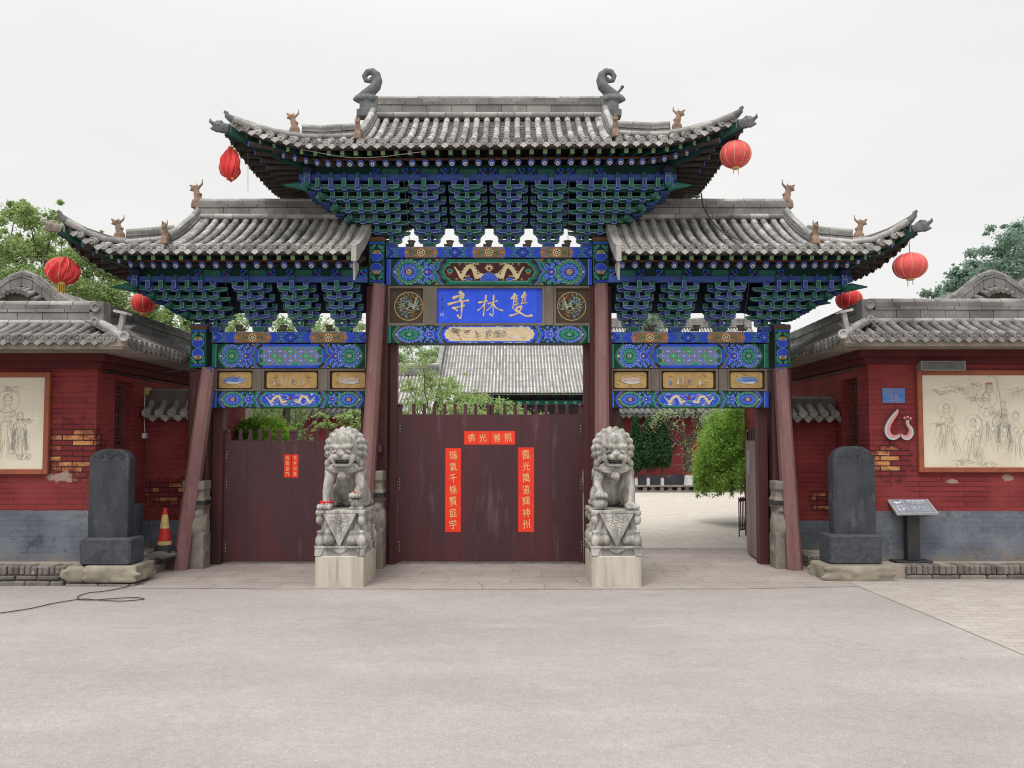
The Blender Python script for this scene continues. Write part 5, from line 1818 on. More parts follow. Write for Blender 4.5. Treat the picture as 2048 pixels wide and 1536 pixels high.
for side, (xa, xb) in (('left', (425, 738)), ('right', (1219, 1537))):
    s0, s1, t0, t1 = px_rect(xa, xb, 664, 686)
    fw = at(505 if side == 'left' else 1300, 675, YB).x - GXC - s0
    beam_part(s0, s1, t0, t1, 'flat_beam', lambda p: wheel_beam(p, s0, s1, t0, t1, fw, 153 * YB / FPX), .30, label='narrow painted beam of the %s bay with two gilt wheels' % side)
    s0, s1, t0, t1 = px_rect(xa, xb, 688, 736)
    beam_part(s0, s1, t0, t1, 'main_beam', lattice_beam(s0, s1, t0, t1), .30, label='blue painted beam of the %s bay with a diamond lattice field' % side)
    s0, s1, t0, t1 = px_rect(xa, xb, 737, 782)
    b = MB()
    b.box(s0, s1, gy + .085, gy + .13, t0, t1)
    cuts = ((428, 508), (523, 640), (655, 737)) if side == 'left' else ((1222, 1302), (1319, 1437), (1455, 1535))
    for ca, cb in cuts: frame_px(b, ca, cb, 737, 782, .026, gy + .01)
    for (c_, d_) in zip(cuts, cuts[1:]):
        a0, a1, c0, c1 = px_rect(c_[1] + .5, d_[0] - .5, 737.5, 781.5); b.box(a0, a1, gy - .002, gy + .08, c0, c1)
    G(b).build('panel_frame', [GREYWOOD], gate)
    kinds = ('blue', 'scene', 'pink') if side == 'left' else ('pink', 'scene', 'bluer')
    for (ca, cb), kd in zip(cuts, kinds):
        a0, a1, c0, c1 = px_rect(ca + 5, cb - 5, 741, 778.5)
        q = MB(); q.box(a0, a1, gy + .05, gy + .084, c0, c1)
        o = G(q).build('picture_panel', [PM[Paint.L.index('DKRED')]], gate)
        p = Paint(gy + .05)
        animal_panel(p, a0 + .012, a1 - .012, c0 + .012, c1 - .012, kd, int(ca))
        G(p.mb).build('painted_picture', PM, o)
    s0, s1, t0, t1 = px_rect(xa, xb, 783, 815)
    beam_part(s0, s1, t0, t1, 'lower_beam', dragon_low(s0, s1, t0, t1), .28, label='painted beam of the %s bay with two dragons on blue' % side)

# ---- door frames and leaves
def jamb(xa, xb, py, Yj=YG + .02):
    a0, a1 = at(xa, 900, Yj - .08).x - GXC, at(xb, 900, Yj - .08).x - GXC
    b = MB(); b.box(a0, a1, Yj - YG - .08, Yj - YG + .08, 0, zat(py, Yj), 0, bev=.008)
    G(b).build('door_jamb', [POST], gate)


for xa, xb, py in ((778, 793, 686), (1168, 1184, 686), (424, 445, 815), (721, 739, 815), (1222, 1240, 815), (1517, 1536, 815)): jamb(xa, xb, py)
for xa, xb in ((446, 720), (794, 1167)):
    a0, a1 = at(xa, 1120, YG).x - GXC, at(xb, 1120, YG).x - GXC
    b = MB(); b.box(a0, a1, -.04, .10, 0, .022, 0)
    G(b).build('door_sill', [DRUM], gate)


def door_leaf(w, h, spikes, hinge_left):
    """leaf in its own frame: hinge at x=0, opening edge at x=w (or -w); face at y=0 to the street"""
    s = 1 if hinge_left else -1
    X = lambda a, b: (min(s * a, s * b), max(s * a, s * b))
    leaf = MB()
    x0, x1 = X(.004, w - .004)
    leaf.box(x0, x1, .006, .05, .036, h - .001, 0)
    nb = 3
    for k in range(nb):                         # boards of the leaf, each a hair proud of the next
        xa, xb = X(.004 + (w - .008) * k / nb + .001, .004 + (w - .008) * (k + 1) / nb - .001)
        leaf.box(xa + .0, xb, .0008 * random.random(), .0058, .035, h, 0)
    sp = []
    n = spikes
    for i in range(n):
        c = s * (w * (i + .5 + (0.02 if i else 0)) / n)
        b = MB()
        ww = .026
        pts = [(c - ww, h + .002), (c + ww, h + .002), (c + ww * .82, h + .06), (c + ww * .70, h + .105), (c + ww * .95, h + .125), (c + ww * .85, h + .145), (c + ww * .35, h + .135), (c + ww * .28, h + .155), (c, h + .14), (c - ww * .28, h + .155), (c - ww * .35, h + .135), (c - ww * .85, h + .145), (c - ww * .95, h + .125), (c - ww * .70, h + .105), (c - ww * .82, h + .06)]
        b.prism(pts, .018, .036)
        sp.append(b)
    st = []
    for c in (.03, w - .03):
        b = MB()
        b.box(s * c - .026, s * c + .026, .006, .046, h + .002, h + .10, 0)
        b.lathe([(.0, -.02), (.03, -.018), (.036, 0), (.03, .018), (.0, .02)], (s * c, .026, h + .115), 12, axis='y')
        st.append(b)
    studs = MB()
    for z in (.12, .16, .20, .24, .95, .99, 1.03, 1.07, h - .28, h - .24, h - .20):
        studs.sphere((s * .03 + random.uniform(-.003, .003), .0, z + .05), (.006, .004, .006), 0, 6, 4)
    return leaf, sp, st, studs


SKYSHEEN = mat('sky_sheen_door_paint', (.24, .165, .165), (.16, .095, .10), 3.0, .38, .62, .5, 40, .3, 0, .12, .3, stretch=(1, 1, .16))  # pale grey-pink paints in the grazing sky reflection on the open leaf
def add_leaf(px_h, Y, w, h, hinge_left, ang=0, spikes=6, label=None, faded=False):  # faded: use the leaf colour with the sky reflection painted in
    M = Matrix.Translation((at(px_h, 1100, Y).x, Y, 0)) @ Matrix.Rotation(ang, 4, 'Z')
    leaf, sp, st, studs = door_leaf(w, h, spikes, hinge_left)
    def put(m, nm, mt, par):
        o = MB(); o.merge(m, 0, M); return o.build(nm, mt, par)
    lf = put(leaf, 'door_leaf', [SKYSHEEN if faded else DOOR], gate)
    if label: lf['label'] = label
    for b in sp[1:-1]: put(b, 'spike', [DOOR], lf)
    for b in st: put(b, 'stile_finial', [DOOR], lf)
    put(studs, 'door_stud', [WHITEP], lf)
    b = MB()
    s = 1 if hinge_left else -1
    b.box(min(0, s * .05), max(0, s * .05), -.004, .054, .006, .035)
    put(b, 'pivot_foot', [IRON], lf)
    return lf, M


YD = YG + .0
xm = at(980, 1100, YD)
def wid(a, b): return (b - a) * YD / FPX
hC = zat(829, YD); hS = zat(881, YD)
add_leaf(794, YD, wid(794, 980), hC, True, 0, 9, 'left leaf of the tall central door')
add_leaf(1167, YD, wid(980, 1167), hC, False, 0, 9, 'right leaf of the tall central door')
add_leaf(446, YD, wid(446, 583), hS, True, 0, 7, 'outer leaf of the closed left door')
add_leaf(721, YD, wid(583, 721), hS, False, 0, 7, 'inner leaf of the closed left door')
lf_open, M_open = add_leaf(1518, YD + .11, wid(1395, 1519), hS, False, R(-95.5), 7, 'open leaf painted pale with sky sheen, swung back into the courtyard', True)
add_leaf(1241, YD + .05, wid(1241, 1380), hS, True, R(88), 7, 'open leaf folded behind the right lion')
# ================================================================== gatekeepers' houses either side
def brick_wall_material(name, patch, zsplit, seed, chips=()):
    """red limewashed brick over a grey painted base; patch = (x,z,rx,rz) where the paint has fallen off"""
    m, nt, n, l, b = NT(name)
    g = geo_pos(n)
    sep = n.new('ShaderNodeSeparateXYZ'); l.new(g.outputs['Position'], sep.inputs[0])
    add = n.new('ShaderNodeMath'); add.operation = 'ADD'; l.new(sep.outputs['X'], add.inputs[0]); l.new(sep.outputs['Y'], add.inputs[1])
    cb = n.new('ShaderNodeCombineXYZ'); l.new(add.outputs[0], cb.inputs['X']); l.new(sep.outputs['Z'], cb.inputs['Y'])
    nz = n.new('ShaderNodeTexNoise'); nz.inputs['Scale'].default_value = 3; l.new(cb.outputs[0], nz.inputs['Vector'])
    sv = n.new('ShaderNodeVectorMath'); sv.operation = 'MULTIPLY_ADD'; l.new(nz.outputs['Color'], sv.inputs[0]); sv.inputs[1].default_value = (.014, .014, 0); l.new(cb.outputs[0], sv.inputs[2])
    def brick(c1, c2, mo, ms, bw=.25):
        br = n.new('ShaderNodeTexBrick')
        br.inputs['Scale'].default_value = 1; br.inputs['Brick Width'].default_value = bw; br.inputs['Row Height'].default_value = .063
        br.inputs['Mortar Size'].default_value = ms; br.inputs['Mortar Smooth'].default_value = .3
        br.inputs['Color1'].default_value = c1 + (1,); br.inputs['Color2'].default_value = c2 + (1,); br.inputs['Mortar'].default_value = mo + (1,)
        l.new(sv.outputs[0], br.inputs['Vector'])
        return br
    p = cb.outputs[0]
    red = brick((.215, .030, .032), (.165, .024, .026), (.075, .014, .016), .0055, .55)
    redc = mix(n, l, ramp(n, l, noise(n, l, p, 1.4, 5, .6), .4, .7), red.outputs['Color'], (.25, .046, .044))
    redc = mix(n, l, ramp(n, l, noise(n, l, mapping(n, l, p, (1.2, 5, 1)), 2.2, 6, .7), .55, .8, (0, 0, 0, 1), (.55, .55, .55, 1)), redc, (.10, .018, .020))
    redc = mix(n, l, ramp(n, l, noise(n, l, mapping(n, l, p, (1, 3, 1)), 7, 6, .8), .70, .76, (0, 0, 0, 1), (.7, .7, .7, 1)), redc, (.27, .13, .11))
    # fallen paint
    def dist(px_, pz_, rx, rz):
        vs = n.new('ShaderNodeVectorMath'); vs.operation = 'SUBTRACT'; l.new(p, vs.inputs[0]); vs.inputs[1].default_value = (px_, pz_, 0)
        vm = n.new('ShaderNodeVectorMath'); vm.operation = 'MULTIPLY'; l.new(vs.outputs[0], vm.inputs[0]); vm.inputs[1].default_value = (1 / rx, 1 / rz, 0)
        ln = n.new('ShaderNodeVectorMath'); ln.operation = 'LENGTH'; l.new(vm.outputs[0], ln.inputs[0])
        return ln.outputs['Value']
    d = dist(*patch)
    dn = n.new('ShaderNodeMath'); dn.operation = 'ADD'
    nn = noise(n, l, p, 9, 5, .7)
    k = n.new('ShaderNodeMath'); k.operation = 'MULTIPLY_ADD'; l.new(nn, k.inputs[0]); k.inputs[1].default_value = 1.6; k.inputs[2].default_value = -.8
    l.new(d, dn.inputs[0]); l.new(k.outputs[0], dn.inputs[1])
    worn = ramp(n, l, dn.outputs[0], .80, 1.0, (1, 1, 1, 1), (0, 0, 0, 1))
    # within the worn patch the joints are washed out and some bricks bare
    rb = brick((.18, .026, .026), (.12, .018, .02), (.045, .012, .012), .0085)
    wornc = mix(n, l, worn, redc, rb.outputs['Color'])
    core = brick((0, 0, 0), (1, 1, 1), (0, 0, 0), .008)
    core.inputs['Bias'].default_value = -.25
    cval = n.new('ShaderNodeMath'); cval.operation = 'MULTIPLY'
    dd = ramp(n, l, dn.outputs[0], .30, .70, (1, 1, 1, 1), (0, 0, 0, 1))
    l.new(ramp(n, l, core.outputs['Color'], .36, .40), cval.inputs[0]); l.new(dd, cval.inputs[1])
    bare = mix(n, l, ramp(n, l, noise(n, l, p, 20, 4, .7), .4, .65), (.47, .185, .06), (.55, .31, .15))
    redc = mix(n, l, cval.outputs[0], wornc, bare)
    for (cx_, cz_, rx, rz) in chips:
        dc = n.new('ShaderNodeMath'); dc.operation = 'ADD'; l.new(dist(cx_, cz_, rx, rz), dc.inputs[0]); l.new(k.outputs[0], dc.inputs[1])
        redc = mix(n, l, ramp(n, l, dc.outputs[0], .35, .55, (.8, .8, .8, 1), (0, 0, 0, 1)), redc, (.36, .27, .22))
    gry = brick((.115, .128, .155), (.095, .108, .135), (.07, .078, .098), .004)
    gryc = mix(n, l, ramp(n, l, noise(n, l, p, 2.0, 6, .65), .40, .68), gry.outputs['Color'], (.19, .205, .235))
    gryc = mix(n, l, ramp(n, l, noise(n, l, p, 3.3, 6, .75), .56, .68), gryc, (.055, .06, .072))
    gryc = mix(n, l, ramp(n, l, noise(n, l, p, 6, 6, .8), .68, .75), gryc, (.26, .23, .19))
    low = ramp(n, l, sep.outputs['Z'], .20, .34, (1, 1, 1, 1), (0, 0, 0, 1))
    lw = n.new('ShaderNodeMath'); lw.operation = 'MULTIPLY'; l.new(low, lw.inputs[0]); l.new(ramp(n, l, noise(n, l, p, 5, 5, .7), .42, .62), lw.inputs[1])
    gryc = mix(n, l, lw.outputs[0], gryc, (.20, .165, .13))
    zz = n.new('ShaderNodeMath'); zz.operation = 'MULTIPLY_ADD'; l.new(noise(n, l, p, 5, 3), zz.inputs[0]); zz.inputs[1].default_value = .03; l.new(sep.outputs['Z'], zz.inputs[2])
    zsel = n.new('ShaderNodeMath'); zsel.operation = 'GREATER_THAN'; l.new(zz.outputs[0], zsel.inputs[0]); zsel.inputs[1].default_value = zsplit + .015
    col = mix(n, l, zsel.outputs[0], gryc, redc)
    l.new(col, b.inputs['Base Color'])
    b.inputs['Roughness'].default_value = .82
    b.inputs['Specular IOR Level'].default_value = .25
    b1 = bump(n, l, b, red.outputs['Fac'], -.7, .014)
    bm = n.new('ShaderNodeMath'); bm.operation = 'MULTIPLY'; l.new(rb.outputs['Fac'], bm.inputs[0]); l.new(worn, bm.inputs[1])
    b2 = bump(n, l, b, bm.outputs[0], -.9, .03, b1)
    b3 = bump(n, l, b, noise(n, l, p, 18, 5, .75), .45, .02, b2)
    bump(n, l, b, worn, -.4, .01, b3)
    return m


HZ = {}
def house(side):
    s = 1 if side == 'right' else -1
    if s < 0:
        Yw = yground(1122, .21); cpx, ch, split_py, hill = 191, .21, 1021, 9.0
        ov = .60
        ze = zat(677, Yw - ov); zt = zat(646, Yw - .08); zrt = zat(608, Yw)
        nm, lab = 'gate_house', 'red brick gatehouse left of the gateway with a low grey tiled skirt roof'
        worn = 'left'
    else:
        Yw = yground(1121, .16); cpx, ch, split_py, hill = 1740, .16, 1022, 9.0
        ov = .52
        ze = zat(672, Yw - ov); zt = zat(642, Yw - .08); zrt = zat(603, Yw)
        nm, lab = 'gate_house', 'red brick gatehouse right of the gateway behind the sign stand, with a blue number plate'
    Xc = at(cpx, 900, Yw).x
    zsplit = zat(split_py, Yw)
    HZ[side] = dict(Yw=Yw, Xc=Xc, zt=ch, zsplit=zsplit, ov=ov, ze=ze)
    Yend = Yw + 5.0
    Xo = Xc + s * 5.2
    th = thing(nm, lab, 'gatehouse', (Xc + s * 2.5, Yw + 2.5, 0))
    if s < 0:
        patch = (at(148, 900, Yw).x + Yw, zat(900, Yw), .52, .42)
        chips = ((at(120, 990, Yw).x + Yw, zat(955, Yw), .35, .12),)
    else:
        patch = (at(1778, 900, Yw).x + Yw, zat(925, Yw), .34, .28)
        chips = ((at(1905, 990, Yw).x + Yw, zat(963, Yw), .16, .05), (at(2015, 950, Yw).x + Yw, zat(955, Yw), .12, .10))
    WM = brick_wall_material('limewashed_brick_' + ('a' if s < 0 else 'b'), patch, zsplit, 3, chips)
    ztop = ze - .02
    # window in the side wall
    if s < 0: wy0, wy1, wz0, wz1 = Xc * FPX / (229 - 1024), Xc * FPX / (265 - 1024), zat(897, 10.0), zat(763, 10.0)
    else: wy0, wy1, wz0, wz1 = Xc * FPX / (1716 - 1024), Xc * FPX / (1684 - 1024), zat(893, 10.4), zat(758, 10.4)
    w = MB()
    xa, xb = min(Xc, Xo), max(Xc, Xo)
    w.box(xa, xb, Yw, Yw + .28, 0, ztop)                               # front wall
    sx0, sx1 = (Xc - .28, Xc) if s < 0 else (Xc, Xc + .28)
    w.box(sx0, sx1, Yw + .2802, wy0, 0, ztop)
    w.box(sx0, sx1, wy1, Yend, 0, ztop)
    w.box(sx0, sx1, wy0, wy1, 0, wz0); w.box(sx0, sx1, wy0, wy1, wz1, ztop)
    w.box(xa, xb, Yend, Yend + .28, 0, ztop)
    w.build('wall', [WM], th)
    # window
    f = MB()
    fx0, fx1 = (Xc - .17, Xc - .10) if s < 0 else (Xc + .10, Xc + .17)
    fw = .045
    f.box(fx0, fx1, wy0, wy0 + fw, wz0, wz1); f.box(fx0, fx1, wy1 - fw, wy1, wz0, wz1)
    f.box(fx0, fx1, wy0 + fw, wy1 - fw, wz0, wz0 + fw); f.box(fx0, fx1, wy0 + fw, wy1 - fw, wz1 - fw, wz1)
    win = f.build('window', [FRAMEW], th)
    la = MB()
    lx0, lx1 = fx0 + .02, fx1 - .02
    iy0, iy1, iz0, iz1 = wy0 + fw, wy1 - fw, wz0 + fw, wz1 - fw
    bw = .010
    def bar(ya, yb, za, zb): la.box(lx0, lx1, ya, yb, za, zb)
    cy = (iy0 + iy1) / 2
    q1, q2 = iy0 + (iy1 - iy0) * .30, iy0 + (iy1 - iy0) * .70
    for yy in (q1, q2): bar(yy - bw, yy + bw, iz0, iz1)
    for t in (.14, .32, .5, .68, .86):
        zz = iz0 + (iz1 - iz0) * t
        for ya, yb in ((iy0, q1 - bw), (q1 + bw, q2 - bw), (q2 + bw, iy1)): bar(ya, yb, zz - bw, zz + bw)
    for t in (.08, .92):
        zz = iz0 + (iz1 - iz0) * t
        bar(iy0, q1 - bw, zz - bw, zz + bw); bar(q2 + bw, iy1, zz - bw, zz + bw)
    la.build('lattice', [FRAMEW], win)
    gl = MB(); gx = fx0 + .008 if s < 0 else fx1 - .008
    gl.box(min(gx, gx + .004), max(gx, gx + .004), iy0, iy1, iz0, iz1)
    gl.build('pane', [DARKGLASS], win)
    # eave slab
    e = MB()
    ex = Xc - s * (ov - .02)
    exa, exb = min(ex, Xo), max(ex, Xo)
    e.box(exa, exb, Yw - ov + .02, Yend + .3, ze - .115, ze - .045)
    e.build('eave_slab', [CONCRETE], th)
    e = MB()
    for (o2, z0_, z1_) in ((.16, ze - .20, ze - .1165), (.08, ze - .28, ze - .202)):
        ex2 = Xc - s * o2
        e.box(min(ex2, Xo), max(ex2, Xo), Yw - o2, Yend + .2, z0_, z1_)
    e.build('eave_corbel', [mat('dark_red_corbel_' + side, (.10, .02, .02), (.06, .016, .016), 3, .4, .7, .85, 50, .3, 0, .12, .2)], th)  # corbel courses in a darker red than the wall
    # corner block of render
    k = MB()
    kx0, kx1 = Xc - s * (ov + .0), Xc - s * (ov - .30)
    k.box(min(kx0, kx1), max(kx0, kx1), Yw - ov, Yw - ov + .30, ze - .10, ze + .02, bev=.015)
    k.build('eave_corner', [CONCRETE], th)
    # tiles: front skirt and side skirt
    tb = MB(); pan = 0
    def skirt(origin, along, outv, length, z0_, z1_, depth, sp, n0, seg):
        o = Vector(origin); a = Vector(along); ou = Vector(outv)
        cnt = int(length / sp)
        for i in range(cnt):
            base = o + a * (sp * (i + .5))
            # near the corner the row is shortened by the hip
            t0 = sp * (i + .5)
            top_t = min(1.0, .25 + t0 / depth) if t0 < depth * .8 else 1.0
            pts = []
            for q in range(6):
                v = q / 5 * top_t
                z = z0_ + (z1_ - z0_) * (.7 * v + .3 * v * v)
                pts.append(base - ou * depth * v + Vector((0, 0, z)))
            ns = 3
            for q in range(ns):
                f0, f1 = q / ns, (q + 1) / ns
                def P(f):
                    x = f * 5; i_ = min(4, int(x)); return pts[i_].lerp(pts[i_ + 1], x - i_)
                j = random.uniform(-.004, .004)
                A, B2, C = P(f0) + a * j, P((f0 + f1) / 2) + a * j, P(f1) + a * j
                tb.tube([A, B2, C], [.043, .041, .038], 9, 0)
            p0 = pts[0]
            vs, fs = [], []
            N = 12
            prof = [(1.1, 0), (1.1, .016), (.9, .018), (.85, .009), (.42, .009), (.36, .02), (.05, .023)]
            for (r_, h_) in prof:
                for c in range(N):
                    t = 2 * math.pi * c / N
                    vs.append(p0 + ou * h_ + (a * math.cos(t) + Vector((0, 0, 1)) * math.sin(t)) * .043 * r_)
            for i_ in range(len(prof) - 1):
                for c in range(N):
                    w_ = (c + 1) % N
                    fs.append((i_ * N + c, i_ * N + w_, (i_ + 1) * N + w_, (i_ + 1) * N + c))
            fs.append(tuple(range((len(prof) - 1) * N, len(prof) * N)))
            tb.add(vs, fs, 0)
            # pan and drip tile
            bp = o + a * (sp * (i + 1.0))
            for q in range(5):
                v0, v1 = q / 5, (q + 1) / 5
                def Z(v): return z0_ + (z1_ - z0_) * (.7 * v + .3 * v * v) - .02
                V = []
                for (v, dz) in ((v0, .014), (v1 + .03, 0)):
                    for c in (-1, -.5, 0, .5, 1): V.append(bp + a * c * sp * .45 - ou * depth * v + Vector((0, 0, Z(v) + dz - .012 * (1 - c * c))))
                V += [x - Vector((0, 0, .02)) for x in V[:5]]
                tb.add(V, [(c, c + 1, 6 + c, 5 + c) for c in range(4)] + [(10 + c, 11 + c, 1 + c, c) for c in range(4)], 1)
            hp = heart(.052, .07)
            c0 = bp + Vector((0, 0, z0_ - .012))
            V = [c0 + a * x + Vector((0, 0, y)) + ou * (.006 - y * .2) for x, y in hp] + [c0 + a * x + Vector((0, 0, y)) + ou * (-.010 - y * .2) for x, y in hp]
            m_ = len(hp)
            tb.add(V, [tuple(range(m_)), tuple(range(2 * m_ - 1, m_ - 1, -1))] + [(i_, (i_ + 1) % m_, m_ + (i_ + 1) % m_, m_ + i_) for i_ in range(m_)], 0)
    skirt((Xc - s * (ov + .0) + s * .06, Yw - ov - .01, 0), (s, 0, 0), (0, -1, 0), 5.4, ze, zt, ov - .04, .128, 0, 3)
    skirt((Xc - s * (ov + .01), Yw - ov + .06, 0), (0, 1, 0), (-s, 0, 0), 5.3, ze - .02, zt, ov - .04, .128, 0, 3)
    roof = tb.build('skirt_roof', [mat('sooty_grey_tile_' + side, (.25, .24, .228), (.13, .127, .125), 5, .35, .7, .9, 60, .35, .28, .15, .15), PAN], th)
    # bed under the tiles
    bed = MB()
    zb0, zb1 = ze - .043, zt - .055
    pts = [(Xc - s * ov, Yw - ov), (Xc - s * ov, Yend), (Xo, Yw - ov)]
    V = [(Xc - s * ov, Yw - ov, zb0), (Xo, Yw - ov, zb0), (Xo, Yw - .02, zb1), (Xc + s * .02, Yw - .02, zb1), (Xc + s * .02, Yend, zb1), (Xc - s * ov, Yend, zb0)]
    bed.add(V, [(0, 1, 2, 3), (0, 3, 4, 5)] if s > 0 else [(3, 2, 1, 0), (5, 4, 3, 0)])
    bed.build('roof_bed', [DKCONC], roof)
    # parapet ridge
    h = zrt - zt
    r1 = ridge_run([Vector((Xc + s * (.04 + i * .6), Yw + .02, zt - .02)) for i in range(10)], h, .15, .05, .30)
    r1.build('parapet_ridge', [RIDGE, TILE], roof)
    cb_ = MB(); cb_.box(Xc - .085, Xc + .085, Yw - .065, Yw + .12, zt - .03, zrt + .02, 0, bev=.01); cb_.build('ridge_corner', [RIDGE], roof)
    r2 = ridge_run([Vector((Xc + s * (.02 + (.10 * i * .25 if s > 0 else 0)), Yw + .10 + i * .6, zt - .02)) for i in range(9)], h, .15, .05, .30)
    r2.build('parapet_ridge', [TILE_D if s < 0 else RIDGE, TILE_D], roof)
    # hip at the corner with its little capped post and roundel on the ridge corner
    hp = MB()
    c0 = Vector((Xc - s * (ov - .02), Yw - ov + .02, ze + .02)); c1 = Vector((Xc, Yw, zt))
    hp.tube([c0, c0.lerp(c1, .5) + Vector((0, 0, .02)), c1 + Vector((0, 0, .02))], [.052, .05, .048], 10, 0)
    hp.lathe([(.058, 0), (.058, .02), (.04, .022), (.036, .012), (.005, .012)], c0 + Vector((-s * .03, -.03, 0)), 12, 0, axis='-y')
    q = c0.lerp(c1, .12)
    hp.beam(q + Vector((0, 0, .03)), q + Vector((-s * .045, -.02, .24)), .05, .05, 0, (1, 0, 0))
    hp.beam(q + Vector((-s * .12, -.04, .235)), q + Vector((s * .05, .0, .275)), .09, .03, 0)
    hp.lathe([(.055, 0), (.055, .02), (.04, .022), (.035, .01), (.005, .01)], (Xc + s * .0, Yw - .075, zrt - .06), 14, 0, axis='-y')
    hp.lathe([(.045, 0), (.045, .02), (.03, .022), (.025, .01), (.005, .01)], (Xc + s * .0, Yw - .085, zt + .02), 14, 0, axis='-y')
    hp.build('hip_tile', [TILE], roof)
    # conduit under the eaves
    c = MB()
    c.tube([(Xc - s * .03, Yw + .1, ze - .30), (Xc - s * .03, Yw + 2, ze - .31), (Xc - s * .03, Yend - .4, ze - .30)], .012, 6)
    c.build('conduit', [IRON if s < 0 else DKCONC], th)
    return th


house('left'); house('right')
HL, HR = HZ['left'], HZ['right']

# flat roofs behind the parapets keep daylight out of the houses
# ---- raised terraces with brick edging
def terrace(name, poly, z, edge, label):
    b = MB()
    b.prism(poly, 0, z, axis='z')
    o = b.build(name, [mat(name.replace('terrace', 'terrace_top_') + 'm', (.33, .285, .235), (.24, .21, .175), 3, .4, .65, .95, 50, .4, 0, .15, .2)])
    tag(o, kind='structure')
    return o


Yt = yground(1170, 0)
YtR = yground(1158, 0)
terrace('left_terrace', [(-12, Yt), (-4.62, Yt), (-4.40, Yt + .25), (-4.40, 10.62), (-4.9, 10.7), (-12, 10.6)], .205, None, '')
terrace('right_terrace', [(3.86, 9.75), (4.02, YtR + .02), (12, YtR + .02), (12, 11), (3.86, 11)], .152, None, '')


def soldier_edge(mb, x0, x1, y, z0, z1, sp=.066, dep=.12, seed=0):
    rnd = random.Random(seed)
    x = x0
    while x < x1 - .02:
        w = sp * rnd.uniform(.85, 1.12)
        mb.box(x + .004, min(x1, x + w) - .004, y + rnd.uniform(-.012, .006), y + dep, z0 + rnd.uniform(-.004, .004), z1 + rnd.uniform(-.008, .008), 0, bev=.010)
        x += w


def course(mb, x0, x1, y, z0, z1, sp=.25, dep=.12, seed=0):
    rnd = random.Random(seed)
    x = x0
    while x < x1 - .03:
        w = sp * rnd.uniform(.8, 1.15)
        mb.box(x + .005, min(x1, x + w) - .005, y + rnd.uniform(-.014, .008), y + dep, z0 + .004, z1 - .004, 0, bev=.013)
        x += w


b = MB()
soldier_edge(b, -9.5, at(133, 1140, Yt).x, Yt - .03, .115, .212, .066, .2, 1)
course(b, -9.5, at(133, 1140, Yt).x, Yt - .04, .055, .112, .25, .2, 2)
course(b, -9.5, at(133, 1140, Yt).x, Yt - .07, -.02, .052, .27, .2, 3)
o = b.build('brick_kerb', [KERBBR]); tag(o, 'worn brick kerb of upright headers below the left mural board', 'kerb')
b = MB()
soldier_edge(b, 4.63, 11, YtR - .02, .055, .158, .068, .2, 4)
course(b, 4.63, 11, YtR - .03, -.02, .052, .30, .2, 5)
o = b.build('brick_kerb', [KERBBR]); tag(o, 'dark brick kerb of upright headers below the sign stand', 'kerb')


def rough_block(x0, x1, y0, y1, z0, z1, seed, vox=.02, amp=.012):
    rnd = random.Random(seed)
    E = [('b', (x0, x1, y0, y1, z0, z1))]
    for i in range(26):
        E.append(('e', (rnd.uniform(x0 + .04, x1 - .04), rnd.choice([y0, y0, y1]), rnd.uniform(z0 + .03, z1 - .03)), (rnd.uniform(.05, .16), .022, rnd.uniform(.02, .05))))
    for i in range(8):
        E.append(('e', (rnd.choice([x0, x1]), rnd.uniform(y0 + .05, y1 - .05), rnd.uniform(z0 + .03, z1 - .03)), (.02, rnd.uniform(.05, .12), .04)))
    return blob(E, vox, 3)


# stone blocks the steles stand on
xl0, xl1 = at(146, 1150, Yt).x, at(276, 1150, Yt).x
o = rough_block(xl0 + .16, xl1, Yt - .07, Yt + .42, .03, .222, 1).build('kerb_stone', [KERBST]); tag(o, 'long sandy kerb stone under the left stele', 'kerb stone')
o = rough_block(xl0 - .03, xl0 + .145, Yt - .055, Yt + .30, .03, .215, 2).build('kerb_stone', [KERBST]); tag(o, 'small square sandy stone ending the left brick kerb', 'kerb stone')
b = MB(); course(b, xl0 - .05, xl1 + .02, Yt - .10, -.02, .027, .42, .25, 8)
o = b.build('kerb_footing', [KERBBR]); tag(o, 'thin footing course under the left kerb stones', 'kerb')
xr0, xr1 = at(1637, 1140, YtR).x, at(1776, 1140, YtR).x
o = rough_block(xr0 + .03, xr1, YtR - .14, YtR + .36, -.02, .172, 3).build('kerb_stone', [KERBST]); tag(o, 'pale sandy kerb stone under the right stele', 'kerb stone')
# side edges running back to the braces
b = MB()
rnd = random.Random(4)
yy = Yt + .46
k = 0
while yy < 10.05:
    w = rnd.uniform(.16, .24)
    b.box(-4.52, -4.36 + rnd.uniform(-.02, .015) , yy + .005, yy + w - .005, .108, .212 + rnd.uniform(-.012, .006), 0, bev=.014)
    b.box(-4.52, -4.35 + rnd.uniform(-.02, .02), yy + .03, yy + w + .02, -.02, .104, 0, bev=.014)
    yy += w
o = b.build('brick_kerb', [KERBBR]); tag(o, 'crooked kerb of rough blocks running back beside the traffic cone', 'kerb')
b = MB()
yy = 9.55
while yy < 10.9:
    w = rnd.uniform(.062, .075)
    b.box(3.80 + rnd.uniform(-.012, .01), 3.98, yy + .003, yy + w - .003, .05, .158 + rnd.uniform(-.01, .006), 0, bev=.010)
    yy += w
yy = 9.55
while yy < 10.8:
    w = rnd.uniform(.22, .30); b.box(3.79 + rnd.uniform(-.01, .01), 3.98, yy + .004, yy + w - .004, -.02, .046, 0, bev=.01); yy += w
o = b.build('brick_kerb', [KERBBR]); tag(o, 'brick kerb running back beside the foot of the rightmost brace', 'kerb')

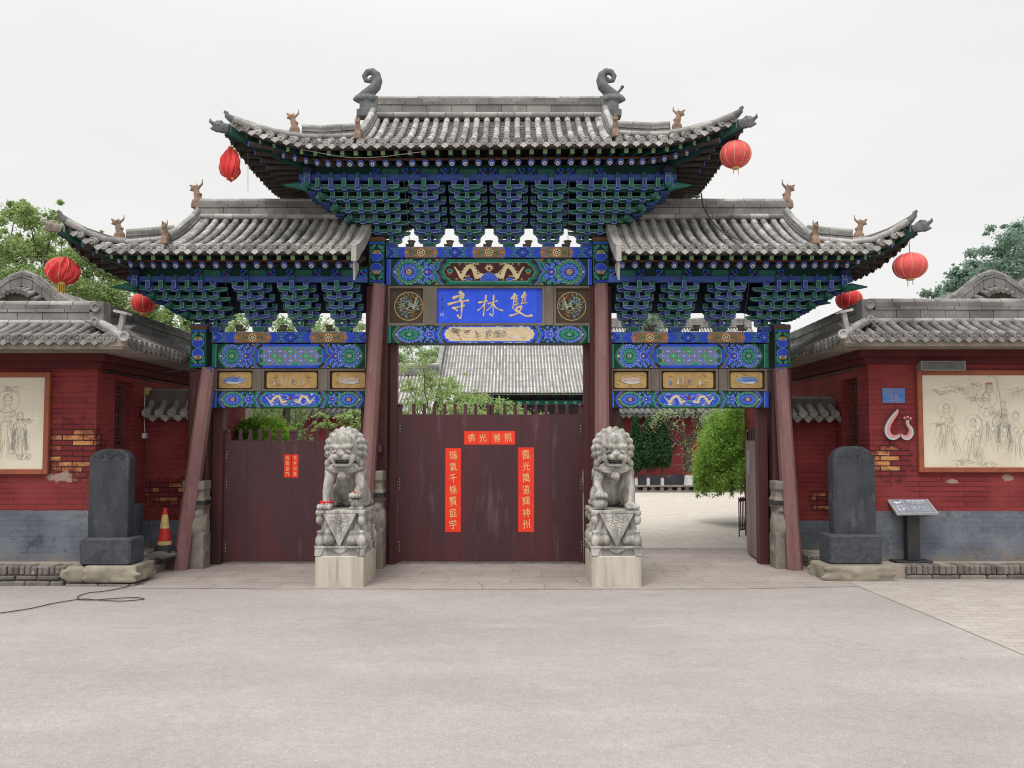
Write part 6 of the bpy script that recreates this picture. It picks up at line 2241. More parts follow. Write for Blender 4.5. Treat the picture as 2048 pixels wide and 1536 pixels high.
# ---- low walls joining houses and gateway
def low_wall(side):
    s = 1 if side == 'right' else -1
    H = HZ[side]
    if s < 0:
        x0, x1 = H['Xc'] + .0, GXC + PX['lo'] - .14
        Y = 10.72; ztop = zat(838, Y); zsp = zat(1041, Y)
        rt, rbot = zat(776, Y), zat(828, Y - .2)
        px_ = (at(345, 985, Y).x + Y, zat(985, Y), .5, .22)
    else:
        x0, x1 = GXC + PX['ro'] + .14, H['Xc'] - .0
        Y = 10.86; ztop = zat(840, Y); zsp = zat(1041, Y)
        rt, rbot = zat(792, Y), zat(828, Y - .2)
        px_ = (at(1650, 995, Y).x + Y, zat(1000, Y), .25, .2)
    th = thing('boundary_wall', 'low red brick wall with a tile coping between the %s' % ('left gatehouse and the leftmost brace' if s < 0 else 'rightmost brace and the right gatehouse'), 'wall', ((x0 + x1) / 2, Y, 0))
    b = MB(); b.box(x0, x1, Y, Y + .3, 0, ztop)
    b.build('wall', [brick_wall_material('limewashed_brick_low_' + side, px_, zsp, 5)], th)
    b = MB(); b.box(x0, x1, Y - .06, Y + .36, ztop, ztop + .05)
    b.box(x0, x1, Y - .03, Y + .33, ztop + .052, rt - .04, 1)
    b.tube([(x0, Y + .13, rt - .05), (x1, Y + .13, rt - .05)], .055, 10, 2)
    n = int((x1 - x0) / .17)
    for i in range(n + 1):
        x = x0 + (x1 - x0) * (i + .5) / (n + 1)
        b.tube([(x, Y - .17, ztop + .075), (x, Y - .05, ztop + .15), (x, Y + .10, rt - .06)], [.052, .05, .048], 10, 2)
        b.lathe([(.058, 0), (.058, .02), (.045, .022), (.04, .012), (.005, .016)], (x, Y - .17, ztop + .075), 12, 2, axis='-y')
        xm_ = x + (x1 - x0) / (n + 1) / 2
        hp = heart(.06, .09)
        V = [(xm_ + u, Y - .18 - .2 * v, ztop + .045 + v) for u, v in hp] + [(xm_ + u, Y - .155 - .2 * v, ztop + .045 + v) for u, v in hp]
        m_ = len(hp)
        b.add(V, [tuple(range(m_)), tuple(range(2 * m_ - 1, m_ - 1, -1))] + [(j, (j + 1) % m_, m_ + (j + 1) % m_, m_ + j) for j in range(m_)], 2)
        b.add([(xm_ - .06, Y - .17, ztop + .05), (xm_ + .06, Y - .17, ztop + .05), (xm_ + .06, Y + .1, rt - .08), (xm_ - .06, Y + .1, rt - .08)], [(0, 1, 2, 3)], 1)
    b.build('coping', [CONCRETE, DKCONC, mat('mossy_coping_tile_' + side, (.27, .255, .235), (.16, .155, .145), 6, .4, .7, .9, 60, .4, .2, .15, .15)], th)
    if s > 0:
        # the gap above leads to a darker lean-to wall
        pass


low_wall('left'); low_wall('right')

# back part seen over the low walls: higher red walls of the precinct, beside the gateway
# ---- houses with round ridged gables behind
GABT = mat('old_gable_tile', (.25, .24, .228), (.13, .127, .125), 5, .35, .7, .9, 60, .35, .28, .15, .15)
def gable_house(side):
    s = 1 if side == 'right' else -1
    Y = 13.6
    if s < 0: xp, zp = at(42, 546, Y).x, zat(546, Y)
    else: xp, zp = at(1990, 545, Y).x, zat(545, Y)
    th = thing('round_ridged_house', 'old house with a rounded grey tile gable behind the %s gatehouse' % side, 'house', (xp, Y + 2, 0))
    def prof(t): # t along outward slope
        r_ = .38
        a = min(abs(t), r_ * .9) / r_
        x = t
        z = zp - (r_ - math.sqrt(max(0, r_ * r_ - (a * r_) ** 2))) if abs(t) <= r_ * .66 else zp - (r_ - math.sqrt(r_ * r_ * (1 - .66 ** 2))) - (abs(t) - r_ * .66) * .80
        return Vector((xp + x, 0, z))
    ts = [-2.4, -1.6, -1.0, -.6, -.4, -.25, -.17, -.09, 0, .09, .17, .25, .4, .6, 1.0, 1.6, 2.4]
    pts = [prof(t) for t in ts]
    w = MB()
    w.prism([(pts[0].x, 0)] + [(pts[-1].x, 0)] + [(p.x, p.z - .22) for p in pts[::-1]], Y + .12, Y + 5)
    w.build('wall', [mat('old_gable_plaster_' + side, (.20, .175, .145), (.12, .105, .09), 3, .4, .7, .85, 40, .3)], th)
    v = ridge_run([p + Vector((0, Y + .1, -.22)) for p in pts], .24, .16, .05, .2, False)
    rf = MB()
    # tile rows along the slope, each a half round tube following the profile
    for k in range(30):
        y = Y + .25 + k * .14
        for a_, b_ in zip(pts, pts[1:]):
            rf.tube([a_ + Vector((0, y, -.16)), b_ + Vector((0, y, -.16))], [.05, .047], 8, 0)
    rf.add([(p.x, Y + .2, p.z - .2) for p in pts] + [(p.x, Y + 4.5, p.z - .2) for p in pts], [(i, i + 1, len(pts) + i + 1, len(pts) + i) for i in range(len(pts) - 1)], 1)
    # gable edge tiles hanging towards the street
    L = 0
    for a_, b_ in zip(pts, pts[1:]):
        n = max(1, int((b_ - a_).length / .11))
        for i in range(n):
            c = a_.lerp(b_, (i + .5) / n)
            rf.tube([c + Vector((0, Y - .16, -.34)), c + Vector((0, Y + .05, -.26))], [.045, .043], 8, 0)
    roof = rf.build('roof', [GABT, PAN], th)
    v.build('gable_ridge', [RIDGE, GABT], roof)


gable_house('left'); gable_house('right')
# straight ridge to the right of the right hand gable
th = thing('tiled_house', 'grey tiled roof slope rising at the far right edge behind the rounded gable', 'house', (at(2060, 560, 15.5).x, 17, 0))
Y = 15.5
a_, b_ = at(2016, 598, Y), at(2085, 520, Y)
b = MB()
a2, b2 = at(2000, 610, Y), at(2110, 505, Y)
b.prism([(a2.x, 0), (b2.x, 0), (b2.x, b2.z - .3), (a2.x, a2.z - .3)], Y, Y + 4)
b.build('wall', [DKCONC], th)
ridge_run([a2 + Vector((0, 0, -.25)), b2 + Vector((0, 0, -.25))], .26, .2).build('roof', [RIDGE, TILE], th)
# ================================================================== free standing and hung things
# ---- stone lions
def lion_elems(ball_side):
    """seated guardian lion, looking to the street (-y); ball_side +1 raises the paw at +x"""
    b = ball_side
    E = [('e', (0, .22, .22), (.22, .24, .24)), ('e', (-.19, .12, .13), (.09, .19, .14)), ('e', (.19, .12, .13), (.09, .19, .14)),
         ('c', (0, .18, .28), (0, .0, .52), .19, .17), ('e', (0, -.05, .46), (.17, .12, .13)),
         ('c', (0, .38, .10), (0, .36, .42), .05, .07)]
    for s in (-1, 1):
        if s == b:
            E += [('c', (s * .185, -.13, .42), (s * .215, -.24, .27), .072, .054), ('c', (s * .215, -.24, .27), (s * .19, -.30, .19), .050, .048), ('e', (s * .185, -.30, .17), (.085, .09, .045))]
            E += [('e', (s * (.185) + dx, -.365, .165), (.024, .045, .034)) for dx in (-.063, -.021, .021, .063)]
        else:
            E += [('c', (s * .185, -.13, .42), (s * .215, -.22, .20), .076, .054), ('c', (s * .215, -.22, .20), (s * .21, -.26, .05), .050, .048), ('e', (s * .205, -.29, .04), (.088, .11, .045))]
            E += [('e', (s * .205 + dx, -.385, .035), (.025, .045, .036)) for dx in (-.066, -.022, .022, .066)]
        E += [('e', (s * .20, -.10, .42), (.075, .085, .09)), ('e', (s * .215, .26, .05), (.07, .16, .05)), ('e', (s * .20, .06, .045), (.07, .10, .045))]
        # head side: cheek, brow, eye, ear
        E += [('e', (s * .115, -.30, .60), (.05, .055, .06)), ('c', (s * .025, -.385, .722), (s * .135, -.345, .738), .026, .024), ('e', (s * .07, -.352, .682), (.030, .028, .022)), ('e', (s * .105, -.355, .668), (.025, .02, .012)),
              ('e', (s * .055, -.385, .612), (.058, .05, .036)), ('e', (s * .03, -.415, .650), (.026, .022, .022)), ('e', (s * .165, -.14, .78), (.035, .03, .055))]
        E += [('c', (s * .11, -.33, .575), (s * .10, -.30, .53), .024, .024)]
    E += [('e', (0, -.18, .72), (.185, .19, .205)), ('e', (0, -.28, .80), (.12, .09, .10)), ('e', (0, -.37, .66), (.045, .055, .045)), ('e', (0, -.425, .648), (.042, .028, .028)),
          ('e', (0, -.315, .515), (.105, .085, .024)), ('e', (0, -.20, .54), (.12, .10, .05)), ('c', (-.085, -.375, .605), (.085, -.375, .605), .022, .022)]
    # mane knots in curling rows
    for row, (yo, rad, zc, n, rk) in enumerate(((-.20, .205, .70, 13, .050), (-.12, .228, .70, 14, .055), (-.03, .225, .69, 14, .058), (.07, .20, .68, 12, .06), (.15, .15, .67, 8, .065))):
        for i in range(n):
            t = R(-35) + R(250) * i / (n - 1)
            x, z = rad * math.cos(t) * 1.04, zc + rad * math.sin(t) * 1.02
            if row == 0 and abs(x) < .11 and z > .8: z -= .0
            E.append(('e', (x, yo, z), (rk * .80, rk * .95, rk * .80)))
            E.append(('e', (x * 1.06, yo - .02, zc + (z - zc) * 1.06), (rk * .42, rk * .5, rk * .42)))
    for s in (-1, 1):
        for k in range(3):
            E.append(('e', (s * (.215 - .01 * k), -.17 + .07 * k, .53 - .02 * k), (.045, .05, .055)))
    return E


def bib_elems():
    E = [('e', (0, -.215, .475), (.215, .075, .06)), ('e', (0, -.18, .50), (.20, .09, .06))]
    pts = [(.235 * math.sin(t), -.12 - .125 * math.cos(t), .435 + .055 * abs(math.sin(t)) ** 2) for t in [R(-95 + 19 * i) for i in range(11)]]
    pts = [(x * 1.03, y - .022, z - .006) for x, y, z in pts]
    E.append(('t', pts, [.019] * 11))
    for x, z in ((0, .455), (-.08, .47), (.09, .47), (-.14, .49), (.15, .49), (.05, .495), (-.05, .50)): E.append(('e', (x, -.262 + abs(x) * .25, z), (.026, .012, .018)))
    return E


LION_BODY = {b: blob(lion_elems(b), .0095, 1) for b in (1, -1)}
BIB = blob(bib_elems(), .008, 1)
LIONSC = 1.0


def pedestal(name, label, cx, y0, w, d, hp, hc, yaw):
    th = thing(name, label, 'pedestal', (cx, y0 + d / 2, 0), rz=yaw)
    def put(mb, nm, mt):
        o = mb.build(nm, mt); o.parent = th; return o
    W, D = w / 2, d / 2
    p = MB(); p.box(-W, W, -D, D, -.02, hp, 0, bev=.012)
    put(p, 'plinth', [PLINTH])
    k = MB()
    a, e = hp + .001, hp + .105
    # apron course with a carved ogee edge, front and sides
    k.box(-W + .015, W - .015, -D + .015, D - .015, a, e - .002)
    for ang, half in ((0, W), (math.pi / 2, D), (-math.pi / 2, D), (math.pi, W)):
        o_ = D if abs(math.sin(ang)) < .5 else W
        q = MB()
        n = 24
        top = [(-half + .001, e), (half - .001, e)]
        low = []
        for i in range(n + 1):
            x = half - 2 * half * i / n
            u = abs(x) / half
            z = a + (.03 + .030 * (1 - math.cos(u * 2 * math.pi * 1.0)) if u < .72 else .0)
            low.append((x, z if u < .72 else a))
        q.prism([(-half + .001, e)] + [(x * .998, z) for x, z in low[::-1]] + [(half - .001, e)], -o_ - .004, -o_ + .03)
        q.box(-half + .004, half - .004, -o_ - .012, -o_ + .02, e - .018, e + .004)
        k.merge(q, 0, Matrix.Rotation(ang, 4, 'Z'))
    put(k, 'apron', [STONE])
    b = MB()
    t0 = hp + hc - .035
    E = [('b', (-W * .80, W * .80, -D * .86, D * .86, e - .01, t0 + .01))]
    for sx in (-1, 1):
        for sy in (-1, 0, 1):
            x, y = sx * W * .86, sy * D * .88
            E += [('e', (x, y, e + .055), (.052, .052, .07)), ('e', (x, y, e + .13), (.026, .026, .05)), ('e', (x, y, t0 - .07), (.044, .044, .06)), ('e', (x, y, t0 - .005), (.05, .05, .02))]
            E += [('e', (x, y, e + .155), (.036, .036, .016))]
    for sx in (-1, 1):
        E += [('e', (sx * W * .48, -D * .9, e + .065), (.075, .03, .06)), ('e', (sx * W * .48, -D * .93, e + .065), (.045, .03, .04)), ('e', (sx * W * .50, -D * .88, e + .145), (.05, .03, .04)), ('e', (sx * W * .62, -D * .88, e + .20), (.02, .02, .06))]
    for sy in (-.45, 0, .45):
        for sx in (-1, 1):
            E += [('e', (sx * W * .82, sy * D * 1.0, e + .07), (.03, .075, .06)), ('e', (sx * W * .84, sy * D, e + .16), (.025, .05, .06))]
    put(blob(E, .0095, 1), 'carved_waist', [STONE])
    s_ = MB()
    s_.box(-W, W, -D, D, t0, hp + hc, 0, bev=.008)
    put(s_, 'top_slab', [STONE])
    c = MB()
    zt = t0 + .001
    c.prism([(-W * .62, zt), (0, e + .012), (W * .62, zt)], -D - .006, -D + .04)
    c.prism([(-W * .62 - .016, zt), (-W * .62, zt), (0, e + .020), (W * .62, zt), (W * .62 + .016, zt), (0, e - .002)], -D - .014, -D + .0)
    rnd = random.Random(3)
    for i in range(150):
        u = rnd.uniform(-.52, .52) * W; zz = zt - rnd.uniform(.02, .22)
        if abs(u) / (W * .55) + (zt - zz) / (zt - e - .03) < .93: c.sphere((u, -D - .005, zz), (rnd.uniform(.008, .018), .007, rnd.uniform(.006, .014)), 0, 7, 4)
    put(c, 'draped_cloth', [STONE])
    return th


def lion(name, label, cx, y0, w, d, zb, yaw, b, ball, sc_):
    th = thing(name, label, 'stone lion', (cx, y0 + d / 2 - .02, zb), rz=yaw)
    def put(mb, nm, mt):
        o = mb.build(nm, mt); o.parent = th; o.scale = (sc_ * .92, sc_, sc_); return o
    put(LION_BODY[b], 'body', [STONE])
    put(BIB, 'bib', [STONE])
    m = MB(); m.lathe([(.0, -.054), (.036, -.044), (.054, -.010), (.058, 0), (.054, .010), (.040, .044), (.015, .056), (.015, .075)], (0, -.325, .385), 14)
    m.box(-.036, .036, -.376, -.355, .366, .376)
    put(m, 'bell', [STONE])
    g = MB()
    if ball == 'ball':
        g.sphere((b * .19, -.30, .073), (.098, .092, .073), 0, 18, 12)
        for q in range(-2, 3): g.tube([(b * .19 + .1 * math.sin(q * .5 + t * .0) * math.cos(t), -.30 - .098 * math.cos(t) * math.cos(q * .5) , .073 + .073 * math.sin(t)) for t in [R(-70 + 20 * i) for i in range(8)]], .006, 5)
        put(g, 'ball', [STONE])
    else:
        E = [('b', (b * .185 - .085, b * .185 + .085, -.37, -.22, .0, .035)), ('e', (b * .185, -.29, .075), (.085, .085, .05)), ('e', (b * .185, -.355, .07), (.05, .035, .035)), ('e', (b * .185 - .06, -.32, .115), (.03, .03, .02)), ('e', (b * .185 + .06, -.32, .115), (.03, .03, .02)), ('b', (b * .185 - .09, b * .185 + .09, -.37, -.22, .105, .125))]
        put(blob(E, .009, 2), 'cub', [STONE])
    mo = MB()
    mo.sphere((0, -.30, .565), (.085, .075, .030), 0, 14, 8)  # solid dark ellipsoid, the mouth's shade put into its colour
    put(mo, 'mouth_shade', [mat('shade_painted_mouth_stone', (.10, .095, .085), (.06, .058, .05), 8, .4, .6, .95, 50, .3) if 'shade_painted_mouth_stone' not in bpy.data.materials else bpy.data.materials['shade_painted_mouth_stone']])
    te = MB()
    for i in range(7):
        te.box(-.066 + i * .019, -.052 + i * .019, -.392 + abs(i - 3) * .004, -.37, .575, .592, 0, bev=.003)
    put(te, 'tooth_row', [STONE])
    return th


Yl = yground(1175, 0)
for side, xa, xb in (('left', 629, 727), ('right', 1184, 1284)):
    x0, x1 = at(xa, 1175, Yl).x, at(xb, 1175, Yl).x
    w, d = x1 - x0, .80
    cx = (x0 + x1) / 2
    hp = zat(1112, Yl); ht = zat(1021, Yl)
    yaw = R(0)
    pedestal('lion_pedestal', ('cracked carved pedestal on a cream plinth under the lion with a red ribbon' if side == 'left' else 'carved pedestal on a cream plinth under the lion resting a paw on a ball'), cx, Yl, w, d, hp, ht - hp, yaw)
    sc_ = (zat(857, Yl + .25) - ht) / .945
    lion('stone_lion', ('grey stone guardian lion with red ribbons and a paw on a cub' if side == 'left' else 'grey stone guardian lion resting one paw on a carved ball'), cx, Yl + .02, w, d, ht, yaw, 1 if side == 'left' else -1, 'cub' if side == 'left' else 'ball', sc_)
    if side == 'left': LL = (cx, Yl + .02 + d / 2 - .02, ht, sc_, w)
# crack in the left pedestal's cloth
b = MB()
cx, yy, ht, s_, w = LL
rnd = random.Random(2)
pts = [(cx + .01 + rnd.uniform(-.012, .012), Yl - .0075, ht - .03 - .035 * i) for i in range(9)]
# red ribbons
rb = MB()
rb.tube([(cx - .189 * s_ + .070 * s_ * math.cos(t), yy - .245 * s_ + .075 * s_ * math.sin(t), ht + .085 * s_) for t in [2 * math.pi * i / 14 for i in range(15)]], .013, 6)
rb.tube([(cx - .235 * s_, yy - .30 * s_, ht + .085 * s_), (cx - .255 * s_, yy - .34 * s_, ht + .05), (cx - .26 * s_, yy - .36 * s_, ht + .012)], [.012, .010, .008], 6)
rb.tube([(cx - .20 * s_, yy - .315 * s_, ht + .09 * s_), (cx - .195 * s_, yy - .36 * s_, ht + .08), (cx - .20 * s_, yy - .41 * s_, ht + .045)], [.012, .010, .008], 6)
o = rb.build('red_ribbon', [mat('red_cloth', (.62, .02, .02), (.5, .02, .02), 9, .4, .6, .8, 60, .2)]); tag(o, 'red cloth ribbon tied round the left lion ankle', 'ribbon')
rb = MB()
rb.tube([(cx + .17 * s_ - .02, yy - .335 * s_, ht + .215 * s_), (cx + .17 * s_ - .005, yy - .36 * s_, ht + .195 * s_)], .012, 6)
o = rb.build('red_ribbon', [bpy.data.materials['red_cloth']]); tag(o, 'small red thread on the raised paw of the left lion', 'ribbon')

# ---- steles
def stele(px0, px1, pyt, pyj, pyb, bx0, bx1, zb, thick, bd, label, dome):
    Y = yground(pyb, zb)
    x0, x1 = at(bx0, 1100, Y).x, at(bx1, 1100, Y).x
    zj = zat(pyj, Y)
    th = thing('stele', label, 'stele', ((x0 + x1) / 2, Y + bd / 2, zb))
    b = MB(); b.box(x0, x1, Y, Y + bd, zb - .003, zj, 0, bev=.02)
    b.build('base', [STELEB], th)
    ys = Y + bd / 2 - thick / 2
    a0, a1 = at(px0, 1000, ys).x, at(px1, 1000, ys).x
    zt = zat(pyt, ys)
    r = (a1 - a0) / 2
    hd = r * dome
    pts = [(a0, zj), (a1, zj)]
    n = 18
    pe = .62
    for i in range(n + 1):
        t = math.pi * i / n
        c, s_ = math.cos(t), math.sin(t)
        pts.append(((a0 + a1) / 2 + r * math.copysign(abs(c) ** .8, c), zt - hd + hd * s_ ** .95))
    b = MB()
    P2 = pts
    cx, cz = (a0 + a1) / 2, (zj + zt) / 2
    inn = [(cx + (x - cx) * .965, z if i < 2 else cz + (z - cz) * .985) for i, (x, z) in enumerate(P2)]
    m_ = len(P2)
    V = [(x, ys, z) for x, z in inn] + [(x, ys + .014, z) for x, z in P2] + [(x, ys + thick, z) for x, z in P2]
    F = [tuple(range(m_)), tuple(range(3 * m_ - 1, 2 * m_ - 1, -1))]
    for i in range(m_):
        j = (i + 1) % m_
        F += [(j, i, m_ + i, m_ + j), (m_ + j, m_ + i, 2 * m_ + i, 2 * m_ + j)]
    b.add(V, F)
    sl = b.build('slab', [STELE], th)
    # low relief of dragons in the head, and the line below it
    q = MB()
    rnd = random.Random(int(px0))
    zl = zt - hd * 1.02
    for k in range(46):
        t = rnd.uniform(0, math.pi); rr = r * .74 * math.sqrt(rnd.random())
        x = cx + rr * math.cos(t); z = zl + .02 + rr * math.sin(t) * (hd / r) * .9
        l_ = rnd.uniform(.02, .05); a_ = rnd.uniform(0, 3.1)
        q.tube([(x, ys + .002, z), (x + l_ * .5 * math.cos(a_), ys - .002, z + l_ * .5 * math.sin(a_)), (x + l_ * math.cos(a_ + .8), ys + .002, z + l_ * math.sin(a_ + .8))], .006, 5)
    q.box(a0 + .02, a1 - .02, ys - .003, ys + .004, zl - .004, zl)
    q.build('relief', [STELE], sl)
    return th


stele(176, 257, 898, 1077, 1131, 158, 260, .222, .15, .36, 'dark round topped stone stele on its block in front of the left gatehouse', .60)
stele(1667, 1752, 892, 1070, 1129, 1661, 1765, .172, .15, .36, 'dark round topped stone stele standing left of the sign stand', .80)

# ---- drum stones clasping the posts
def drum_stone(cx, yf, w, h, d, label):
    th = thing('drum_stone', label, 'drum stone', (cx, yf + d / 2, 0))
    W = w / 2
    E = [('b', (cx - W, cx + W, yf, yf + d, -.02, h * .40)), ('b', (cx - W * .86, cx + W * .86, yf + .03, yf + d, h * .38, h)),
         ('b', (cx - W, cx + W, yf + .0, yf + d, h * .70, h * .80)), ('b', (cx - W * .95, cx + W * .95, yf + .005, yf + d, h * .90, h))]
    pts = []
    E += [('e', (cx, yf + .02, h * .48), (W * .96, .05, .17)), ('e', (cx, yf + .0, h * .48), (W * .62, .05, .12)), ('e', (cx + W * .3, yf + .01, h * .62), (.05, .035, .05)), ('e', (cx - W * .4, yf + .015, h * .66), (.04, .03, .03))]
    for s in (-1, 1):
        E += [('e', (cx + s * W * .98, yf + d * .45, h * .48), (.025, d * .36, .17)), ('e', (cx + s * W * .9, yf + .06, h * .18), (.03, .04, .08)), ('e', (cx + s * W * .98, yf + d * .5, h * .2), (.02, .1, .05))]
    blob(E, .014, 1).build('carved_block', [DRUM], th)
    b = MB(); b.box(cx - W - .012, cx + W + .012, yf - .012, yf + d - .02, h * .725, h * .775, 0)
    b.build('iron_band', [IRON], th)


for (i, px_, lab) in ((0, 399, 'grey drum stone behind the leftmost slanting brace'), (1, 756, 'grey drum stone behind the left lion'), (2, 1199, 'grey drum stone half hidden behind the right lion'), (3, 1557, 'grey drum stone behind the rightmost slanting brace')):
    xcol = cols[i][0] + GXC
    dx = 0
    drum_stone(xcol + (0.0 if i in (1, 2) else (.06 if i == 0 else -.06)), YG - .43, .29, zat(962 if i in (0, 3) else 942, YG - .43), .255, lab)

# ---- traffic cone on a rubber foot and flat stones
Yc = 9.98
xc = at(329, 1080, Yc).x
o = rough_block(xc - .16, xc + .12, Yc - .12, Yc + .16, .20, .235, 9, .014).build('flat_stone', [KERBBR]); tag(o, 'flat dark stone under the traffic cone', 'stone')
th = thing('traffic_cone', 'red and yellow striped traffic cone on a black rubber base', 'traffic cone', (xc, Yc, .236))
zc1 = zat(1016, Yc); zb_ = .30
b = MB(); b.box(xc - .13, xc + .13, Yc - .13, Yc + .13, .236, .262, 0, bev=.01); b.lathe([(.12, .262), (.115, .29), (.10, .32), (.093, .335)], (xc, Yc, 0), 16)
b.build('base', [BLACKP], th)
H_ = zc1 - .335
CONER = mat('cone_red_plastic', (.40, .02, .012), (.3, .018, .01), 8, .4, .6, .45, 50, .05, 0, .05, .4)
CONEY = mat('cone_yellow_film', (.48, .36, .15), (.38, .28, .11), 10, .4, .6, .4, 50, .05, 0, .05, .4)
b = MB()
prev = 0
for (f0, f1, mm) in ((0, .10, 1), (.10, .45, 0), (.45, .82, 1), (.82, 1.0, 0)):
    r0, r1 = .088 * (1 - f0) + .022 * f0, .088 * (1 - f1) + .022 * f1
    b.lathe([(r0, .336 + H_ * f0), (r1, .336 + H_ * f1)], (xc, Yc, 0), 20, mm)
b.build('cone', [CONER, CONEY], th)

# ---- mural boards on the house fronts
class Draw(Paint):
    pass


def figure(p, x, zb, h, rnd, halo=True, dark=False):
    """robed standing figure in thin ink lines, feet at zb"""
    I = 'INKL'
    D = 'INKD' if dark else 'INKL'
    w = h * .0036
    hz = zb + h * .86
    hr = h * .062
    if halo: p.ring(x, hz, h * .165, h * .169, I, 1, 26)
    p.ring(x, hz, hr * .96, hr * 1.03, D, 2, 16)
    p.line([(x - hr, hz + hr * .3), (x - hr * .7, hz + hr * 1.2), (x, hz + hr * 1.7), (x + hr * .7, hz + hr * 1.2), (x + hr, hz + hr * .3)], w * 3.0, 'INKL', 2)
    for q in (-1, 1):
        p.line([(x + q * hr * .25, hz + hr * .12), (x + q * hr * .6, hz + hr * .15)], w * 1.4, 'INKD', 3)
        p.line([(x + q * hr * .9, hz - hr * .6), (x + q * hr * .5, hz - hr * 1.5), (x + q * h * .11, zb + h * .70), (x + q * h * .14, zb + h * .58), (x + q * h * .08, zb + h * .50)], w * 1.3, D, 2, w)
        p.line([(x + q * h * .10, zb + h * .55), (x + q * h * .07, zb + h * .35), (x + q * h * .13, zb + h * .15), (x + q * h * .16, zb + h * .02)], w * 1.3, D, 2, w)
        p.line([(x + q * h * .14, zb + h * .6), (x + q * h * .21, zb + h * .45), (x + q * h * .18, zb + h * .28), (x + q * h * .24, zb + h * .12), (x + q * h * .20, zb + h * .04)], w, I, 2, w * .6)
        p.line([(x + q * h * .02, zb + h * .66), (x + q * h * .06, zb + h * .60), (x - q * h * .02, zb + h * .55)], w, I, 2)
    p.line([(x - hr * .2, hz - hr * .45), (x + hr * .2, hz - hr * .45)], w * 1.2, D, 3)
    for i in range(34):
        a = rnd.uniform(-.13, .13) * h
        z0_ = zb + h * rnd.uniform(.25, .6)
        p.line([(x + a, z0_), (x + a * 1.2 + rnd.uniform(-.02, .02) * h, z0_ - h * .12), (x + a * 1.4, z0_ - h * rnd.uniform(.18, .3))], w * rnd.uniform(.6, 1.2), I if rnd.random() < .7 else D, 2, w * .4)
    for i in range(20):
        a, z0_ = rnd.uniform(-.09, .09) * h, zb + h * rnd.uniform(.45, .72)
        p.line([(x + a, z0_), (x + a + .03 * h, z0_ - .02 * h), (x + a + .05 * h, z0_ + .015 * h)], w, I, 2, w * .5)
    if dark:
        for q in (-1, 1):
            p.poly([(x + q * h * .06, zb + h * .66), (x + q * h * .14, zb + h * .58), (x + q * h * .16, zb + h * .22), (x + q * h * .11, zb + h * .20), (x + q * h * .09, zb + h * .45)], 'INKS', 1)


def cloud(p, x, z, s, rnd):
    for i in range(11):
        r_ = s * rnd.uniform(.18, .4)
        a, b_ = x + rnd.uniform(-1, 1) * s, z + rnd.uniform(-.35, .35) * s
        t0 = rnd.uniform(0, 6.28)
        p.line([(a + r_ * math.cos(t0 + t) * (1 - t / 9), b_ + r_ * .7 * math.sin(t0 + t) * (1 - t / 9)) for t in [k * .45 for k in range(13)]], .004, 'INKL', 1, .0025)
    p.line([(x - s * 1.6, z + s * .2), (x - s, z + s * .35), (x - s * .3, z + s * .1), (x + s * .5, z + s * .3), (x + s * 1.5, z)], .004, 'INKL', 1, .003)


Draw.L = ['INKL', 'INKD', 'INKS', 'WHITEP', 'ORANGEP', 'BEAMLINE', 'GREENLINE']
INKS = mat('grey_wash', (.27, .26, .235), (.38, .36, .31), 12, .4, .6, .8, 60, 0, 0, .1)
DM = [INKBOARD, INKDARK, INKS, WHITEP, ORANGEP, BEAMLINE, GREENLINE]


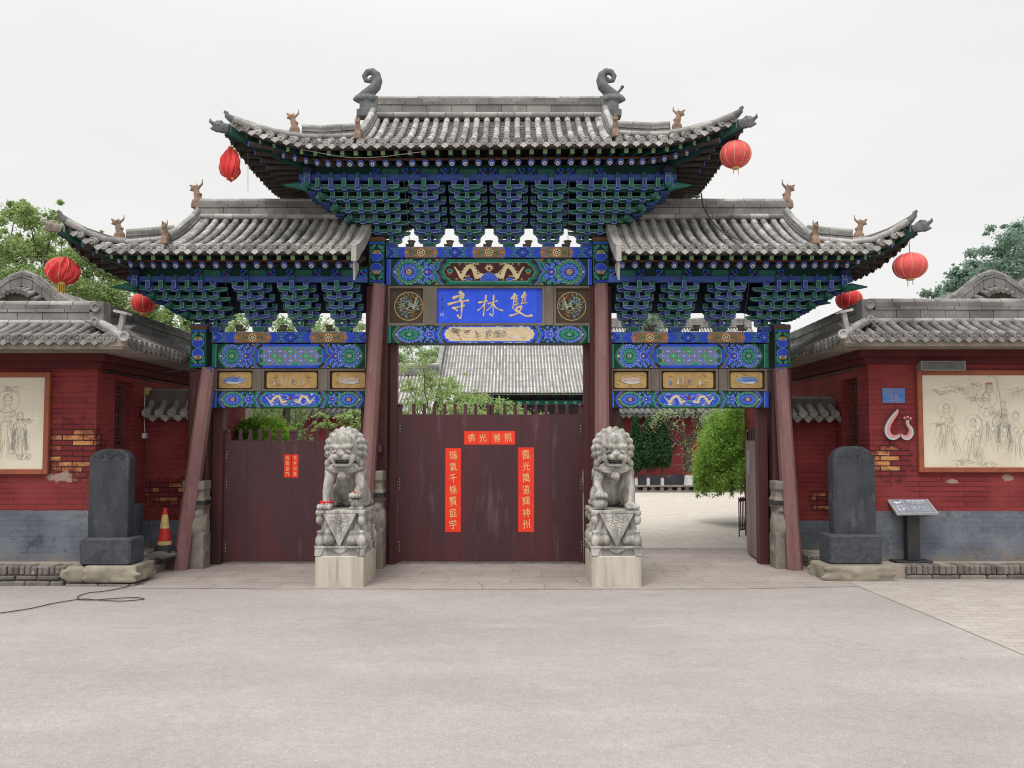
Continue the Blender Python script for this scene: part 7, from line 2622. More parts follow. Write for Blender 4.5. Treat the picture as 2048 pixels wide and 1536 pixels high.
def mural(side):
    H = HZ[side]
    Yf = H['Yw'] - .05
    if side == 'left': a, b_ = at(-160, 845, Yf), at(97, 845, Yf); zt, zb = zat(744, Yf), zat(949, Yf); lab = 'framed cream mural of robed figures cut off by the left edge of the picture'
    else: a, b_ = at(1837, 845, Yf), at(2230, 845, Yf); zt, zb = zat(740, Yf), zat(945, Yf); lab = 'framed cream mural crowded with haloed figures below the wall lamp'
    x0, x1 = a.x, b_.x
    th = thing('mural_board', lab, 'mural', ((x0 + x1) / 2, Yf, zb))
    w = .062
    f = MB()
    f.box(x0, x0 + w, Yf, Yf + .05, zb, zt, 0, bev=.006); f.box(x1 - w, x1, Yf, Yf + .05, zb, zt, 0, bev=.006)
    f.box(x0 + w, x1 - w, Yf, Yf + .05, zb, zb + w, 0, bev=.006); f.box(x0 + w, x1 - w, Yf, Yf + .05, zt - w, zt, 0, bev=.006)
    f.build('frame', [BOARDFR], th)
    q = MB(); q.box(x0 + w - .004, x1 - w + .004, Yf + .025, Yf + .048, zb + w - .004, zt - w + .004)
    pn = q.build('panel', [BOARD], th)
    p = Draw(Yf + .025)
    rnd = random.Random(21 if side == 'left' else 8)
    hh = zt - zb
    if side == 'left':
        for px_, fh, halo, dk in ((10, .68, True, False), (36, .50, False, True), (-40, .7, True, False)):
            figure(p, at(px_, 900, Yf).x, zat(922, Yf), hh * fh, rnd, halo, dk)
        cloud(p, at(20, 775, Yf).x, zat(778, Yf), .12, rnd); cloud(p, at(50, 850, Yf).x, zat(842, Yf), .08, rnd)
        cloud(p, at(40, 900, Yf).x, zat(912, Yf), .10, rnd)
    else:
        for px_, pyb, fh, halo, dk in ((1897, 915, .55, True, False), (1950, 935, .50, True, False), (1978, 905, .62, True, False), (2012, 905, .45, False, True), (2036, 925, .52, False, False), (2012, 870, .35, False, False), (2085, 925, .6, True, False), (2130, 925, .5, False, True)):
            figure(p, at(px_, 900, Yf).x, zat(pyb, Yf), hh * fh, rnd, halo, dk)
        for px_, py_, s_ in ((1890, 785, .10), (1925, 780, .13), (1960, 800, .10), (2000, 830, .08), (2040, 785, .12), (1880, 850, .06), (1930, 925, .09), (1975, 930, .10), (2090, 790, .12), (1955, 770, .06)):
            cloud(p, at(px_, py_, Yf).x, zat(py_, Yf), s_, rnd)
        # canopy on a long curved staff
        cx, cz = at(1980, 768, Yf).x, zat(768, Yf)
        p.line([(cx, zat(753, Yf)), (cx + .03, zat(751, Yf)), (cx + .09, zat(755, Yf)), (cx + .13, zat(790, Yf)), (cx + .15, zat(830, Yf))], .006, 'INKL', 2)
        p.poly([(cx - .05, cz), (cx - .03, cz + .02), (cx + .03, cz + .02), (cx + .05, cz)], 'ORANGEP', 2)
        p.rect(cx - .045, cx + .045, cz - .018, cz - .003, 'INKL', 2)
        for i in range(7): p.line([(cx - .045 + .015 * i, cz - .02), (cx - .045 + .015 * i, cz - .11)], .003, 'INKL', 2)
        for px_, py_ in ((1988, 857), (2042, 777), (2011, 860)):
            x_, z_ = at(px_, py_, Yf).x, zat(py_, Yf); p.rect(x_ - .016, x_ + .016, z_ - .02, z_ + .02, 'WHITEP', 4)
    G_ = MB()
    # keep the drawing inside the panel
    lo, hi, zl, zh = x0 + w, x1 - w, zb + w, zt - w
    keep = MB()
    for fc, mm in zip(p.mb.f, p.mb.m):
        vs = [p.mb.v[i] for i in fc]
        if all(lo < v[0] < hi and zl < v[2] < zh for v in vs): keep.add(vs, [tuple(range(len(vs)))], mm)
    keep.build('ink_drawing', DM, pn)


mural('left'); mural('right')

# ---- lamp over the right mural
Yf = HR['Yw']
x0, x1 = at(1841, 730, Yf - .12).x, at(1930, 730, Yf - .12).x
z0, z1 = zat(741, Yf - .12), zat(722, Yf - .12)
th = thing('wall_lamp', 'long grey box lamp fixed above the right mural', 'lamp', ((x0 + x1) / 2, Yf, z0))
b = MB(); b.prism([(Yf - .14, z0), (Yf - .002, z0), (Yf - .002, z1 + .012), (Yf - .14, z1)], x0, x1, axis='x')
b.build('housing', [mat('lamp_housing_paint', (.26, .25, .225), (.2, .19, .17), 6, .4, .6, .6, 40, .1)], th)
b = MB(); b.box(x0 + .02, x1 - .02, Yf - .146, Yf - .1395, z0 + .012, z1 - .012)
b.build('lens', [mat('lamp_glass', (.055, .06, .062), (.08, .085, .085), 6, .4, .6, .25, 40, 0, 0, .05, .5)], th)

# ---- number plate
Yf = HR['Yw'] - .012
x0, x1, z0, z1 = at(1765, 790, Yf).x, at(1810, 790, Yf).x, zat(806, Yf), zat(776, Yf)
th = thing('number_plate', 'blue enamel street number plate reading 28 beside the mural', 'number plate', ((x0 + x1) / 2, Yf, z0))
b = MB(); b.box(x0, x1, Yf, Yf + .010, z0, z1, 0, bev=.002)
b.build('plate', [mat('blue_enamel', (.055, .15, .42), (.09, .19, .42), 9, .4, .6, .5, 60, .1, 0, .1, .4, c3=(.2, .16, .14), c3lo=.68, c3hi=.76, c3s=20)], th)
FADE = mat('faded_number_paint', (.30, .25, .30), (.24, .20, .28), 40, .4, .6, .7, 60, 0, 0, .1)
q = MB()
cx, wd, hh = (x0 + x1) / 2, x1 - x0, z1 - z0
V, Fs = text_poly('双林三街', hh * .22, wd * .74); q.add([(cx + a, Yf - .002, z1 - hh * .24 + b_) for a, b_ in V], Fs)
V, Fs = text_poly('28', hh * .42, wd * .42); q.add([(cx + a, Yf - .002, z0 + hh * .33 + b_) for a, b_ in V], Fs)
q.box(x0 + .012, x1 - .012, Yf - .002, Yf + .0, z0 + .010, z0 + .014); q.box(x0 + .012, x1 - .012, Yf - .002, Yf, z1 - .014, z1 - .010)
q.build('lettering', [FADE], th)

# ---- curved emblem on the wall
Yf = HR['Yw'] - .045
th_pts = [(1796, 819, 3), (1793, 826, 7), (1786, 835, 9), (1778, 848, 10), (1775, 860, 11), (1778, 870, 11), (1786, 875, 10), (1795, 873, 7), (1802, 868, 3)]
th_pts2 = [(1801, 868, 3), (1808, 874, 8), (1816, 875, 10), (1822, 868, 10), (1822, 858, 8), (1817, 851, 6), (1815, 845, 6), (1816, 840, 7)]
th = thing('wall_emblem', 'pink and pale green curled metal emblem like a letter w on the red wall', 'emblem', (at(1800, 875, Yf).x, Yf, zat(878, Yf)))
for pts_, nm in ((th_pts, 'large_curl'), (th_pts2, 'small_curl')):
    b = MB()
    P = []
    n = len(pts_)
    for i in range(28):
        t = i / 27 * (n - 1); j = min(n - 2, int(t)); f = t - j
        g = lambda k, c: pts_[max(0, min(n - 1, k))][c]
        cr = lambda c: .5 * (2 * g(j, c) + (-g(j - 1, c) + g(j + 1, c)) * f + (2 * g(j - 1, c) - 5 * g(j, c) + 4 * g(j + 1, c) - g(j + 2, c)) * f * f + (-g(j - 1, c) + 3 * g(j, c) - 3 * g(j + 1, c) + g(j + 2, c)) * f ** 3)
        P.append((cr(0), cr(1), max(2, cr(2))))
    k = Yf / FPX
    L_, R_, C_ = [], [], []
    for i, (a, b_, w_) in enumerate(P):
        p0, p1 = P[max(0, i - 1)], P[min(27, i + 1)]
        dx, dy = p1[0] - p0[0], p1[1] - p0[1]; l_ = math.hypot(dx, dy) or 1
        nx, ny = -dy / l_, dx / l_
        for lst, s_ in ((L_, 1), (R_, -1), (C_, .25)):
            v = at(a + nx * w_ / 2 * s_, b_ + ny * w_ / 2 * s_, Yf); lst.append((v.x, v.z))
    V = [(x, Yf, z) for x, z in L_] + [(x, Yf, z) for x, z in C_] + [(x, Yf, z) for x, z in R_] + [(x, Yf + .04, z) for x, z in L_] + [(x, Yf + .04, z) for x, z in R_]
    F0 = [(i, i + 1, 28 + i + 1, 28 + i) for i in range(27)]; F1 = [(28 + i, 28 + i + 1, 56 + i + 1, 56 + i) for i in range(27)]
    S = [(i + 1, i, 84 + i, 84 + i + 1) for i in range(27)] + [(56 + i, 56 + i + 1, 112 + i + 1, 112 + i) for i in range(27)]
    b.add(V, F0, 0); b.add(V, F1, 1); b.add(V, S, 2)
    if nm == 'small_curl':
        for dx, dy in ((-6, -2), (0, -4), (6, -1)):
            v = at(1816 + dx, 838 + dy, Yf); b.sphere((v.x, Yf + .01, v.z), (.017, .012, .017), 1, 8, 6)
    b.build(nm, [mat('emblem_mint', (.36, .52, .50), (.45, .42, .46), 5, .4, .6, .5, 40, 0, 0, .05) if 'emblem_mint' not in bpy.data.materials else bpy.data.materials['emblem_mint'], mat('emblem_pink', (.62, .22, .23), (.55, .27, .27), 5, .4, .6, .5, 40, 0, 0, .05) if 'emblem_pink' not in bpy.data.materials else bpy.data.materials['emblem_pink'], GREYWOOD], th)

# ---- sign stand
Yb = yground(1124, .155)
cx = at(1823, 1120, Yb).x
th = thing('sign_stand', 'grey slanted information sign on a black post beside the right stele', 'sign', (cx, Yb, .153))
b = MB(); b.box(at(1785, 1120, Yb).x, at(1859, 1120, Yb).x, Yb - .09, Yb + .16, .1535, .178, 0, bev=.004)
b.build('foot_plate', [IRON], th)
zp = zat(1022, Yb)
b = MB(); b.box(at(1811, 1070, Yb).x, at(1836, 1070, Yb).x, Yb - .05, Yb + .05, .179, zp, 0, bev=.005)
b.build('post', [IRON], th)
# panel: parallelogram lying back and turned a little
c00, c10 = at(1795, 1027, Yb - .17), at(1877, 1026, Yb - .17)
c01, c11 = at(1773, 996, Yb + .12), at(1855, 996, Yb + .12)
U = (c10 - c00); Vv = (c01 - c00)
Nn = U.cross(Vv).normalized()
if Nn.z < 0: Nn = -Nn
b = MB()
V = [c00, c10, c10 + Vv, c00 + Vv]
V = V + [v - Nn * .028 for v in V]
b.add(V, [(0, 1, 2, 3), (7, 6, 5, 4), (0, 4, 5, 1), (1, 5, 6, 2), (2, 6, 7, 3), (3, 7, 4, 0)])
pan_ = b.build('panel', [mat('sign_edge_metal', (.50, .50, .49), (.44, .44, .44), 6, .4, .6, .4, 40, .05, 0, .05, .4)], th)
q = MB()
def S(u, v, e): return c00 + U * u + Vv * v + Nn * e
q.add([S(.02, .03, .001), S(.98, .03, .001), S(.98, .97, .001), S(.02, .97, .001)], [(0, 1, 2, 3)], 0)
def sr(u0, u1, v0, v1, e=.002): q.add([S(u0, v0, e), S(u1, v0, e), S(u1, v1, e), S(u0, v1, e)], [(0, 1, 2, 3)], 1)
for (u0, u1, v0, v1) in ((.05, .058, .14, .90), (.33, .338, .14, .90), (.05, .33, .895, .91), (.05, .33, .52, .535)): sr(u0, u1, v0, v1)
def stext(t, uc, vc, hu, wv):
    Vt, Ft = text_poly(t, hu, wv)
    q.add([S(uc + a, vc + b_, .0025) for a, b_ in Vt], Ft, 1)
stext('票务服务', .66, .76, .17, .46); stext('Tickets', .64, .60, .07, .26); stext('出入口', .66, .37, .20, .42); stext('Entrance & Exit', .68, .19, .065, .42)
# pictograms: hand with ticket, arrow through a doorway
for pts in ([(.09, .66), (.17, .60), (.22, .66), (.20, .74), (.12, .76)], [(.21, .70), (.30, .80), (.29, .72), (.24, .64)]): q.add([S(u, v, .0025) for u, v in pts], [tuple(range(len(pts)))], 1)
for (u0, u1, v0, v1) in ((.10, .13, .18, .48), (.13, .27, .44, .48), (.13, .24, .18, .22)): sr(u0, u1, v0, v1, .0025)
for pts in ([(.20, .36), (.29, .30), (.29, .26), (.20, .26)], [(.24, .42), (.31, .32), (.27, .36)]): q.add([S(u, v, .0025) for u, v in pts], [tuple(range(len(pts)))], 1)
q.build('sign_face', [mat('blue_grey_sign_face', (.22, .245, .29), (.20, .225, .27), 6, .4, .6, .3, 40, 0, 0, .04, .5), WHITEP], pan_)

# ---- paper couplets on the doors
def banner(pa, pb, ya, yb, Y, text, label, per, rows=True, size=None, tilt=0):
    x0, x1, z0, z1 = at(pa, 900, Y).x, at(pb, 900, Y).x, zat(yb, Y), zat(ya, Y)
    th = thing('paper_banner', label, 'banner', ((x0 + x1) / 2, Y, z0), 'red paper banners on the doors')
    b = MB()
    nx, nz = (2, 14) if rows else (10, 2)
    for i in range(nx + 1):
        for j in range(nz + 1):
            b.v.append((x0 + (x1 - x0) * i / nx, Y - .0015 - .0022 * abs(math.sin(i * 2.1 + j * 1.7 + x0)), z0 + (z1 - z0) * j / nz))
    for i in range(nx):
        for j in range(nz):
            a = i * (nz + 1) + j
            b.f.append((a, a + nz + 1, a + nz + 2, a + 1)); b.m.append(0); b.s.append(True)
    b.build('paper', [REDPAPER], th)
    q = MB()
    n = len(text)
    for i, ch in enumerate(text):
        if rows:
            s_ = size or (x1 - x0) * .50
            cz = z1 - (z1 - z0) * (i + .62) / (n + .28)
            Vt, Ft = text_poly(ch, s_ * 1.12, s_ * .92)
            q.add([((x0 + x1) / 2 + a - b_ * .12, Y - .0055, cz + b_ + a * .14) for a, b_ in Vt], Ft)
        else:
            s_ = (z1 - z0) * .56
            cxx = x0 + (x1 - x0) * (i + .62) / (n + .24)
            Vt, Ft = text_poly(ch, s_ * 1.05, s_ * .95)
            q.add([(cxx + a - b_ * .1, Y - .0055, (z0 + z1) / 2 + b_ + a * .12) for a, b_ in Vt], Ft)
    q.build('writing', [GOLDINK], th)
    return th


Yd = YG
banner(891, 922, 896, 1064, Yd, '瑞氣千條貫庭宇', 'long red paper banner with seven gold characters on the left central door leaf', 7)
banner(1036.5, 1068, 895, 1064, Yd, '霞光萬道輝神州', 'long red paper banner with seven gold characters on the right central door leaf', 7)
banner(928.5, 979.3, 862, 889, Yd, '佛光', 'short red banner half with two gold characters left of the central seam', 2, False)
banner(980.7, 1030, 862, 889, Yd, '普照', 'short red banner half with two gold characters right of the central seam', 2, False)
banner(569, 582, 909, 955, Yd, '瑞靄盈門', 'small red paper strip left of the seam of the closed left door', 4)
banner(584, 597, 909, 955, Yd, '吉祥如意', 'small red paper strip right of the seam of the closed left door', 4)
# white notice on the open leaf
b = MB()
M = M_open
def on_leaf(x, y, z): return M @ Vector((x, y, z))
wv = wid(1382, 1519)
zA, zB = zat(950, YG + .4), zat(900, YG + .4)
V = [on_leaf(-wv * .55, .0535, zA), on_leaf(-wv * .80, .0535, zA), on_leaf(-wv * .80, .0535, zB), on_leaf(-wv * .55, .0535, zB)]
V2 = [on_leaf(-wv * .55, -.003, zA), on_leaf(-wv * .80, -.003, zA), on_leaf(-wv * .80, -.003, zB), on_leaf(-wv * .55, -.003, zB)]
b.add(V2, [(0, 1, 2, 3)]); b.add(V2, [(3, 2, 1, 0)])
o = b.build('paper_notice', [WHITEP]); tag(o, 'narrow white paper notice on the open right door leaf', 'notice')

# ---- lanterns
LANT = mat('red_lantern_cloth', (.66, .045, .045), (.56, .03, .032), 4, .4, .6, .6, 30, .08, 0, .04, .3)
LANTP = mat('faded_lantern_cloth', (.72, .12, .11), (.62, .08, .08), 4, .4, .6, .6, 30, .08, 0, .04, .3)
TASSEL = mat('yellow_tassel', (.58, .38, .07), (.46, .28, .05), 30, .4, .6, .8, 60, 0, 0, .15)


def lantern(px_, py_, Y, dpx, hpx, label, hang, faded=False, kind='full', tilt=0, fringe=True):
    c = at(px_, py_, Y)
    k = Y / FPX
    r, h = dpx / 2 * k, hpx / 2 * k
    th = thing('lantern', label, 'lantern', c, 'red festival lanterns under the eaves')
    b = MB()
    n, m = 72, 22
    rnd = random.Random(int(px_))
    ph = [rnd.uniform(0, 6.28) for _ in range(6)]
    Mx = Matrix.Translation(c) @ Matrix.Rotation(tilt, 4, 'Y')
    V, F = [], []
    for j in range(m + 1):
        t = math.pi * (.07 + .86 * j / m)
        for i in range(n):
            a = 2 * math.pi * i / n
            rr = r * math.sin(t) ** .85
            # ribs: the cloth bulges between eight wires
            rr *= 1 - (.035 if kind == 'full' else .02) * (1 - abs(math.sin(a * 5))) ** 2
            z = h * math.cos(t)
            if kind == 'slack':
                rr *= 1 + .05 * math.sin(13 * a + 3 * t) + .04 * math.sin(19 * a - 6 * t)
                rr *= 1 + .10 * math.sin(3 * a + ph[0]) * math.sin(t) - .22 * max(0, math.cos(a + 1.2)) ** 3 * math.sin(t) + .05 * math.sin(7 * a + 4 * t + ph[1])
                z += .02 * math.sin(2 * a + ph[2])
            if kind == 'collapsed':
                rr *= (.42 + .66 * min(1, t / 2.0)) * (1 - .12 * abs(math.sin(4 * a + ph[3])) + .05 * math.sin(11 * a + 3 * t))
                z -= h * .16 * max(0, math.sin(2 * a + ph[1])) * max(0, t - 1.5)
                rr *= 1 + .13 * math.sin(3 * a + 2.2 * t) * min(1, t) + .07 * math.sin(9 * a + 2 * t) + .05 * math.sin(17 * a - 5 * t)
            V.append(Mx @ Vector((rr * math.cos(a), rr * math.sin(a), z)))
    for j in range(m):
        for i in range(n):
            w_ = (i + 1) % n
            F.append((j * n + i, (j + 1) * n + i, (j + 1) * n + w_, j * n + w_))
    F.append(tuple(range(n))[::-1][::-1]); F.append(tuple(range(m * n, (m + 1) * n))[::-1])
    b.add(V, F, 0, True)
    b.build('cloth', [LANTP if faded else LANT], th)
    g = MB()
    for q in range(10):
        if kind == 'collapsed' and q % 3: continue
        a = 2 * math.pi * (q + .0) / 10
        pts = []
        for j in range(2, m - 1):
            i = int(round(a / (2 * math.pi) * n)) % n
            p_ = Vector(V[j * n + i]); pts.append(p_ + (p_ - c).normalized() * .002)
        g.tube(pts, .0022, 4)
    g.build('rib', [CREAMG], th)
    f = MB()
    zb = -h * math.cos(math.pi * .07)
    f.lathe([(.045, zb - .02), (.045, zb + .012), (.03, zb + .016)], c, 14, 0)
    f.lathe([(.035, h * .97), (.035, h * 1.03), (.01, h * 1.06)], c, 12, 0)
    f.build('collar', [GOLD], th)
    if fringe is not None:
        t_ = MB()
        L = .10 if fringe else .07
        for q in range(12 if fringe else 4):
            a = 2 * math.pi * q / (12 if fringe else 4) + .4
            t_.tube([c + Vector((.038 * math.cos(a), .038 * math.sin(a), zb - .018)), c + Vector((.040 * math.cos(a), .040 * math.sin(a), zb - .02 - L * rnd.uniform(.8, 1.1)))], [.009 if fringe else .004, .006 if fringe else .003], 5)
        t_.build('tassel', [TASSEL if fringe else CREAMG], th)
    s_ = MB()
    hp_ = Vector(hang)
    s_.tube([c + Vector((0, 0, h * 1.04)), (c + Vector((0, 0, h)) + hp_) / 2, hp_], .004, 5)
    s_.build('cord', [CABLE], th)


YF_C, YF_S = YG - DC + .05, YG - DS + .05
lantern(461, 326, YF_C, 42, 64, 'torn red lantern collapsed below the upper left roof corner', at(463, 262, YF_C), kind='collapsed', fringe=None)
lantern(1471, 309, YF_C, 63, 54, 'faded red lantern below the upper right roof corner', at(1474, 262, YF_C), True, fringe=False)
lantern(123, 541, YF_S, 60, 52, 'sagging red lantern with a yellow tassel below the lower left roof corner', at(122, 478, YF_S), kind='slack', tilt=R(8))
lantern(1820, 532, YF_S, 66, 52, 'faded red lantern below the lower right roof corner', at(1818, 475, YF_S), True, fringe=False)
lantern(287, 606, YG + DS, 48, 40, 'round red lantern with a yellow tassel behind the left brackets', at(287, 545, YG + DS), tilt=R(-4))
lantern(1698, 599, YG + DS, 52, 42, 'dented red lantern above the right gatehouse corner', at(1698, 545, YG + DS), kind='full', tilt=R(8), fringe=False)

# ---- small floodlights standing on the beams
FLM = mat('rusty_lamp_metal', (.13, .10, .075), (.08, .065, .055), 20, .4, .6, .7, 60, .2, 0, .15, .3)
def floodlight(px_, py_, flip, label):
    Y = YG - .16 + .06
    p = at(px_, py_, Y)
    th = thing('floodlight', label, 'floodlight', (p.x, Y, p.z), 'small floodlights along the beams')
    b = MB()
    b.lathe([(.034, .012), (.042, .05), (.047, .062), (.056, .066), (.056, .074), (.045, .076)], (p.x, Y, p.z), 14)
    b.build('lamp_cup', [FLM], th)
    b = MB(); b.box(p.x - .03, p.x + .03, Y - .02, Y + .02, p.z, p.z + .012)
    b.box(p.x + flip * .055 - .022, p.x + flip * .055 + .022, Y - .02, Y + .02, p.z + .001, p.z + .032); b.tube([(p.x, Y, p.z + .015), (p.x + flip * .05, Y, p.z + .022)], .008, 6)
    b.build('bracket', [FLM], th)


k_names = ['first', 'second', 'third', 'fourth', 'fifth']
for i, px_ in enumerate((823, 900, 978, 1057, 1135)): floodlight(px_, 493, -1, '%s floodlight from the left on the high centre beam' % k_names[i])
for i, px_ in enumerate((479, 567, 658)): floodlight(px_, 662, 1 if i != 1 else -1, '%s floodlight from the left on the left bay beam' % k_names[i])
for i, px_ in enumerate((1303, 1393, 1481)): floodlight(px_, 662, 1 if i == 2 else -1, '%s floodlight from the left on the right bay beam' % k_names[i])

# ---- wires
def wire(pts, r, label, name='wire', m=None, n=5):
    b = MB()
    P = [Vector(p) for p in pts]
    out = []
    for i in range(len(P) - 1):
        for q in range(8):
            f = q / 8
            p0, p1, p2, p3 = P[max(0, i - 1)], P[i], P[i + 1], P[min(len(P) - 1, i + 2)]
            out.append(.5 * ((2 * p1) + (p2 - p0) * f + (2 * p0 - 5 * p1 + 4 * p2 - p3) * f * f + (3 * p1 - p0 - 3 * p2 + p3) * f ** 3))
    out.append(P[-1])
    b.tube(out, r, n)
    o = b.build(name, [m or CABLE])
    tag(o, label, 'cable')
    return o


YE = YG - DC + .02
wire([at(600, 298, YE), at(640, 306, YE), at(700, 315, YE), at(760, 314, YE), at(810, 308, YE), at(850, 303, YE)], .004, 'thin pale wire sagging below the eave of the high roof', m=CONCRETE)
wire([at(805, 345, YG - .8), at(812, 400, YG - .7), at(818, 470, YG - .4), at(822, 512, YG - .19)], .004, 'thin cord running down the brackets left of the centre')
wire([at(1138, 345, YG - .8), at(1137, 420, YG - .7), at(1136, 480, YG - .3), at(1137, 512, YG - .19)], .004, 'thin cord running down the brackets right of the centre')
wire([at(447, 545, YG - .75), at(458, 600, YG - .6), at(470, 640, YG - .3), at(474, 668, YG - .19)], .004, 'thin cord running down the left bay brackets')
wire([at(1500, 545, YG - .75), at(1494, 600, YG - .6), at(1488, 640, YG - .3), at(1485, 668, YG - .19)], .004, 'thin cord running down the right bay brackets')
wire([at(141, 492, YF_S), at(170, 520, YF_S + .1), at(205, 548, YF_S + .2), at(245, 560, YF_S + .4), at(262, 562, YF_S + .55)], .007, 'black cable looping from the lower left roof corner to the brackets')
wire([at(1402, 386, YG - .85), at(1410, 420, YG - .3), at(1440, 460, YG - .75), at(1475, 478, YG - .98), at(1490, 490, YG - 1.1)], .010, 'dark cable lying across the tiles of the right bay roof')
wire([at(496, 300, YE), at(496, 345, YE), at(496, 382, YE)], .003, 'loose string hanging by the torn lantern')
wire([at(325, 744, 10.5), at(355, 742, 10.45), at(392, 738, 10.4)], .010, 'dark cables stretched from the left gatehouse to the leftmost post')
wire([at(1570, 660, YG - .2), at(1577, 690, YG - .2), at(1575, 735, YG - .2), at(1576, 780, YG - .1)], .008, 'dark cable curving down behind the rightmost post head')
wire([at(1610, 608, YG - .5), at(1640, 590, YG - .6), at(1650, 560, YG - .55)], .004, 'thin cable looping under the lower right roof corner')
YY = yground
def gp(px_, py_): y = yground(py_, .012); return Vector((at(px_, py_, y).x, y, .012))
wire([gp(-40, 1232), gp(0, 1226), gp(60, 1217), gp(110, 1206), gp(165, 1198), gp(200, 1200), gp(245, 1202), gp(288, 1198), gp(265, 1195), gp(215, 1198), gp(170, 1200), gp(155, 1194), gp(175, 1186), gp(210, 1182), gp(250, 1174), gp(285, 1164), gp(300, 1150)], .0055, 'black cable looped on the asphalt before the left terrace', 'ground_cable')
# ---- boxes on the left gatehouse
X = HL['Xc']
def side_box(px0, px1, py0, py1, name, label, cat, m, d=.06):
    px_ = (px0 + px1) / 2
    Yq = X * FPX / (px_ - 1024)
    y0_, y1_ = X * FPX / (px0 - 1024), X * FPX / (px1 - 1024)
    b = MB(); b.box(X + .001, X + d, min(y0_, y1_), max(y0_, y1_), zat(py1, Yq), zat(py0, Yq), 0, bev=.006)
    o = b.build(name, [m]); tag(o, label, cat); return o


side_box(286, 294, 775, 790, 'junction_box', 'small yellowed junction box on the left gatehouse side wall', 'junction box', mat('yellowed_plastic', (.42, .30, .16), (.34, .24, .13), 6, .4, .6, .5, 40, 0))
side_box(284, 290, 866, 877, 'socket_box', 'small white socket on the left gatehouse side wall', 'socket', WHITEP, .04)
Yq = X * FPX / (287 - 1024)
wire([at(287, 790, Yq) + Vector((.02, 0, 0)), at(286, 815, Yq) + Vector((.02, 0, 0)), at(285, 845, Yq) + Vector((.025, 0, 0)), at(287, 866, Yq) + Vector((.02, 0, 0))], .006, 'white flex between the two boxes on the left gatehouse', m=WHITEP)
wire([at(290, 876, Yq) + Vector((.02, 0, 0)), at(294, 940, Yq) + Vector((.02, 0, 0)), at(292, 1020, Yq) + Vector((.02, 0, 0)), at(300, 1095, Yq - .1) + Vector((.03, 0, 0))], .005, 'black flex running down the left gatehouse corner')
# small lamp under the right eave
Yq = HR['Xc'] * FPX / (1650 - 1024)
p = at(1648, 739, Yq)
th = thing('bulkhead_lamp', 'small white tube lamp under the right gatehouse eave', 'lamp', p)
b = MB(); b.tube([p + Vector((0, -.10, 0)), p + Vector((0, .10, 0))], .03, 10); b.build('tube', [WHITEP], th)
b = MB(); b.box(p.x - .02, p.x + .06, p.y - .09, p.y + .09, p.z + .031, p.z + .05); b.build('bracket', [DKCONC], th)
# ================================================================== courtyard and what stands behind
def leaf_mat(name, c1, c2, c3, trans=.45):
    m = bpy.data.materials.new(name)
    m.use_nodes = True
    nt = m.node_tree; n = nt.nodes; l = nt.links
    n.remove(n['Principled BSDF'])
    g = n.new('ShaderNodeNewGeometry')
    r = n.new('ShaderNodeValToRGB')
    r.color_ramp.elements[0].color = c1 + (1,); r.color_ramp.elements[1].color = c3 + (1,)
    e = r.color_ramp.elements.new(.5); e.color = c2 + (1,)
    l.new(g.outputs['Random Per Island'], r.inputs[0])
    col = mix(n, l, ramp(n, l, noise(n, l, g.outputs['Position'], 1.1, 3), .35, .65), r.outputs['Color'], c1)
    col2 = mix(n, l, .55, col, r.outputs['Color'])
    d = n.new('ShaderNodeBsdfDiffuse'); t = n.new('ShaderNodeBsdfTranslucent'); s = n.new('ShaderNodeMixShader')
    l.new(col2, d.inputs['Color']); l.new(col2, t.inputs['Color'])
    s.inputs[0].default_value = trans
    l.new(d.outputs[0], s.inputs[1]); l.new(t.outputs[0], s.inputs[2])
    l.new(s.outputs[0], n['Material Output'].inputs['Surface'])
    return m


LEAF_FRESH = leaf_mat('fresh_locust_leaf', (.25, .35, .125), (.34, .45, .18), (.44, .54, .28))
LEAF_BRIGHT = leaf_mat('bright_bush_leaf', (.13, .27, .03), (.24, .42, .05), (.34, .50, .10))
LEAF_DEEP = leaf_mat('deep_bush_leaf', (.16, .30, .05), (.28, .46, .09), (.42, .60, .17))
LEAF_CYP = leaf_mat('cypress_leaf', (.03, .075, .033), (.05, .115, .045), (.08, .16, .06), .2)
LEAF_BLUE = leaf_mat('poplar_leaf', (.19, .29, .225), (.25, .355, .28), (.32, .42, .34))
LEAF_PALE = leaf_mat('pale_spring_leaf', (.26, .37, .17), (.34, .45, .23), (.42, .52, .30))


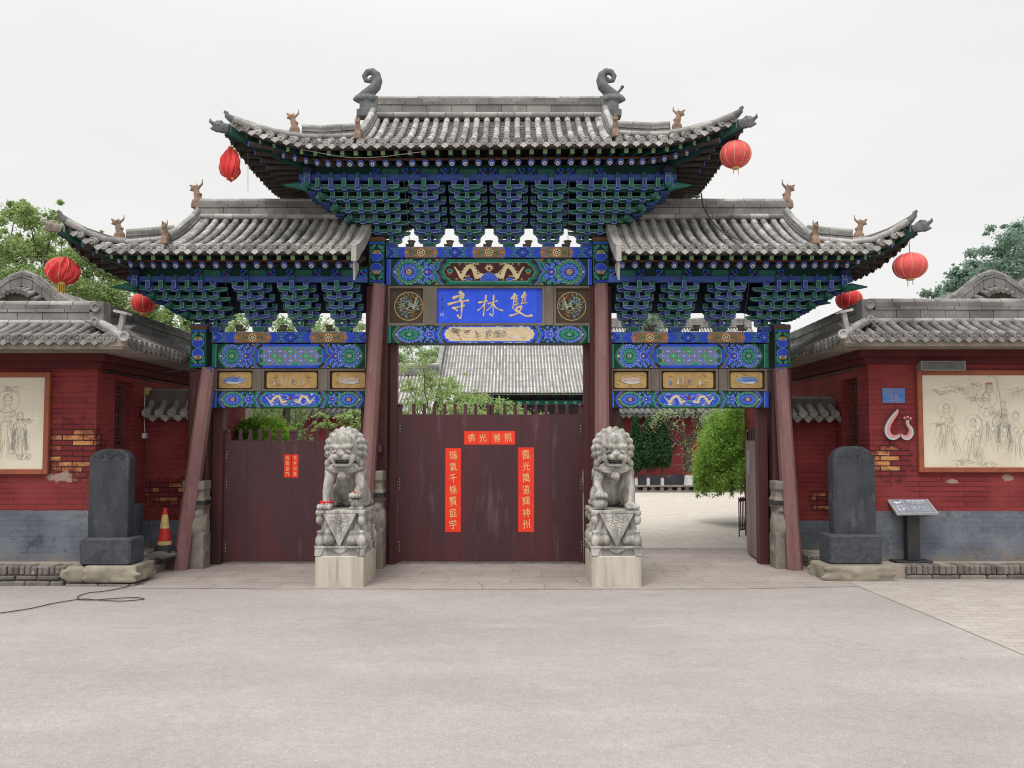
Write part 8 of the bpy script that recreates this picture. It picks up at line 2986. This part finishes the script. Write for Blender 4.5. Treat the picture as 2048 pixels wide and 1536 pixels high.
def leaf_mesh(name, clumps, n, size, m, parent, seed=0, flat=.75, aspect=.55, droop=0.0):
    """n small folded leaf faces gathered in clumps ((x,y,z), r, weight)"""
    rng = np.random.default_rng(seed)
    C = np.array([c[0] for c in clumps], float); Rr = np.array([c[1] for c in clumps], float); W = np.array([c[2] for c in clumps], float)
    idx = rng.choice(len(clumps), n, p=W / W.sum())
    d = rng.normal(size=(n, 3)); d /= np.linalg.norm(d, axis=1)[:, None]
    rad = rng.random(n) ** .5 * (1 + .7 * rng.random(n) ** 4)
    P = C[idx] + d * (rad * Rr[idx])[:, None] * np.array([1, 1, flat])
    P[:, 2] -= droop * rng.random(n) * Rr[idx]
    nr = rng.normal(size=(n, 3)) * .8 + np.array([0, 0, .7]) + d * .6
    nr /= np.linalg.norm(nr, axis=1)[:, None]
    a = np.cross(nr, rng.normal(size=(n, 3))); a /= np.linalg.norm(a, axis=1)[:, None]
    b = np.cross(nr, a)
    s = size * (.6 + .8 * rng.random(n))[:, None]
    v0 = P - a * s; v1 = P - b * s * aspect + nr * s * .12; v2 = P + a * s; v3 = P + b * s * aspect + nr * s * .12
    V = np.stack([v0, v1, v2, v3], 1).reshape(-1, 3)
    me = bpy.data.meshes.new(name)
    me.vertices.add(len(V)); me.vertices.foreach_set('co', V.astype(np.float32).ravel())
    me.loops.add(4 * n); me.loops.foreach_set('vertex_index', np.arange(4 * n, dtype=np.int32))
    me.polygons.add(n); me.polygons.foreach_set('loop_start', np.arange(0, 4 * n, 4, dtype=np.int32))
    me.polygons.foreach_set('loop_total', np.full(n, 4, dtype=np.int32))
    me.materials.append(m)
    me.update(calc_edges=True); me.validate()
    o = bpy.data.objects.new(name, me); COL.objects.link(o)
    if parent is not None: attach(o, parent)
    return o


def limb(b, p, q, r0, r1, rnd, wob=.12):
    p, q = Vector(p), Vector(q)
    L = (q - p).length
    pts = [p.lerp(q, i / 5) + Vector((rnd.uniform(-1, 1), rnd.uniform(-1, 1), rnd.uniform(-.5, .5))) * (wob * L * .25 * (0 < i < 5)) for i in range(6)]
    b.tube(pts, [r0 + (r1 - r0) * i / 5 for i in range(6)], 7)
    return pts


def tree(name, label, x, y, h, cr, ch, n, size, m, seed, trunk=.12, nclump=34, gap=.0, cat='tree', group=None, lean=0, rmin=.28, shape=0, flat=.7):
    rnd = random.Random(seed)
    th = thing(name, label, cat, (x, y, 0), group)
    clumps = []
    zc = h - ch / 2
    b = MB()
    limb(b, (x, y, -.05), (x + lean, y, h - ch * .55), trunk, trunk * .5, rnd, .1)
    for i in range(nclump):
        for _ in range(20):
            u = [rnd.uniform(-1, 1) for _ in range(3)]
            if sum(v * v for v in u) < 1: break
        k = 1.0
        if shape == 1: k = max(.25, 1 - (u[2] + 1) / 2 * .8)          # pointed
        c = Vector((x + lean + u[0] * cr * k, y + u[1] * cr * k, zc + u[2] * ch * .46))
        r = cr * rnd.uniform(rmin * .7, rmin * 1.3)
        clumps.append((tuple(c), r, r * r))
        if i % 2 == 0:
            s = Vector((x + lean * .8, y, h - ch * rnd.uniform(.5, .95)))
            limb(b, s, c, trunk * .35, .012, rnd, .3)
    b.build('trunk', [BARK], th)
    leaf_mesh('crown', clumps, n, size, m, th, seed, flat)
    return th


def tx(px_, Y): return at(px_, 885, Y).x


# big feathery trees behind the left gatehouse
def photo_tree(name, label, spots, Y, n, size, m, seed, px_trunk, trunk=.14, depth=1.2, flat=.7, cat='tree', group=None):
    """crown clumps given where the photo shows leaf masses: (px, py, r_px)"""
    rnd = random.Random(seed)
    base = Vector((tx(px_trunk, Y), Y, 0))
    th = thing(name, label, cat, base, group)
    cl = []
    b = MB()
    zs = []
    for (px_, py_, r_) in spots:
        yy = Y + rnd.uniform(-depth, depth)
        c = at(px_, py_, yy)
        r = r_ * yy / FPX
        cl.append((tuple(c), r, r * r)); zs.append(c.z)
        for k in range(7):
            v = Vector((rnd.gauss(0, 1), rnd.gauss(0, .8), rnd.gauss(0, .7))) * r * .85
            r2 = r * rnd.uniform(.16, .42)
            cl.append((tuple(c + v), r2, r2 * r2 * 1.2))
    zf = min(zs)
    top = base + Vector((0, 0, max(1.5, zf - .2)))
    limb(b, base - Vector((0, 0, .05)), top, trunk, trunk * .7, rnd, .1)
    for (c, r, w) in cl[::8]:
        limb(b, top - Vector((0, 0, rnd.uniform(0, .5))), c, trunk * .28, .010, rnd, .3)
    b.build('trunk', [BARK], th)
    leaf_mesh('crown', cl, n, size, m, th, seed, flat)
    return th


photo_tree('leafy_tree', 'tall feathery light green tree at the far left behind the gatehouse', [(20, 500, 40), (60, 440, 30), (30, 430, 24), (5, 560, 40), (75, 500, 34), (100, 470, 22), (60, 560, 42), (100, 610, 44), (30, 620, 40), (120, 540, 30), (-40, 520, 50), (-30, 600, 50), (45, 415, 16), (110, 440, 14)], 19, 40000, .037, LEAF_FRESH, 31, 55, .16)
photo_tree('leafy_tree', 'feathery green tree behind the left gatehouse roof with the slack lantern before it', [(180, 520, 34), (160, 580, 40), (220, 590, 44), (200, 640, 40), (260, 560, 34), (250, 640, 44), (150, 640, 40), (290, 630, 36), (220, 540, 24), (185, 480, 18), (140, 510, 22), (300, 590, 26)], 21, 40000, .037, LEAF_FRESH, 32, 210, .16)
photo_tree('leafy_tree', 'thin pale tree with bare twigs between the left gatehouse ridge and the left bay', [(330, 650, 28), (360, 670, 26), (380, 640, 18), (350, 620, 16), (400, 670, 22), (345, 700, 30), (385, 710, 30)], 23, 3800, .06, LEAF_PALE, 33, 360, .10)
photo_tree('leafy_tree', 'pale green tree seen through the gaps above the left bay beam', [(470, 650, 28), (520, 640, 28), (570, 655, 28), (620, 640, 28), (660, 660, 30), (700, 650, 26), (730, 690, 30), (735, 740, 26), (480, 700, 40), (600, 710, 40), (520, 800, 40), (560, 840, 40)], 26, 13000, .055, LEAF_PALE, 34, 600, .14)
photo_tree('leafy_tree', 'blue green poplar at the far right behind the gatehouse roof', [(2040, 520, 44), (2000, 540, 40), (2020, 480, 28), (1965, 565, 34), (2060, 470, 40), (1990, 590, 50), (2050, 590, 60), (2080, 540, 60), (2030, 455, 16)], 30, 26000, .058, LEAF_BLUE, 35, 2020, .2)
photo_tree('leafy_tree', 'smaller blue green tree beside the rounded gable at the right', [(1905, 575, 24), (1930, 555, 26), (1895, 600, 20), (1925, 600, 28), (1945, 530, 16), (1912, 545, 12)], 31, 7000, .07, LEAF_BLUE, 36, 1925, .14)
photo_tree('leafy_tree', 'distant pale tree showing between the brackets of the right bay', [(1290, 640, 22), (1310, 625, 18), (1275, 665, 20), (1310, 665, 20)], 40, 1500, .10, LEAF_BLUE, 37, 1295, .16)
photo_tree('leafy_tree', 'distant tree peeping out beside the rightmost post', [(1588, 685, 18), (1600, 710, 18), (1582, 720, 18), (1596, 668, 10)], 38, 1200, .10, LEAF_BLUE, 38, 1592, .14)
photo_tree('leafy_tree', 'pale distant trees left of the main hall roof', [(800, 720, 26), (830, 735, 26), (855, 710, 22), (880, 700, 18), (815, 690, 20), (870, 745, 22), (840, 760, 30)], 62, 7000, .10, LEAF_PALE, 39, 838, .3)
photo_tree('spreading_tree', 'spreading fresh green tree in the courtyard before the hall roofs', [(820, 770, 26), (860, 755, 26), (845, 725, 20), (880, 790, 30), (920, 795, 30), (960, 800, 28), (830, 805, 30), (1000, 812, 26), (900, 822, 34), (960, 832, 34), (1040, 828, 22), (805, 735, 20), (910, 772, 22), (1085, 832, 12), (815, 840, 34), (865, 830, 30), (930, 815, 26), (1020, 832, 30), (850, 780, 24)], 22, 10500, .034, LEAF_FRESH, 40, 850, .06, flat=.55)
photo_tree('spreading_tree', 'flat topped pine like tree seen over the left lion head', [(650, 850, 16), (690, 835, 16), (715, 850, 16), (670, 870, 14), (700, 870, 16), (640, 830, 10), (710, 825, 12)], 19, 2200, .04, LEAF_FRESH, 41, 700, .06, .6, .4)

# weeping branches hanging behind the left bay
th = thing('weeping_tree', 'willow branches hanging into the opening of the left bay', 'tree', (tx(575, 16), 16, 0))
rnd = random.Random(9)
cl = []
b = MB()
limb(b, (tx(575, 16), 16, 0), (tx(570, 16), 16, 3.2), .10, .06, rnd)
for i in range(26):
    px_ = rnd.uniform(455, 620) if i > 3 else rnd.uniform(500, 620)
    top = at(px_, 800, 16 + rnd.uniform(-.5, .5)); L = rnd.uniform(.25, .75) * (1.0 if px_ > 520 else .6)
    limb(b, (tx(570, 16), 16, 3.1), top + Vector((0, 0, .25)), .03, .01, rnd)
    for k in range(9): cl.append(((top.x + rnd.uniform(-.02, .02), top.y, top.z + .25 - (L + .2) * k / 8), .055, 1))
b.build('trunk', [BARK], th)
leaf_mesh('crown', cl, 5200, .032, LEAF_FRESH, th, 9, 1.3, .3)


def bush(label, pxc, pyt, pyb, rpx, Y, n, size, m, seed, weep, name='round_bush'):
    x = tx(pxc, Y)
    zt, zb = zat(pyt, Y), zat(pyb, Y)
    r = rpx * Y / FPX
    th = thing(name, label, 'bush', (x, Y, 0))
    rnd = random.Random(seed)
    cl = []
    for i in range(260):
        t = rnd.uniform(0, 2 * math.pi); u = rnd.random()
        z = zb + (zt - zb) * u
        f = (u - .0)
        rr = r * (math.sqrt(max(.01, 1 - ((u - .28) / .73) ** 2)) if u > .28 else .88 + .12 * u / .28) * rnd.uniform(.84, 1.04) * (1 + .09 * math.sin(3 * t + 5 * u) + .06 * math.sin(7 * t - 9 * u))
        k = r * rnd.uniform(.08, .17)
        cl.append(((x + rr * math.cos(t), Y + rr * math.sin(t), z), k, k * k))
        if weep > .5 and u < .3 and i % 2:
            for q in range(5): cl.append(((x + rr * 1.02 * math.cos(t), Y + rr * 1.02 * math.sin(t), z - .06 * q), .045, .0022))
    for i in range(60): cl.append(((x + rnd.uniform(-.7, .7) * r, Y + rnd.uniform(-.6, .6) * r, zb + (zt - zb) * rnd.uniform(.25, .8)), r * .35, r * r * .04))
    b = MB(); limb(b, (x, Y, 0), (x, Y, zb + (zt - zb) * .6), .07, .05, rnd, .05)
    b.build('trunk', [BARK], th)
    leaf_mesh('crown', cl, n, size, m, th, seed, 1.0 if weep else .8, .38, weep)


bush('large weeping round bush of fresh green leaves seen through the right bay', 1494, 812, 968, 98, 15.5, 46000, .032, LEAF_DEEP, 51, 1.0, 'weeping_bush')
bush('bright yellow green clipped bush rising behind the closed left door', 527, 838, 960, 76, 14.5, 14000, .034, LEAF_BRIGHT, 52, .2)

# ---- courtyard wall, planter and its trees
YP = yground(985, .004)
YW = YP + 2.6
zt = zat(832, YW)
CWM = [mat('red_courtyard_plaster', (.19, .03, .033), (.14, .026, .03), 1.2, .4, .7, .85, 30, .15), mat('slate_wall_base', (.06, .066, .08), (.035, .04, .05), 1.6, .42, .6, .85, 30, .3, c3=(.22, .21, .2), c3lo=.62, c3hi=.7, c3s=3)]
def court_wall(xa, xb, label):
    th = thing('courtyard_wall', label, 'wall', ((xa + xb) / 2, YW, 0))
    b = MB(); b.box(xa, xb, YW, YW + .4, zat(950, YW), zt, 0); b.box(xa, xb, YW - .02, YW + .42, 0, zat(950, YW) - .002, 1)
    b.build('wall', CWM, th)
    b = MB()
    b.box(xa, xb, YW - .30, YW + .7, zt, zt + .05, 1)
    k = int((xb - xa) / .2)
    for i in range(k):
        x = xa + .2 * i + .1
        b.tube([(x, YW - .42, zt + .06), (x, YW + .2, zt + .34)], .065, 8, 0)
        b.add([(x + .10 + u, YW - .43, zt + .03 + v) for u, v in heart(.09, .13)], [tuple(range(9))], 0)
    b.add([(xa, YW - .4, zt + .052), (xb, YW - .4, zt + .052), (xb, YW + .2, zt + .30), (xa, YW + .2, zt + .30)], [(0, 1, 2, 3)], 1)
    b.box(xa, xb, YW + .1, YW + .3, zt + .3, zt + .52, 0)
    b.build('coping', [TILE_D, TILE_D], th)
    return th
court_wall(-17, -4.9, 'red courtyard wall seen over the closed left door')
th = court_wall(2.9, 19, 'red courtyard wall with a lozenge moulding behind the cypresses')
b = MB()
c = at(1300, 885, YW - .02); a_ = .92
for k in range(4):
    p0 = Vector((c.x + a_ * 1.0 * math.cos(math.pi / 2 * k), YW - .03, c.z + a_ * .95 * math.sin(math.pi / 2 * k)))
    p1 = Vector((c.x + a_ * 1.0 * math.cos(math.pi / 2 * (k + 1)), YW - .03, c.z + a_ * .95 * math.sin(math.pi / 2 * (k + 1))))
    b.beam(p0, p1, .06, .15, 0, (0, 1, 0))
    b.tube([p0 + Vector((0, -.03, 0)), p1 + Vector((0, -.03, 0))], .03, 6)
b.build('lozenge_moulding', [RIDGE], th)
b = MB()
zt = zat(971, YP)
x0p, x1p = tx(1236, YP) - 8, tx(1600, YP)
b.box(x0p, x1p, YP, YP + .25, 0, zt * .28, 0); b.box(x0p, x1p, YP - .02, YP + .27, zt * .82, zt, 0); b.box(x0p, x1p, YP + .16, YP + .22, zt * .28, zt * .82, 1)
x = x0p
while x < x1p:
    b.box(x, x + .12, YP + .01, YP + .16, zt * .281, zt * .819, 0)
    b.prism([(x + .22, zt * .3), (x + .42, zt * .3), (x + .36, zt * .55), (x + .42, zt * .8), (x + .22, zt * .8), (x + .28, zt * .55)], YP + .03, YP + .15, 0)
    x += .55
o = b.build('planter_wall', [DRUM, DKCONC]); tag(o, 'low pierced brick planter wall along the courtyard', 'planter')
rnd = random.Random(77)
for i, (px_, pyt, pyb, w_, lab) in enumerate(((1238, 838, 935, 22, 'cypress half hidden behind the right lion'), (1272, 830, 935, 21, 'second cypress from the right lion'), (1296, 838, 930, 22, 'third cypress from the right lion, with a white trunk'), (1324, 832, 928, 26, 'rightmost cypress beside the lozenge moulding'))):
    Y = YP + 1.0
    x = tx(px_, Y)
    zt_, zb_ = zat(pyt, Y), zat(pyb, Y)
    w = w_ * Y / FPX
    th = thing('cypress_tree', lab, 'tree', (x, Y, 0), 'cypresses in the planter')
    cl = []
    for k in range(60):
        u = k / 59
        rr = w * (1 - u) ** .7 * (.55 + .45 * min(1, u * 5))
        for q in range(3):
            t = rnd.uniform(0, 6.28)
            cl.append(((x + rr * .65 * math.cos(t), Y + rr * .65 * math.sin(t), zb_ + (zt_ - zb_) * u), max(.06, rr * .45), max(.02, rr)))
    leaf_mesh('crown', cl, 9000, .048, LEAF_CYP, th, 60 + i, 1.5, .35)
    b = MB(); b.tube([(x, Y, 0), (x, Y, zt_ * .8)], [.05, .02], 8, 0); b.tube([(x, Y, .0), (x, Y, .42)], [.056, .056], 8, 1); b.tube([(x, Y, .42), (x, Y, .50)], [.057, .057], 8, 2)
    b.build('trunk', [BARK, WHITEP, REDP], th)
# bare tree with a painted foot
Y = YP + 1.1
x = tx(1376, Y)
th = thing('bare_tree', 'bare spreading tree with a whitewashed foot before the red wall', 'tree', (x, Y, 0))
b = MB()
b.tube([(x, Y, 0), (x + .03, Y, .52)], [.17, .15], 10, 1); b.tube([(x + .03, Y, .52), (x + .03, Y, .60)], [.152, .15], 10, 2)
def P(px_, py_): return at(px_, py_, Y + rnd.uniform(-.6, .6))
stem = [Vector((x + .03, Y, .60)), at(1376, 915, Y), at(1374, 885, Y)]
b.tube(stem, [.148, .12, .10], 9, 0)
tips = []
def branch(p, d, L, r, lev):
    q = p + d * L
    limb(b, p, q, r, r * .6, rnd, .25)
    if lev == 0: tips.append(q); return
    for k in range(rnd.choice([2, 3, 3])):
        v = (d + Vector((rnd.uniform(-.8, .8), rnd.uniform(-.6, .6), rnd.uniform(-.15, .6)))).normalized()
        branch(q, v, L * rnd.uniform(.55, .8), r * .55, lev - 1)
for (px_, py_) in ((1345, 850), (1400, 862), (1362, 840), (1398, 838), (1330, 862), (1420, 850)):
    t = P(px_, py_); s_ = stem[2] if py_ < 855 else stem[1].lerp(stem[2], .5)
    branch(s_, (t - s_).normalized(), (t - s_).length * .65, .06, 3)
b.build('trunk', [BARK, WHITEP, REDP], th)
leaf_mesh('crown', [(tuple(t), .22, 1) for t in tips[::3]] + [(tuple(at(px_, py_, Y)), .35, 3) for px_, py_ in ((1352, 850), (1412, 860), (1375, 900), (1378, 930), (1420, 840))], 1500, .045, LEAF_PALE, th, 71, 1, .4)
# bushes low on the planter at left of the cypresses
# ---- folding iron railing inside the right opening
Y = yground(1074, .004)
th = thing('iron_railing', 'short dark red iron railing standing inside the right opening', 'railing', (tx(1484, Y), Y, 0))
b = MB()
zt_ = zat(995, Y)
xs = [tx(px_, Y) for px_ in (1476, 1481, 1486, 1491, 1496)]
RAILM = mat('dark_red_railing_paint', (.10, .03, .035), (.07, .024, .028), 10, .4, .6, .5, 40, .1)
for i, x in enumerate(xs):
    b.box(x - .008, x + .008, Y + .05 * i - .008, Y + .05 * i + .008, .0 if i == 0 else .12, zt_ - (.0 if i == 0 else .05), 0)
    if i:
        b.beam((xs[i - 1], Y + .05 * (i - 1), zt_ - .0), ((xs[i - 1] + x) / 2, Y + .05 * (i - .5), zt_ - .07), .014, .014); b.beam(((xs[i - 1] + x) / 2, Y + .05 * (i - .5), zt_ - .07), (x, Y + .05 * i, zt_ - .0), .014, .014)
b.beam((xs[0], Y, .12), (xs[-1], Y + .2, .12), .014, .02); b.beam((xs[0], Y, .19), (xs[-1], Y + .2, .19), .014, .014)
b.box(xs[-1] - .01, xs[-1] + .01, Y + .19, Y + .21, 0, .12)
b.build('bars', [RAILM], th)

# ---- the halls
def hall(name, label, x0, x1, ye, yr, ze, zr, rows, m, seed, verge):
    th = thing(name, label, 'temple hall', ((x0 + x1) / 2, (ye + yr) / 2, 0))
    n = 10
    def P(x, q, dz=0): return Vector((x, ye + (yr - ye) * q, ze + (zr - ze) * (.72 * q + .28 * q * q) + dz))
    b = MB()
    k = int((x1 - x0) / rows)
    for i in range(k + 1):
        x = x0 + (x1 - x0) * i / k
        for j in range(n):
            b.tube([P(x, j / n), P(x, (j + 1) / n - .004)], [rows * .30, rows * .27], 6, 0)
    for i in range(k):
        xm_ = x0 + (x1 - x0) * (i + .5) / k; w = rows * .3
        V = []
        for q in range(n + 1): V += [P(xm_ - w, q / n, -.01), P(xm_ + w, q / n, -.01)]
        b.add(V, [(2 * q, 2 * q + 1, 2 * q + 3, 2 * q + 2) for q in range(n)], 1)
    # rear slope and underside
    V = []
    for q in range(n + 1): V += [P(x0, q / n, -.12), P(x1, q / n, -.12)]
    V += [(x0, 2 * yr - ye, ze - .1), (x1, 2 * yr - ye, ze - .1)]
    b.add(V, [(2 * q, 2 * q + 1, 2 * q + 3, 2 * q + 2) for q in range(n + 1)], 1)
    rf = b.build('roof', m, th)
    v = MB()
    v.merge(ridge_run([P(x0, q / 8, .02) for q in range(9)], .35, .3, .09, .6, False))
    v.merge(ridge_run([(P(x0 + (x1 - x0) * q / 8, 1, 0)) for q in range(9)], .55, .35, .10, .8, False))
    v.build('ridge', [RIDGE, TILE], rf)
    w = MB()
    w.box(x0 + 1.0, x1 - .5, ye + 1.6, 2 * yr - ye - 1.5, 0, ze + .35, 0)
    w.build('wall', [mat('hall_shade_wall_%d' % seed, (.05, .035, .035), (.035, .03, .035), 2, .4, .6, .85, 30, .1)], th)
    c = MB()
    for i in range(int((x1 - x0) / .9)):
        x = x0 + .6 + .9 * i
        for q in range(3):
            c.box(x - .10 - .12 * q, x + .10 + .12 * q, ye + 1.3 - .25 * q, ye + 1.55, ze - .35 + .16 * q, ze - .24 + .16 * q, q % 2)
    c.box(x0 + .6, x1 - .3, ye + 1.35, ye + 1.6, ze - .62, ze - .38, 2)
    for i in range(int((x1 - x0) / .55)):
        c.box(x0 + .8 + .55 * i, x0 + .98 + .55 * i, ye + 1.33, ye + 1.3499, ze - .58, ze - .42, 3)
    c.build('eave_brackets', [NAVY, DKGREEN, GREEN, GREENLINE], th)


HT = mat('pale_old_tile', (.50, .49, .46), (.34, .33, .315), 2.0, .35, .7, .9, 30, .2, .22, .1, .15, c3=(.62, .61, .58), c3lo=.58, c3hi=.72, c3s=6)
HP = mat('old_pan_tile', (.22, .215, .21), (.15, .145, .145), 3, .35, .7, .9, 30, .2, .1, .1, .15)
zeh = zat(785, 45)
hall('main_hall', 'large temple hall with a pale grey tile roof seen over the central door', tx(869, 45), 16, 45, 53, zeh, zat(655, 53), .195, [HT, HP], 1, True)
hall('side_hall', 'lower grey tiled hall roof left of the main hall, behind the courtyard tree', -14, tx(876, 43.5), 39, 44, zat(828, 39), zat(750, 44), .195, [HT, HP], 2, True)
